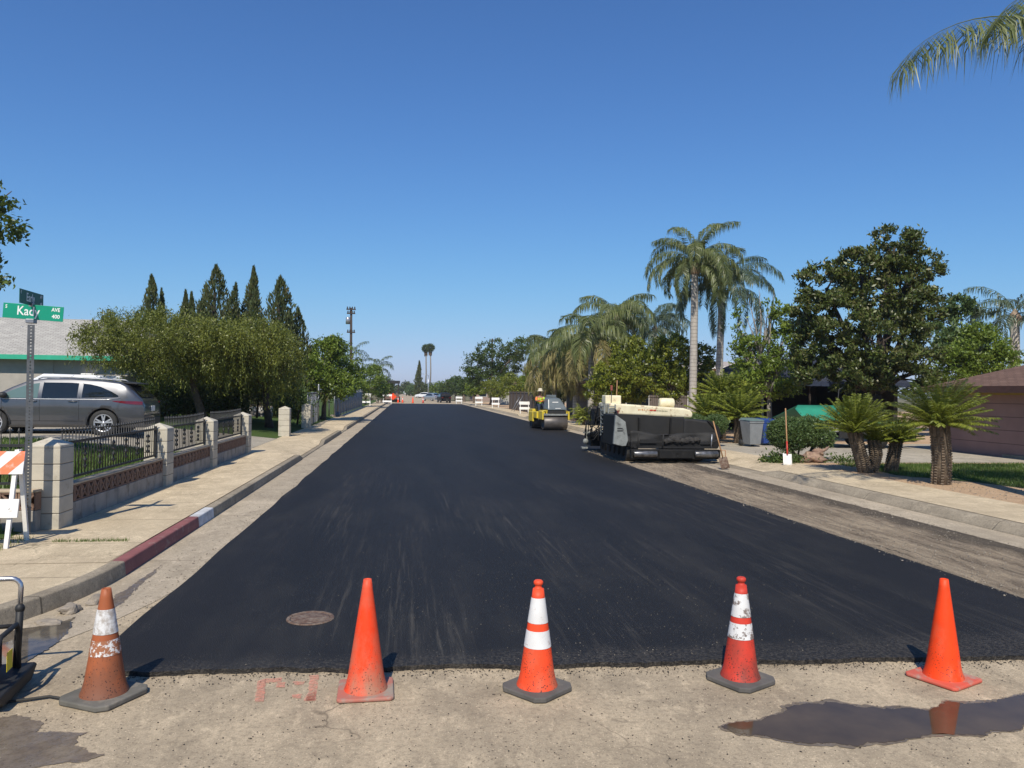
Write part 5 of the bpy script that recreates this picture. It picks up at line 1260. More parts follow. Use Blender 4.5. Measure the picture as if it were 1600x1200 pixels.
# utility pole left
up = D(548, 630, 74)
def utility_pole(label, x, y, H, arms, lean=0, trans=False):
    t = thing('utility_pole', label, 'utility pole', (x, y, 0), 0, 'wooden utility poles')
    MB().tube([(0, 0, 0), (lean*.5, 0, H*.5), (lean, 0, H)], [.16, .14, .11], 10).build('pole', M_barkd, t)
    for z, L in arms:
        c = MB().box((lean*z/H, -.15, z), (L, .1, .12)).build('crossarm', M_barkd, t)
        for k in range(4):
            x_ = lean*z/H-L/2+.1+(L-.2)*k/3
            MB().lathe([(.03, z+.06), (.07, z+.1), (.05, z+.16), (.07, z+.2), (.02, z+.27)], (x_, -.15, 0), 8).build('insulator', M_barkd, c)
    if trans: MB().lathe([(.001, H-1.6), (.22, H-1.6), (.22, H-1.0), (.1, H-.9), (.001, H-.9)], (-.38, -.1, 0), 14).build('transformer', M_paints, t)
    return t
Hp = D(548, 481, 74).z
utility_pole('wooden utility pole with three crossarms and a pale transformer, left of the street', up.x, up.y, Hp, [(Hp-.15, .9), (Hp-.55, .8), (Hp-2.4, .8)], -.1, True)
M_wire = pm('wire', (.02, .02, .02), rough=.6)
# ================================================================== PAVER
M_cream = pm('cream_machine_paint', (.78, .71, .50), (.68, .60, .40), 5, .5, .1, 40, dirt=((.26, .14, .07), .55, .68, 7))
M_mgrey = pm('light_grey_machine_paint', (.25, .262, .25), (.18, .19, .18), 5, .6, .2, 40, dirt=((.04, .04, .04), .52, .68, 7))
M_tar = pm('tar_coated_steel', (.006, .006, .0065), (.011, .0105, .010), 4, .65, .5, 25, dirt=((.032, .029, .026), .56, .74, 5), spec=.3)
M_tar2 = pm('tar_dusty_rubber', (.009, .0088, .0088), (.017, .016, .015), 4, .75, .4, 25, dirt=((.015, .015, .015), .5, .7, 6))
pc = G(1046, 724, .006)
pv = thing('asphalt_paver', 'tracked asphalt paver with a black hopper and cream engine hood', 'paver', (pc.x-.03, pc.y, .006), math.radians(-1)); pv.scale = (.93, .93, 1)
# hopper wings and back
mb = MB()
mb.extr([(-1.60, .46), (-1.10, .44), (-1.46, 1.30), (-1.60, 1.30)][::-1], 'y', .12, 1.55)
mb.build('hopper_wing', M_tar, pv, bevel=.02); mb = MB()
mb.extr([(1.10, .44), (1.42, .46), (1.60, .62), (1.66, .78), (1.58, 1.0), (1.30, 1.18), (1.22, 1.16), (1.46, .92)][::-1], 'y', .12, 1.55)
mb.build('hopper_wing', M_tar, pv, bevel=.02)
mb = MB(); mb.extr([(-1.46, .40), (1.3, .40), (1.5, .9), (1.25, 1.17), (-.2, 1.27), (-1.46, 1.31)][::-1], 'y', 1.5, 1.62)
mb.build('hopper_back', M_tar2, pv, bevel=.01); mb = MB()
mb.extr([(-.5, .62), (-.44, .62), (-.44, 1.2), (-.5, 1.2)][::-1], 'y', 1.40, 1.5); mb.extr([(.5, .7), (.55, .7), (.58, 1.2), (.53, 1.2)][::-1], 'y', 1.40, 1.5)
mb.build('hopper_ribs', M_tar, pv, bevel=.01)
MB().add([(-1.12, .2, .5), (1.12, .2, .5), (1.12, 1.5, .72), (-1.12, 1.5, .72)], [(0, 1, 2, 3)]).build('hopper_floor', M_tar, pv)
# front flap, folded rubber
V = []; k = 24
for i in range(k+1):
    x = -1.14+2.66*i/k
    for j in range(6):
        z = .86-.42*j/5+(.02*math.sin(x*5)); y = .10-.05*j/5+.03*math.sin(x*7+j)+.05*mnoise.noise(Vector((x*1.5, z*3, 0))); V.append((x, y, z-.06*max(0, x-.9)+(0 if j else (.05*mnoise.noise(Vector((x*2, 4, 0)))-.10*math.exp(-((x-.0)/.5)**2)))))
Fc = [(i*6+j, i*6+j+1, (i+1)*6+j+1, (i+1)*6+j) for i in range(k) for j in range(5)]
o = MB().add(V, Fc, 0, True).build('front_flap', M_tar2, pv); m_ = o.modifiers.new('s', 'SOLIDIFY'); m_.thickness = .03
# folded tarp lying over right side of the hopper (rounded dark shape)
mb = MB(); mb.extr([(-1.14, .40), (1.52, .40), (1.60, .56), (1.60, .7), (1.30, .60), (-1.14, .60)][::-1], 'y', .02, .14); mb.build('hopper_lip', M_tar, pv, bevel=.03)
mb = MB(); mb.extr([(.50, .60), (1.5, .60), (1.63, .72), (1.62, .88), (1.50, 1.03), (1.26, 1.15), (.85, 1.2), (.52, 1.22)][::-1], 'y', .16, .26); mb.build('folded_rubber_cover', M_tar2, pv, bevel=.05)
mb = MB(); mb.extr([(-1.66, .52), (-1.60, 1.30), (-1.58, 1.30), (-1.30, 1.12), (-1.22, .62), (-1.28, .47), (-1.4, .46)][::-1], 'y', .0, .12); mb.build('wing_plate', M_mgrey, pv, bevel=.012)
for zz in (.98, 1.04): MB().box((-1.47, -.005, zz-.1), (.16, .01, .028)).build('plate_decal', M_black, pv)
for x_, z_, r_, s_ in ((-.02, .60, .10, 1), (.22, .63, .13, 2), (.45, .60, .10, 3), (.62, .62, .12, 4), (.86, .63, .09, 5)):
    MB().ell((x_, .03, z_), (r_*1.35, .09, r_*.75), 14, 8, jitter=.9, seed=s_).build('asphalt_lump', pm('dry_asphalt_lump', (.05, .046, .042), (.025, .023, .022), 9, .95, .9, 30, dist=.02), pv)
mb = MB(); mb.box((-.62, -.015, .60), (.5, .04, .10)); mb.box((1.15, -.0, .56), (.4, .04, .07)); mb.box((.15, -.01, .435), (2.4, .03, .05)); mb.build('hopper_slot_shade', M_void, pv)  # solid near-black strips paint the shade of the slots and recess
for x_ in (-.95, -.2, 1.28): MB().tube([(x_, -.05, .42), (x_+.03, -.03, .80)], .022, 8).build('hydraulic_ram', M_galv if x_ > 1 else M_tar2, pv)
for k_ in range(5): MB().tube([(-1.30+.05*k_, .9+.3*k_, 1.30), (-1.25+.05*k_, 1.3+.3*k_, 1.42+.02*k_), (-1.28, 1.7+.2*k_, 1.1)], .012, 6).build('hose', M_black, pv)
# push rollers and bumper
for x0, x1 in ((-1.12, -.42), (.72, 1.42)):
    r = MB(); r.lathe([(.001, x0), (.075, x0), (.085, x0+.02), (.085, x1-.02), (.075, x1), (.001, x1)], (0, -.22, .27), 20, axis='x'); r.build('push_roller', pm('polished_roller', (.2, .2, .21), (.08, .08, .08), 9, .3, metal=.6), pv)
mb = MB(); mb.box((0.15, -.1, .26), (2.65, .16, .26)); mb.box((.15, -.2, .27), (1.02, .12, .22)); mb.box((-1.17, -.16, .27), (.05, .2, .24)); mb.box((1.46, -.16, .27), (.05, .2, .24))
mb.lathe([(.05, -.272), (.05, -.262), (.001, -.262)], (.18, 0, .25), 12, axis='y'); mb.build('bumper', M_tar, pv, bevel=.012)
# tracks
for x in (-1.02, 1.02):
    q = []; 
    for cy, a0, a1 in ((.55, math.pi/2, 3*math.pi/2), (3.3, -math.pi/2, math.pi/2)):
        for i in range(11):
            a = a0+(a1-a0)*i/10; q.append((cy+.33*math.cos(a), .34+.33*math.sin(a)))
    tr = MB().extr(q, 'x', x-.17, x+.17).build('track', M_blackrub, pv, bevel=.02)
    w_ = MB()
    for y in (.6, 1.15, 1.7, 2.25, 2.8, 3.25): MB().lathe([(.001, x-.19), (.2, x-.19), (.2, x+.19), (.001, x+.19)], (0, y, .34), 16, axis='x').build('road_wheel', M_tar, tr)
# tractor body and hood
mb = MB(); mb.box((0, 2.7, .85), (2.1, 2.2, .75)); mb.build('chassis', M_tar, pv, bevel=.03)
mb = MB(); mb.extr([(-1.38, 1.28), (1.32, 1.20), (1.36, 1.32), (1.27, 1.43), (1.05, 1.48), (-1.38, 1.61)][::-1], 'y', 1.66, 3.1); mb.build('engine_hood', M_cream, pv, bevel=.05)
s = NT('hood_lettering'); p = s.P(local=True)
# faded lettering strokes on the hood front
lt = MB(); rg = random.Random(5)
for k in range(9): 
    x = -.42+k*.058; z = 1.435-.05*(x+1.38)/2.7
    lt.box((x, 1.655, z+rg.uniform(-.006, .006)), (rg.uniform(.02, .04), .004, rg.uniform(.02, .06)), (0, rg.uniform(-.3, .3), 0))
lt.build('faded_orange_lettering', pm('faded_orange_letter', (.6, .2, .06), (.5, .3, .12), 9), pv)
lt = MB()
for k in range(8): lt.box((.14+k*.05, 1.655, 1.40-.002*k), (.03, .004, .03))
lt.build('dark_lettering', pm('faded_dark_letter', (.2, .19, .12), rough=.7), pv)
MB().box((-.02, 1.653, 1.41), (.1, .004, .04)).box((.1, 1.653, 1.405), (.07, .004, .045)).build('red_decal', pm('red_decal', (.5, .05, .03), rough=.6), pv)
mb = MB(); mb.box((-1.12, 2.4, 1.70), (.52, .5, .26)); mb.build('control_box', M_cream, pv, bevel=.03)
mb = MB(); mb.lathe([(.001, .48), (.13, .48), (.15, .52), (.15, .92), (.13, .96), (.001, .96)], (0, 2.4, 1.62), 18, axis='x'); mb.build('exhaust_box', M_cream, pv)
# left side: ladder, platform, console, poles
mb = MB()
for y in (1.7, 2.1): mb.box((-1.52, y, 1.12), (.05, .05, .95))
for z in np.linspace(.75, 1.5, 7): mb.box((-1.52, 1.9, z), (.05, .38, .025))
mb.build('side_ladder', M_mgrey, pv)
MB().box((-1.5, 1.1, 1.04), (.05, .9, .5)).build('side_panel', M_mgrey, pv, bevel=.01)
gr = MB()
for z in np.linspace(.78, 1.5, 12): gr.box((-1.31, 1.6, z), (.2, .03, .03))
gr.box((-1.42, 1.6, 1.12), (.035, .05, .9)); gr.box((-1.2, 1.6, 1.12), (.035, .05, .9)); gr.box((-1.31, 1.6, .68), (.5, .05, .03)); gr.build('side_grille', M_mgrey, pv)
MB().box((-1.13, 1.55, 1.33), (.05, .05, .12)).build('red_light', M_red, pv)
for x, y, z1, rr in ((-1.22, 2.1, 2.12, .012), (-1.02, 2.2, 2.28, .014)): MB().tube([(x, y, .9), (x+.03, y, z1)], rr, 8).build('control_pole', M_wood if x > -1.1 else M_black, pv)
MB().box((-1.2, 2.1, 2.05), (.07, .07, .16)).build('pole_head', pm('rusty_red_head', (.25, .06, .04), rough=.7), pv, bevel=.01)
mb = MB(); rg = random.Random(7)
for k in range(16):
    y = rg.uniform(2.2, 4.2); z = rg.uniform(.7, 1.5); mb.tube([(-1.35, y, z), (-1.55, y+rg.uniform(-.3, .3), z+rg.uniform(-.3, .3)), (-1.6, y+rg.uniform(-.3, .5), z-.3)], .018, 6)
mb.box((-1.25, 3.6, 1.15), (.4, .5, .5)); mb.box((-1.3, 2.9, 1.25), (.3, .3, .4)); mb.build('hoses_and_levers', M_tar, pv)
# screed at the back
sc_ = MB(); sc_.box((.1, 4.6, .35), (2.9, .6, .35));  sc_.tube([(-1.3, 2.4, .75), (-1.45, 3.6, .6), (-1.5, 4.4, .5)], .07, 8); sc_.tube([(1.3, 2.4, .75), (1.45, 4.4, .5)], .07, 8); sc_.build('screed', M_tar, pv, bevel=.02)
sc_ = MB(); sc_.box((-1.55, 4.1, .4), (.05, .06, .6)); sc_.box((-1.62, 4.1, .14), (.2, .25, .05)); sc_.box((-1.5, 4.15, .62), (.3, .06, .05)); sc_.lathe([(.001, -.03), (.09, -.03), (.09, .03), (.001, .03)], (-1.6, 4.0, .35), 14, axis='y'); sc_.build('screed_end_gate', M_mgrey, pv)
sc_ = MB(); sc_.tube([(-1.3, 4.9, .5), (-1.3, 4.9, 1.35), (1.6, 4.9, 1.35), (1.6, 4.9, .5)], .02, 6); sc_.build('rear_rail', M_black, pv)
fr2 = MB(); fr2.tube([(1.5, -.05, .38), (1.72, -.05, .36), (1.72, -.05, .04)], .012, 6); fr2.build('marker_rod', pm('orange_rod', (.45, .2, .1), rough=.7), pv)

gs = G(1134, 733, .02); shovel('square shovel with a dark blade leaning against the paver hopper', (gs.x, gs.y, .03), (gs.x-.2, gs.y+.35, 1.22), scoop=M_rust)

# ================================================================== ROLLER + OPERATOR
M_ryel = pm('machine_yellow', (.66, .50, .035), (.55, .42, .04), 5, .45, dirt=((.18, .13, .06), .55, .72, 6))
M_rhood = pm('grey_hood', (.13, .155, .165), (.10, .12, .13), 5, .35, .0)
M_drum = pm('worn_steel_drum', (.12, .105, .095), (.075, .068, .065), 4, .45, .2, 30, metal=.4)
rc = G(869, 672.5, .032); rl = thing('road_roller', 'small yellow tandem roller with a dark grey hood, driven by a worker', 'road roller', (rc.x, rc.y, .032), math.radians(4))
for y in (.36, 2.35):
    MB().lathe([(.30, -.60), (.345, -.60), (.36, -.585), (.36, .585), (.345, .60), (.30, .60)], (0 if y < 1 else -.12, y, .36), 32, axis='x').lathe([(.30, -.59), (.30, -.5), (.001, -.5)], (0 if y < 1 else -.12, y, .36), 32, axis='x').lathe([(.30, .59), (.30, .5), (.001, .5)], (0 if y < 1 else -.12, y, .36), 32, axis='x').build('drum', M_drum, rl)
mb = MB(); mb.box((-.0, .12, .77), (1.22, .08, .1)); mb.build('scraper_bar', M_mgrey, rl, bevel=.01)
mb = MB(); mb.box((-.66, .5, .72), (.08, .9, .42)); mb.box((.66, .5, .72), (.08, .9, .42)); mb.box((-.66, 1.35, .72), (.24, .9, .34)); mb.box((.45, 1.35, .72), (.4, .9, .34)); mb.box((-.15, 2.3, .85), (1.2, .8, .3)); mb.box((.0, .62, .945), (1.24, .9, .05)); mb.box((-.76, 2.1, .62), (.1, .9, .5)); mb.box((-.60, .35, .86), (.16, .3, .16)); mb.box((.62, .35, .86), (.12, .3, .14))
mb.build('yellow_frame', M_ryel, rl, bevel=.03)
MB().box((.04, .08, .90), (.92, .04, .13)).build('front_grille', M_black, rl)
MB().add([(-.42, .1, .98), (.60, .1, .98), (.58, 1.0, .98), (-.42, 1.0, .98), (-.40, .14, 1.10), (.56, .14, 1.10), (-.36, .34, 1.56), (.28, .34, 1.56), (.30, 1.0, 1.62), (-.36, 1.0, 1.62), (.58, 1.0, 1.10), (-.42, 1.0, 1.1)],
         [(3, 2, 1, 0), (0, 1, 5, 4), (4, 5, 7, 6), (6, 7, 8, 9), (1, 2, 10, 5), (5, 10, 8, 7), (0, 4, 11, 3), (4, 6, 9, 11), (2, 3, 11, 10), (10, 11, 9, 8)]).build('hood', M_rhood, rl, bevel=.06, seg=3)
# blurred maker's bars on the hood are plain white strips
lt = MB()
for k in range(6): lt.add([(-.14+k*.05, .255-.001, 1.36), (-.10+k*.05, .255-.001, 1.36), (-.10+k*.05, .268, 1.40), (-.14+k*.05, .268, 1.40)], [(0, 1, 2, 3)])
for k in range(5): lt.add([(-.02+k*.055, .127, 1.06), (.02+k*.055, .127, 1.06), (.02+k*.055, .131, 1.095), (-.02+k*.055, .131, 1.095)], [(0, 1, 2, 3)])
o = lt.build('white_lettering', M_barw, rl); o.location = (0, -.012, 0)
mb = MB(); mb.box((.02, 1.12, 1.68), (.5, .1, .12)); mb.tube([(.1, 1.1, 1.6), (-.1, 1.4, 1.5)], .03, 8); mb.build('dashboard', M_rhood, rl, bevel=.02)
mb = MB(); mb.box((-.38, 1.85, 1.08), (.5, .45, .12)); mb.box((-.38, 2.08, 1.35), (.48, .1, .45)); mb.build('seat', M_black, rl, bevel=.04)
MB().lathe([(.17, 0), (.185, .012), (.17, .024), (.155, .012), (.17, 0)], (-.3, 1.35, 1.5), 20).build('steering_wheel', M_black, rl)

def skin_body(name, verts, edges, radii, mat, parent, sub=2):
    me = bpy.data.meshes.new(name); me.from_pydata(verts, edges, []); o = bpy.data.objects.new(name, me); COL.objects.link(o)
    sk = o.modifiers.new('skin', 'SKIN'); me.skin_vertices or None
    bm_ = bmesh.new(); bm_.from_mesh(me); ly = bm_.verts.layers.skin.verify()
    for v, r in zip(bm_.verts, radii): v[ly].radius = r if isinstance(r, tuple) else (r, r)
    bm_.verts.ensure_lookup_table(); bm_.verts[0][ly].use_root = True; bm_.to_mesh(me); bm_.free()
    s_ = o.modifiers.new('s', 'SUBSURF'); s_.levels = sub; s_.render_levels = sub
    dg = bpy.context.evaluated_depsgraph_get(); m2 = bpy.data.meshes.new_from_object(o.evaluated_get(dg)); bpy.data.objects.remove(o)
    m2.materials.clear(); m2.materials.append(mat)
    for p in m2.polygons: p.use_smooth = True
    q = bpy.data.objects.new(name, m2); COL.objects.link(q)
    if parent: q.parent = parent
    return q
M_skin = pm('skin', (.33, .17, .11), (.30, .15, .1), 8, .6)
M_hivis = pm('hi_vis_vest', (.42, .62, .05), (.36, .55, .05), 6, .7)
M_hivo = pm('hi_vis_orange', (.82, .22, .04), (.75, .2, .04), 6, .7)
M_navy = pm('navy_trousers', (.018, .03, .055), (.012, .02, .04), 6, .8)
M_hat = pm('straw_hat', (.60, .55, .42), (.5, .45, .34), 20, .9)
# seated operator, hands on the wheel (coordinates in the roller's frame, then placed in world)
Rm = Matrix.Translation(rl.location) @ Matrix.Rotation(rl.rotation_euler.z, 4, 'Z')
wk = thing('person', 'worker in a wide hat and yellow and orange hi-vis vest seated on the roller', 'person', Rm @ Vector((-.40, 1.78, 0)), rl.rotation_euler.z)
vs = [(0, 0, 1.18), (0, .02, 1.35), (0, 0, 1.55), (0, -.02, 1.66), (0, -.05, 1.74), (0, -.07, 1.84), (0, -.07, 1.93),
      (-.17, -.02, 1.60), (-.23, -.16, 1.42), (-.12, -.38, 1.44), (.17, -.02, 1.60), (.23, -.16, 1.42), (.13, -.38, 1.46),
      (-.1, -.02, 1.17), (-.13, -.36, 1.2), (-.14, -.46, .8), (-.14, -.58, .78), (.1, -.02, 1.17), (.13, -.36, 1.2), (.12, -.46, .8), (.12, -.58, .78)]
es = [(0, 1), (1, 2), (2, 3), (3, 4), (4, 5), (5, 6), (2, 7), (7, 8), (8, 9), (2, 10), (10, 11), (11, 12), (0, 13), (13, 14), (14, 15), (15, 16), (0, 17), (17, 18), (18, 19), (19, 20)]
rad = [.14, .14, .15, .07, .055, .085, .07, .07, .05, .035, .07, .05, .035, .1, .075, .05, .045, .1, .075, .05, .045]
skin_body('body', vs, es, rad, M_skin, wk)
skin_body('trousers', [(0, 0, 1.18), (-.1, -.02, 1.175), (-.13, -.36, 1.2), (-.14, -.46, .86), (.1, -.02, 1.175), (.13, -.36, 1.2), (.12, -.46, .86)], [(0, 1), (1, 2), (2, 3), (0, 4), (4, 5), (5, 6)], [.155, .115, .09, .07, .115, .09, .07], M_navy, wk)
skin_body('vest', [(0, .01, 1.2), (0, .02, 1.38), (0, 0, 1.55), (-.15, -.02, 1.6), (.15, -.02, 1.6), (0, -.01, 1.64)], [(0, 1), (1, 2), (2, 3), (2, 4), (2, 5)], [.165, .17, .165, .09, .09, .08], M_hivis, wk)
skin_body('sleeve', [(-.17, -.02, 1.60), (-.22, -.12, 1.46), (-.2, -.2, 1.42)], [(0, 1), (1, 2)], [.09, .07, .06], M_hivo, wk); skin_body('sleeve', [(.17, -.02, 1.60), (.22, -.12, 1.46), (.2, -.2, 1.42)], [(0, 1), (1, 2)], [.09, .07, .06], M_hivis, wk)
MB().lathe([(.21, 1.915), (.235, 1.925), (.11, 1.95), (.105, 2.03), (.08, 2.07), (.001, 2.08)], (0, -.06, 0), 24).build('hat', M_hat, wk)
MB().box((0, -.155, 1.4), (.3, .012, .045)).box((-.08, -.16, 1.5), (.04, .012, .18)).box((.08, -.16, 1.5), (.04, .012, .18)).build('reflective_stripes', M_hivo, wk)
f_ = MB(); f_.ell((0, -.155, 1.845), (.014, .022, .02), 8, 6); [f_.ell((s_*.03, -.145, 1.872), (.011, .007, .007), 8, 6) for s_ in (-1, 1)]; f_.box((0, -.148, 1.805), (.04, .008, .008)); f_.build('face', pm('dark_skin_tone', (.16, .08, .06)), wk)
for sx in (-1, 1):
    hb_ = MB(); cx, cy, cz = sx*.125, -.40, 1.455
    hb_.ell((cx, cy, cz), (.04, .05, .022), 10, 6)
    for k in range(4): hb_.tube([(cx+(k-1.5)*.019, cy-.03, cz+.005), (cx+(k-1.5)*.02, cy-.075-.006*(k in (1, 2)), cz), (cx+(k-1.5)*.019, cy-.07, cz-.035)], [.0095, .0085, .007], 6)
    hb_.tube([(cx-sx*.035, cy+.0, cz), (cx-sx*.055, cy-.035, cz-.01), (cx-sx*.045, cy-.055, cz-.02)], [.011, .0095, .008], 6); hb_.build('hand', M_skin, wk)
    MB().ell((sx*.13, -.56, .77), (.055, .13, .05), 12, 8).build('boot', M_barkd, wk)

# ================================================================== RIGHT: garden, near
# cycads
def cyc(px, py): return G(px, py, ZS)
b_ = cyc(1352, 738); k = depth_of(b_)/F_PX
top1 = D(1330, 676, depth_of(b_)+.1)-b_; top2 = D(1364, 688, depth_of(b_)+.1)-b_
sago('large bright cycad on a leaning scaly trunk with a darker short trunk at its side', b_, [([(0, 0, -.02), (top1.x*.4, 0, top1.z*.35), (top1.x*.8, 0, top1.z*.75), (top1.x, 0, top1.z)], .13, 110, .95), ([(.22, .1, -.02), (top2.x+.1, .1, top2.z*.5), (top2.x+.05, .1, top2.z)], .12, 20, .4)], 61, ll=.105, L=.95, emin=.3, emax=1.45, droop=.38, lw=.013, nl=56)
b_ = cyc(1392, 737); tp = D(1402, 690, depth_of(b_))-b_
sago('small cycad with a short trunk between the large bright one and the tall one', b_, [([(0, 0, -.02), (tp.x*.4, 0, tp.z*.4), (tp.x, 0, tp.z)], .12, 60, .66)], 62, ll=.10, emin=.2, droop=.5, lw=.022, nl=50)
b_ = cyc(1470, 756); tp = D(1467, 664, depth_of(b_))-b_
sago('tall cycad with a thick stubbly trunk in front of the brown house', b_, [([(0, 0, -.02), (.02, 0, tp.z*.4), (-.02, 0, tp.z*.8), (tp.x, 0, tp.z)], .16, 104, 1.08)], 63, ll=.125, emin=.1, emax=1.35, droop=.55, lw=.013, nl=60)
# clipped shrub with twisted trunks
b_ = cyc(1240, 719)
t = thing('topiary_shrub', 'cloud-clipped shrub with an oblong head on twisted stems in front of the green canopy', 'shrub', b_)
lob = [LB(1235, 678, 33, 27, depth_of(b_)), LB(1262, 674, 28, 24, depth_of(b_)+.2), LB(1288, 682, 15, 20, depth_of(b_)+.5), LB(1216, 676, 18, 20, depth_of(b_))]
lo = [(l[0]-b_.x, l[1]-b_.y, l[2]-b_.z, l[3], l[4], l[5]) for l in lob]
crown('foliage', lo, 15000, .05, L_topi, t, 71, nc=1500, cl=.07, shell=.9, aspect=.5)
crown('inner_foliage', [(l[0], l[1], l[2], l[3]*.8, l[4]*.8, l[5]*.8) for l in lo], 5000, .08, L_topi, t, 72, nc=400, cl=.15, shell=.3, aspect=.6)
mb = MB(); mb.tube([(.1, 0, 0), (-.05, 0, .25), (-.15, .05, .5), (-.05, 0, .8)], [.07, .06, .05, .04], 8); mb.tube([(.15, .1, 0), (.2, .05, .35), (.3, .1, .7)], [.03, .025, .02], 7); mb.tube([(.55, .3, .15), (.75, .4, .2), (.85, .4, .45), (.85, .45, .8)], [.06, .07, .06, .04], 8); mb.build('trunk', M_barkd, t)
g = cyc(1268, 722); o = MB().ell((0, 0, .08), (.32, .2, .15), 18, 10, jitter=.9, seed=9).ell((.2, .05, .25), (.16, .08, .1), 14, 8, jitter=.8, seed=4).tube([(.1, 0, .2), (.4, .05, .32), (.55, .1, .4)], [.06, .04, .02], 7).build('driftwood_stump', pm('weathered_stump', (.36, .25, .17), (.2, .12, .09), 9, .95, .8, 30, dist=.02)); o.location = g; tag(o, 'gnarled stump of weathered wood at the foot of the clipped shrub', 'stump')
rng = np.random.default_rng(5)
gc = crown('ground_cover', [(cyc(1222, 722).x, cyc(1222, 722).y, ZS+.03, .62, .3, .12)], 1500, .09, L_deep, None, 77, nc=60, cl=.2); kind(gc, 'stuff')
gc = crown('ground_cover', [(cyc(1290, 722).x+.5, cyc(1290, 722).y, ZS+.0, .8, .35, .08)], 900, .08, L_deep, None, 78, nc=60, cl=.2); kind(gc, 'stuff')
gs = G(1231, 727, ZS); shovel('white-bladed shovel with a red collar leaning upright on the clipped shrub', (gs.x, gs.y, ZS), (gs.x+.16, gs.y+.45, ZS+1.42), red=True, scoop=M_barw)
# clipped balls
def ball(px, py, r, dp, label, seed):
    l = LB(px, py, r, r*.85, dp); b = (l[0], l[1], ZS); t = thing('topiary_shrub', label, 'shrub', b, 0, 'clipped round shrubs'); q = [(0, 0, l[2]-ZS, l[3], l[3], l[5])]
    crown('foliage', q, 7000, .05, L_topi, t, seed, nc=900, cl=.06, shell=.93); crown('inner_foliage', [(0, 0, l[2]-ZS, l[3]*.85, l[3]*.85, l[5]*.85)], 2500, .08, L_topi, t, seed+1, nc=200, cl=.12, shell=.4)
    MB().tube([(0, 0, 0), (.05, 0, (l[2]-ZS)*.5), (0, 0, l[2]-ZS)], .04, 7).build('trunk', M_barkd, t)
ball(1119, 663, 17, 25.5, 'clipped ball shrub just above the right end of the paver hopper', 81)
ball(1086, 660, 15, 26.5, 'clipped ball shrub mostly hidden behind the paver hopper', 83)
# big cycad cluster behind
for i, (px, py, dp, L_, n_, lb) in enumerate([(1128, 618, 30, 1.15, 60, 'upper cycad crown beside the foot of the rear tall palm'), (1155, 650, 27.5, 1.2, 60, 'wide bright cycad beside the grey bin'), (1107, 652, 28.5, 1.1, 56, 'wide bright cycad between the paver and the right clipped ball'), (1160, 628, 29.5, .9, 44, 'dark green cycad crown above the bins')]):
    p_ = D(px, py, dp); H = p_.z-ZS; sago(lb, (p_.x, p_.y, ZS), [([(0, 0, 0), (0, 0, H*.5), (0, 0, H)], .15, n_, L_)], 90+i, nl=34, lw=.035, group='cycads behind the paver', emin=-.0, droop=.45)
# bins
def bin_(px, py, rz, c, lc, label, htop):
    g = cyc(px, py); t = thing('wheelie_bin', label, 'bin', g, rz, 'wheeled bins by the driveway'); h = D(px, htop, depth_of(g)).z-ZS; s_ = h/1.05
    V = [(-.22, -.26, .08), (.22, -.26, .08), (.22, .2, .08), (-.22, .2, .08), (-.29, -.34, .95), (.29, -.34, .95), (.29, .34, .95), (-.29, .34, .95)]
    b = MB().add(V, [(3, 2, 1, 0), (0, 1, 5, 4), (1, 2, 6, 5), (2, 3, 7, 6), (3, 0, 4, 7), (4, 5, 6, 7)]).box((0, -.33, .9), (.6, .05, .07)).build('body', c, t, bevel=.02)
    MB().add([(-.31, -.38, .955), (.31, -.38, .955), (.31, .36, .97), (-.31, .36, .97), (-.26, -.33, 1.0), (.26, -.33, 1.0), (.26, .3, 1.05), (-.26, .3, 1.05)], [(3, 2, 1, 0), (0, 1, 5, 4), (1, 2, 6, 5), (2, 3, 7, 6), (3, 0, 4, 7), (4, 5, 6, 7)]).build('lid', lc, t, bevel=.015)
    for x in (-.25, .25): MB().lathe([(.001, x-.03), (.12, x-.03), (.12, x+.03), (.001, x+.03)], (0, .3, .12), 16, axis='x').build('wheel', M_blackrub, t)
    MB().tube([(-.25, .38, .93), (-.25, .44, .95), (.25, .44, .95), (.25, .38, .93)], .018, 8).build('handle', c, t)
    t.scale = (s_, s_, s_); return t
M_bing = pm('grey_bin_plastic', (.22, .23, .235), (.18, .19, .195), 5, .5); M_binl = pm('grey_green_lid', (.14, .2, .19), (.11, .16, .15), 5, .5); M_binb = pm('blue_bin_plastic', (.02, .06, .25), (.015, .045, .2), 5, .45)
bin_(1174, 697.5, .15, M_bing, M_binl, 'grey wheeled bin with a greenish lid beside the cycads', 653)
bin_(1196, 695.5, .05, M_binb, M_binb, 'blue wheeled bin to the right of the grey one', 653)

# house right (brown) : street-facing wall
c0 = G(1483, 704, ZS); c1 = G(1600, 718, ZS); hx = (c0.x+c1.x)/2
ev = D(1600, 605, (c1-CAM).dot(Fv)).z
t = thing('house', 'mauve-brown house with a brown shingle hip roof at the right edge', 'house', (hx, c0.y-16, ZS))
M_siding = NT('mauve_brown_siding'); s = M_siding; p = s.P(local=True); z = s.sep(p)[2]
fz = s.math('FRACT', s.math('DIVIDE', z, .40)); ln = s.ramp(fz, [(.0, 0.), (.04, 1.), (.97, 1.), (1., 0.)])
s.col(s.mix(ln, (.07, .035, .03), s.mix(s.ramp(s.noise(p, 1.5, 5), [(.35, 0.), (.65, 1.)]), (.33, .19, .155), (.28, .16, .13)))).set(rough=.8); s.bump(ln, .4, .01); M_siding = s.mat
Ly = 16.4; hz_ = ev-ZS
MB().box((6, Ly/2, hz_/2), (12, Ly, hz_)).build('wall', M_siding, t)
ov = .75; xr = 6.0; rise = 2.2
yy = Ly
A = [(-ov, -ov, hz_), (-ov, yy-.2, hz_), (12+ov, yy-.2, hz_), (12+ov, -ov, hz_), (xr, 6, hz_+rise), (xr, yy-5.4, hz_+rise)]
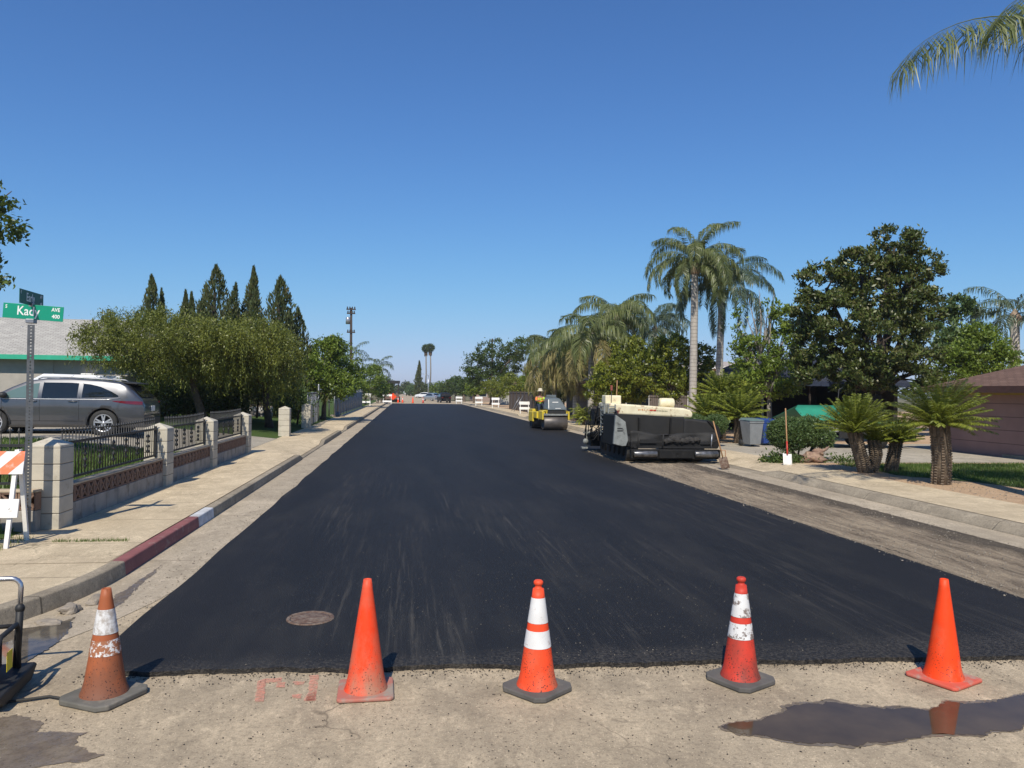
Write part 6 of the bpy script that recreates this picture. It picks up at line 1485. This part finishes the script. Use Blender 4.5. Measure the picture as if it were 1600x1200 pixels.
o = MB().add(A, [(1, 0, 4, 5), (2, 1, 5), (3, 2, 5, 4), (0, 3, 4)]).add([(x, y, z-.1) for x, y, z in A[:4]], [(0, 1, 2, 3)]).build('roof', M_roofb, t); add_uv(o)
M_fb = pm('brown_fascia', (.085, .035, .025), (.07, .03, .022), 4, .7); M_ye = pm('ochre_trim', (.36, .24, .05), (.3, .2, .05), 5, .7)
f = MB(); f.box((-ov-.015, yy/2-.47, hz_-.07), (.03, yy+.55, .2)); f.box((6, yy-.185, hz_-.07), (12+2*ov, .03, .2)); f.box((6, -ov-.015, hz_-.07), (12+2*ov, .03, .2)); f.build('fascia', M_fb, t)
MB().box((-.03, yy/2, hz_-.17), (.05, yy+.05, .12)).build('frieze_board', M_ye, t)
MB().box((-.04, yy+.03, hz_/2-.12), (.06, .08, hz_-.25)).build('corner_board', M_fb, t)
o = MB().ell((0, 0, 0), (.06, .06, .06), 12, 8).build('flood_lamp', M_barw, t); o.location = (-ov+.05, yy+.2, hz_-.05)
MB().box((-.05, 6.5, .03), (.12, 14, .12)).build('foundation', M_kerb, t)
# dark carport house behind
cp_ = D(1190, 690, 34.0); hl_ = D(1190, 600, 34).z; 
cx0, cx1 = D(1190, 690, 34).x, D(1440, 690, 34).x
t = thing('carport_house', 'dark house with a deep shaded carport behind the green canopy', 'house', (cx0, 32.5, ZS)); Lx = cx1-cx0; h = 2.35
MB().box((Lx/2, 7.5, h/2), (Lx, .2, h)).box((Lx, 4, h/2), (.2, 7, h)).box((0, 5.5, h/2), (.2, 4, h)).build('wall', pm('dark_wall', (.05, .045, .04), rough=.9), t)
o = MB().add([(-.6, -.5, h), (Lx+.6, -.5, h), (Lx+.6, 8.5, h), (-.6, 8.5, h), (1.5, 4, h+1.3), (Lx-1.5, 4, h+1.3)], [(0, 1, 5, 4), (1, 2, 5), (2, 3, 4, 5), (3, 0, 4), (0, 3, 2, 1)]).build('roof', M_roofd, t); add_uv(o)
MB().box((Lx/2, -.53, h-.04), (Lx+1.2, .04, .22)).build('fascia', pm('navy_fascia', (.02, .03, .06), rough=.7), t)
for i in range(3): MB().box((.1+(Lx-.3)*i/3, -.2, h/2), (.07, .07, h)).build('post', [M_galv, M_barkd, M_barkd][i], t)
# stored things inside the carport
wv = MB().box((0, 0, .45), (1.6, .7, .9)).build('storage_chest', pm('reddish_chest', (.28, .12, .1), rough=.7), None, bevel=.03); wv.location = (cx1-2.0, 33.4, ZS); tag(wv, 'reddish chest in the shade at the right end of the carport', 'chest')
# green canopy
gp = D(1268, 690, 26.5); t = thing('shade_canopy', 'green fabric canopy on thin poles above a parked trailer, behind the clipped shrub', 'canopy', (gp.x, gp.y, ZS))
zt2 = D(1268, 633, 26.5).z-ZS; zb2 = D(1268, 655, 26.5).z-ZS; M_tarp = NT('green_tarp'); s = M_tarp; p = s.P(local=True); s.col(s.mix(s.ramp(s.noise(p, 2, 4), [(.35, 0.), (.65, 1.)]), (.03, .27, .17), (.025, .22, .14))).set(rough=.5)
V = []
for i in range(13):
    x = -.75+2.2*i/12
    for j in range(5):
        f = j/4; V.append((x*(1 if f > .0 else .72)+(0 if f else .02), -.9+(.9)*(1-f)+0, zb2+(zt2-zb2)*(1-f)-.03*math.sin(f*math.pi)*abs(math.sin(i*1.3))))
Fc = [(i*5+j, i*5+j+1, (i+1)*5+j+1, (i+1)*5+j) for i in range(12) for j in range(4)]
o = MB().add(V, Fc, 0, True).add([(-.52, 0, zt2), (1.05, 0, zt2), (1.45, 1.4, zb2), (-.75, 1.4, zb2)], [(0, 1, 2, 3)]).build('fabric', M_tarp.mat, t); m_ = o.modifiers.new('s', 'SOLIDIFY'); m_.thickness = .01
for x, y in ((-.7, -.85), (1.4, -.85), (-.7, 1.3), (1.4, 1.3)): MB().tube([(x, y, 0), (x, y, zb2+.02)], .018, 8).build('pole', M_galv, t)
MB().tube([(.3, -.95, .4), (.42, -.98, zt2+.55), (.55, -.98, zt2+.62)], .02, 8).build('crook', M_black, t)
p2 = D(1385, 670, 25.5); t = thing('utility_trailer', 'low trailer with a teal cover and a pale tarp, parked between the cycads', 'trailer', (p2.x-1.5, p2.y, ZS))
MB().box((1.2, .7, .38), (2.8, 1.4, .08)).box((1.2, 0.02, .5), (2.8, .05, .22)).box((1.2, 1.38, .5), (2.8, .05, .22)).box((-.5, .7, .36), (.8, .08, .08)).build('bed', M_black, t, bevel=.01)
MB().ell((.4, .7, .62), (.8, .6, .16), 18, 8, jitter=.4, seed=2).build('pale_tarp', pm('pale_tarp', (.5, .49, .46), rough=.7), t)
MB().box((1.7, .6, .82), (1.0, .9, .12)).build('teal_cover', M_tarp.mat, t, bevel=.03)
for y in (-.02, 1.42): MB().lathe([(.001, -.08), (.3, -.08), (.3, .08), (.001, .08)], (1.2, y, .3), 20, axis='y').build('wheel', M_tyre, t)

# ------------------------------------------------------------------ RIGHT: trees
# magnolia
mg = D(1370, 700, 29); md = 29
tree('magnolia_tree', 'large dark glossy magnolia rising behind the cycads and the carport', 'tree', (mg.x, mg.y, ZS),
     [LB(1398, 385, 38, 34, md, 1), LB(1425, 415, 45, 40, md), LB(1345, 420, 45, 38, md), LB(1385, 450, 70, 50, md), LB(1290, 450, 45, 42, md), LB(1430, 480, 42, 45, md), LB(1310, 500, 60, 50, md-.5), LB(1380, 530, 70, 55, md-1), LB(1280, 540, 45, 45, md), LB(1440, 545, 30, 45, md), LB(1330, 580, 60, 30, md-.5), LB(1410, 590, 50, 25, md-.5), LB(1270, 575, 35, 30, md), LB(1262, 500, 28, 40, md), LB(1450, 575, 26, 34, md)], 60000, .16, L_mag, r=.24, bark=M_barkd, seed=17, nc=620, cl=.21, aspect=.42, shell=.6, upn=.55, out=.55)
tree('pale_tree', 'thin light green tree peeping out to the right of the magnolia', 'tree', (D(1510, 600, 38).x, D(1510, 600, 38).y, ZS), [LB(1500, 480, 25, 18, 38), LB(1520, 495, 18, 22, 38), LB(1480, 510, 20, 35, 38), LB(1500, 540, 40, 30, 37)], 6500, .2, L_topi, r=.12, seed=18, nc=130, cl=.28)
tree('leafy_tree', 'mid green bushy tree showing above the brown roof', 'tree', (D(1530, 600, 33).x, D(1530, 600, 33).y, ZS), [LB(1530, 555, 45, 40, 33), LB(1490, 570, 35, 35, 33), LB(1560, 570, 30, 30, 33), LB(1530, 520, 25, 18, 33)], 13000, .15, L_green, r=.12, seed=19, nc=260, cl=.3)
p_ = D(1585, 620, 36); queen_palm('palm with grey-green drooping fronds above the brown roof at the right edge', (p_.x, p_.y, ZS), D(1585, 505, 36).z, 16, 2.6, .22, 53, L_palmb, nl=40, ll=.7, lw=.05, group='palms in the right gardens', emin=-.1)
# tree with bare branch tips beside the tall palms
dt = 33
t = tree('open_crowned_tree', 'loose green tree with bare branch tips between the tall palms and the magnolia', 'tree', (D(1205, 690, dt).x, D(1205, 690, dt).y, ZS),
     [LB(1180, 560, 35, 38, dt), LB(1225, 540, 28, 45, dt), LB(1215, 590, 38, 30, dt-.5), LB(1165, 600, 28, 25, dt-.5), LB(1152, 505, 9, 26, dt), LB(1158, 540, 12, 18, dt), LB(1205, 485, 12, 22, dt), LB(1235, 500, 18, 30, dt)], 12000, .15, L_green, r=.12, bark=M_barkl, seed=20, nc=230, cl=.26)
mb = MB(); b0_ = D(1186, 560, dt)-t.location
for px, py in ((1186, 452), (1210, 460), (1218, 470), (1170, 470), (1195, 500), (1165, 495), (1200, 478)):
    e = D(px, py, dt+.3)-t.location; m_ = b0_.lerp(e, .5)+Vector((.1, 0, 0)); mb.tube([b0_, m_, e], [.06, .035, .008], 5)
    for q in range(4): f = m_.lerp(e, .25*q); mb.tube([f, f+Vector((random.Random(q+px).uniform(-.4, .4), 0, random.Random(q*3+px).uniform(.1, .5)))], [.014, .004], 4)
mb.build('bare_branches', M_barkl, t)
# tall twin palms
dA = 35; pa = D(1082, 660, dA)
queen_palm('tall palm with a straight grey trunk, left one of the tall pair', (pa.x, pa.y, ZS), D(1085, 428, dA).z, 24, 3.0, .175, 54, L_palm, nl=110, ll=.66, lw=.034, group='tall pair of palms', lean=(D(1087, 428, dA).x-pa.x+.0, 0), emin=.25, emax=1.5, droop=2.3)
dB = 37; pb = D(1122, 640, dB)
queen_palm('tall palm with a swollen pale neck below its crown, right one of the tall pair', (pb.x, pb.y, ZS), D(1127, 466, dB).z, 22, 3.5, .17, 55, L_palmb, nl=110, ll=.75, lw=.034, group='tall pair of palms', lean=(D(1129, 466, dB).x-pb.x, 0), emin=.3, emax=1.5, droop=2.1)
# queen palms further, partly dried
for i, (pt, pyc, dp, L_, nf, dry, mt, lb) in enumerate([(923, 520, 42, 3.0, 15, 5, L_palm, 'palm with many drying tan fronds right behind the roller'), (899, 545, 48, 3.2, 24, 14, L_palm, 'brownish palm second in the cluster, left of the first trunk'), (866, 560, 52, 3.2, 22, 17, L_palm, 'mostly dried tan palm hanging over the wooden fence'),
                                                         (962, 505, 50, 3.1, 18, 2, L_palm, 'greener palm rising behind the drying one'), (1022, 520, 56, 3.4, 18, 0, L_palmb, 'bluish green palm behind the magnolia hedge, left of the tall pair'), (852, 540, 60, 2.6, 14, 4, L_palm, 'small palm at the left of the dried cluster')]):
    p_ = D(pt, 640, dp); queen_palm(lb, (p_.x, p_.y, ZS), D(pt, pyc, dp).z, nf, L_, .17, 100+i, mt, nl=84, ll=1.05, lw=.05, dry=dry, group='palms in the right gardens', emin=-.3 if dry > 3 else -.0, droop=2.0, shaft=i in (3, 4))
# yellow-green magnolia hedge row
tree('magnolia_tree', 'yellowish green magnolia behind the paver, nearest the dried palm', 'tree', (D(960, 640, 40).x, D(960, 640, 40).y, ZS), [LB(965, 590, 40, 35, 40), LB(940, 610, 28, 24, 40), LB(985, 560, 35, 35, 41), LB(990, 610, 30, 22, 40)], 15000, .17, L_magy, r=.13, seed=23, nc=330, cl=.24, aspect=.45, group='yellowish magnolias behind the paver')
tree('magnolia_tree', 'yellowish green magnolia against the left tall palm trunk', 'tree', (D(1045, 640, 37).x, D(1045, 640, 37).y, ZS), [LB(1050, 555, 32, 34, 38), LB(1020, 580, 34, 34, 38), LB(1055, 600, 34, 26, 37.5), LB(1095, 560, 22, 28, 38.5), LB(1100, 600, 20, 22, 38)], 16000, .16, L_magy, r=.13, seed=24, nc=330, cl=.24, aspect=.45, group='yellowish magnolias behind the paver')
# iron fence and dark house behind the paver, peach house beyond
fy = D(1010, 650, 41); iron_panel('tall dark iron fence behind the paver under the magnolias', (fy.x-2.5, fy.y, ZS), (fy.x+4.8, fy.y, ZS), z0=.1, h=1.6, group=None, curved=False)
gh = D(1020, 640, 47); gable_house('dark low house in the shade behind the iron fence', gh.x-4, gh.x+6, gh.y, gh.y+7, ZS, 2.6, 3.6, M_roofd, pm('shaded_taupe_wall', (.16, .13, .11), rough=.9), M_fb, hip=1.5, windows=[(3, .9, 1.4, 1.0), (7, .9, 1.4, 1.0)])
gh = D(1118, 640, 62); zz = D(1118, 573, 62).z
gable_house('peach two-storey house glimpsed between the tall palm trunks', gh.x-1.6, gh.x+3.6, gh.y, gh.y+7, ZS, zz, zz+.6, pm('pale_roof', (.42, .36, .32), rough=.9), pm('peach_stucco', (.58, .36, .2), (.5, .32, .19), 3, .9), M_barw, hip=1.5, windows=[(2.2, 2.8, 1.0, 1.1)])
# small palm sapling near trunk
sago('small bushy palm seedling at the foot of the drying palm', (G(912, 664, ZS).x, G(912, 664, ZS).y, ZS), [([(0, 0, 0), (0, 0, .2), (0, 0, .4)], .06, 22, .9)], 97, nl=22, lw=.03, ll=.3, group=None, name='palm_seedling', droop=.9)
# shrubs behind the roller and along the wooden fence
hd = [(835, 590, 70, 22, 20), (800, 600, 78, 22, 18), (770, 606, 88, 20, 16), (812, 600, 88, 20, 12), (850, 610, 60, 18, 22), (880, 600, 56, 18, 26)]
for i, (px, py, dp, rx, ry) in enumerate(hd):
    l = LB(px, py, rx, ry, dp)
    tree('garden_bush', ['bush over the wooden fence left of the roller hat', 'light bush above the middle of the wooden fence', 'yellowish bush near the far end of the wooden fence', 'low bush in front of the fence end', 'dense bush directly behind the roller worker', 'dark bush between the dried palm trunks'][i], 'bush', (l[0], l[1], ZS), [l, (l[0]+l[3]*.5, l[1], l[2]-l[5]*.6, l[3]*.7, l[4]*.7, l[5]*.5)], 4200, .17, [L_green, L_magy, L_magy, L_green, L_deep, L_deep][i], r=.07, seed=120+i, nc=100, cl=.3, group='bushes behind the wooden fence')
tree('round_dark_tree', 'dark rounded tree beyond the wooden fence, tallest on the far right side', 'tree', (D(768, 620, 98).x, D(768, 620, 98).y, ZS), [LB(770, 560, 30, 30, 98), LB(745, 575, 24, 28, 98), LB(795, 565, 24, 30, 98), LB(765, 590, 36, 22, 98), LB(812, 545, 22, 20, 96), LB(735, 590, 14, 16, 98)], 15000, .28, L_deep, r=.25, seed=25, nc=300, cl=.5)
tree('round_dark_tree', 'lower dark tree farther down beside the black hatchback', 'tree', (D(712, 620, 150).x, D(712, 620, 150).y, 0), [LB(712, 602, 18, 14, 150), LB(698, 607, 12, 10, 155), LB(728, 608, 12, 10, 145)], 5000, .4, L_deep, r=.2, seed=26, nc=120, cl=.6)
# wooden fence right
f0 = Vector((10.35, 54, ZS)); f1 = Vector((10.35, 76, ZS)); t = thing('wooden_fence', 'weathered brown board fence along the right sidewalk behind the barricades', 'fence', f0, math.pi/2)
mb = MB(); n = int(22/.15)
for i in range(n): mb.box((.075+i*.15, 0, .85+.02*math.sin(i*2.3)), (.142, .022, 1.7))
mb.build('boards', pm('weathered_board', (.14, .105, .085), (.09, .07, .06), 3, .95, .4, 20), t); MB().box((11, 0, 1.72), (22, .09, .05)).build('top_rail', pm('pale_rail', (.34, .28, .22), rough=.9), t)
for i in range(10): MB().box((i*2.4+.1, .06, .9), (.1, .1, 1.85)).build('post', M_barkd, t)
for k, (a_, b2, lb) in enumerate([((792, 641), (803, 618), 'thin pole leaning on the near end of the wooden fence'), ((797, 641), (808, 616), 'second thin pole leaning beside the first on the wooden fence')]):
    g = G(*a_, ZS); g.z = ZS; o = MB().tube([(0, 0, 0), (.9, .2, 1.5)], .03, 6).build('leaning_pole', M_galv); o.location = (9.5, 67+k*1.5, ZS); tag(o, lb, 'pole', 'poles leaning on the wooden fence')
up2 = D(768, 620, 110); H2 = D(768, 529, 110).z
utility_pole('wooden utility pole with a short crossarm standing above the dark tree on the right', up2.x, up2.y, H2, [(H2-.4, 1.0)])

# ------------------------------------------------------------------ near palm, right edge, fronds reaching into the picture
pr = D(1745, 640, 11.5)
queen_palm('near palm off the right edge, one long frond hanging into the top corner', (pr.x, pr.y, ZS), D(1700, 95, 11.5).z-.62, 12, 3.85, .2, 56, L_palm, nl=150, ll=.85, lw=.019, droop=2.0, group=None, split=True, emin=.1, emax=1.35,
           vs=.55, e0s=[.5, .75], azs=[math.radians(a) for a in (184, 197, 330, 20, 290, 270, 310, 350, 320, 5, 345, 30)])

# ================================================================== FAR END
def far_tree(px, py, rx, ry, dp, label, mat=None, n=3000, seed=1, size=.5, name='far_tree'):
    l = LB(px, py, rx, ry, dp); l2 = LB(px+rx*.5, py+ry*.35, rx*.7, ry*.6, dp); l3 = LB(px-rx*.5, py+ry*.4, rx*.6, ry*.6, dp)
    return tree(name, label, 'tree', (l[0], l[1], 0), [l, l2, l3], n, size, mat or L_far, r=.3, seed=seed, nc=max(40, n//40), cl=size*1.6, group='trees at the far end of the street')
far_tree(636, 605, 10, 7, 330, 'hazy bluish tree at the vanishing point, left of the pointed cypress', n=2600, seed=131, size=.9)
far_tree(624, 609, 7, 6, 380, 'low hazy tree at the far left end of the street', n=1800, seed=132, size=.9)
far_tree(645, 609, 9, 7, 260, 'pale green tree just left of the pointed cypress', L_topi, n=2200, seed=133, size=.7)
far_tree(668, 607, 8, 9, 240, 'dusty green tree behind the light pole', n=2400, seed=134, size=.6)
far_tree(684, 607, 10, 9, 230, 'green tree right of the twin fan palms', L_green, n=2400, seed=135, size=.6)
far_tree(698, 608, 10, 9, 210, 'darker green tree right of the twin fan palms', L_deep, n=2400, seed=136, size=.6)
b_ = D(654, 616, 200); H = D(654, 564, 200).z; cypress('dark pointed cypress at the vanishing point beside the twin fan palms', (b_.x, b_.y, 0), H, 1.25, 137, 3500, 1, sz=.5)['group'] = 'trees at the far end of the street'
def fan_palm(label, px, pyc, dp, r, seed):
    c = D(px, pyc, dp); t = thing('fan_palm', label, 'palm tree', (c.x, c.y, 0), 0, 'twin fan palms'); rng = np.random.default_rng(seed)
    MB().tube([(.0, 0, 0), (.25, 0, c.z*.5), (0, 0, c.z)], [.32, .26, .24], 8).build('trunk', M_barkl, t); n = 420
    u = unit(rng, n); u[:, 2] = u[:, 2]*.95-.05; C = np.array([0, 0, c.z])+u*r*.62; V, Fc = leaf_quads(C, u+rng.normal(size=(n, 3))*.15, unit(rng, n), np.full(n, r*.75), np.full(n, .3)); np_mesh('crown', V, Fc, L_deep, t)
    n = 160; th = rng.random(n)*6.28; C = np.stack([.5*np.cos(th), .5*np.sin(th), c.z-1-1.6*rng.random(n)], 1); A = np.tile([0, 0, -1.], (n, 1))+rng.normal(size=(n, 3))*.15; V, Fc = leaf_quads(C, A, unit(rng, n), np.full(n, 1.5), np.full(n, .35)); np_mesh('dead_leaf_skirt', V, Fc, L_brown, t)
fan_palm('far tall fan palm with a straight trunk, left of the twin pair', 665.5, 544, 290, 2.0, 1); fan_palm('far tall fan palm with a slightly bent trunk, right of the twin pair', 672.5, 543, 285, 2.0, 2)
lp = D(669, 614, 165); t = thing('lamp_post', 'pale slender lamp post at the far junction', 'lamp post', (lp.x, lp.y, 0)); Hl = D(669, 586, 165).z
MB().tube([(0, 0, 0), (0, 0, Hl)], [.14, .09], 8).build('post', M_paints, t); MB().tube([(0, 0, Hl-.05), (-1.2, 0, Hl+.25)], .05, 6).box((-1.4, 0, Hl+.22), (.6, .2, .1)).build('lamp_head', M_paints, t)
dk = D(612, 613, 120); t = thing('canopy_truck', 'dark flat-roofed trailer rig with open posts parked at the far left kerb', 'trailer', (dk.x-1.2, dk.y, 0)); zt3 = D(612, 595, 120).z
MB().box((1.0, 1.5, zt3-.2), (2.9, 4, .45)).build('roof', M_black, t); mb = MB()
for x in (-.2, 1.0, 2.2):
    for y in (-.2, 3.2): mb.box((x, y, zt3/2), (.12, .12, zt3-.4))
mb.build('posts', M_barkd, t); MB().box((1.0, 1.5, .9), (2.5, 3.6, .9)).build('deck', pm('brown_deck', (.16, .1, .08), rough=.9), t)
for y in (.3, 2.7): MB().lathe([(.001, -.1), (.45, -.1), (.45, 2.5), (.001, 2.5)], (0, y, .45), 16, axis='x').build('wheel', M_tyre, t)
# more street trees and roofs filling both sides of the distance
for i, (px, py, rx, ry, dp) in enumerate([(604, 600, 8, 10, 120), (598, 606, 9, 8, 105), (610, 611, 6, 5, 180), (725, 603, 10, 14, 125), (742, 605, 12, 12, 112)]):
    far_tree(px, py, rx, ry, dp, ['small tree behind the dark canopy trailer on the left', 'dark tree just behind the rounded light green tree', 'low greenery beside the dark canopy trailer', 'tree filling the gap left of the dark rounded tree', 'tree below the left side of the dark rounded tree'][i], [L_deep, L_deep, L_far, L_deep, L_green][i], 2600, 140+i, .3)
for i, (px, dp, w_, c, lb) in enumerate([(745, 105, 5, (.4, .38, .34), 'pale low house behind the far right barricades'), (705, 150, 6, (.35, .25, .2), 'reddish low house beyond the black hatchback')]):
    q = D(px, 615, dp); gable_house(lb, max(q.x, 13), max(q.x, 13)+w_+3, q.y, q.y+8, 0, 2.7, 4.0, M_roofb, pm('far_wall', c, rough=.9), M_barw, hip=1.5, windows=[(2, .9, 1.4, 1.1)])
# distant wooded skyline, both sides
rngf = np.random.default_rng(9); lob = [(x, 700+60*math.sin(x*.05), 3.0, 16, 8, 4.2+2*math.sin(x*.13)+1.5*math.sin(x*.37)) for x in range(-700, 1100, 22)]
# thin summer air: far trees fade a little toward the sky
hv = NT('thin_haze'); hv.t.nodes.remove(hv.b); pvn = hv.n('ShaderNodeVolumePrincipled'); pvn.inputs['Color'].default_value = (.93, .96, 1, 1); pvn.inputs['Density'].default_value = .0003; pvn.inputs['Anisotropy'].default_value = .2
hv.l(pvn.outputs[0], hv.out.inputs['Volume'])
kind(MB().box((100, 1180, 10.5), (2100, 2560, 25)).build('haze', hv.mat), 'stuff')
kind(crown('distant_woods', lob, 26000, 1.8, L_far, None, 150, nc=1600, cl=2.5), 'stuff')
def row(xc, ys, lbl, sd):
    for i, y in enumerate(ys):
        r = random.Random(sd+i); h = r.uniform(3.5, 6)
        tree('street_tree', '%s, about %d metres away' % (lbl, int(y)), 'tree', (xc+r.uniform(-1, 1), y, 0), [(xc, y, h*.62, 2.4, 2.4, h*.38), (xc+r.uniform(-1, 1), y+1, h*.8, 1.6, 1.6, h*.22)], 1500, .4, [L_deep, L_far, L_green][i % 3], r=.15, seed=sd+i, nc=60, cl=.6, group='street trees further down')
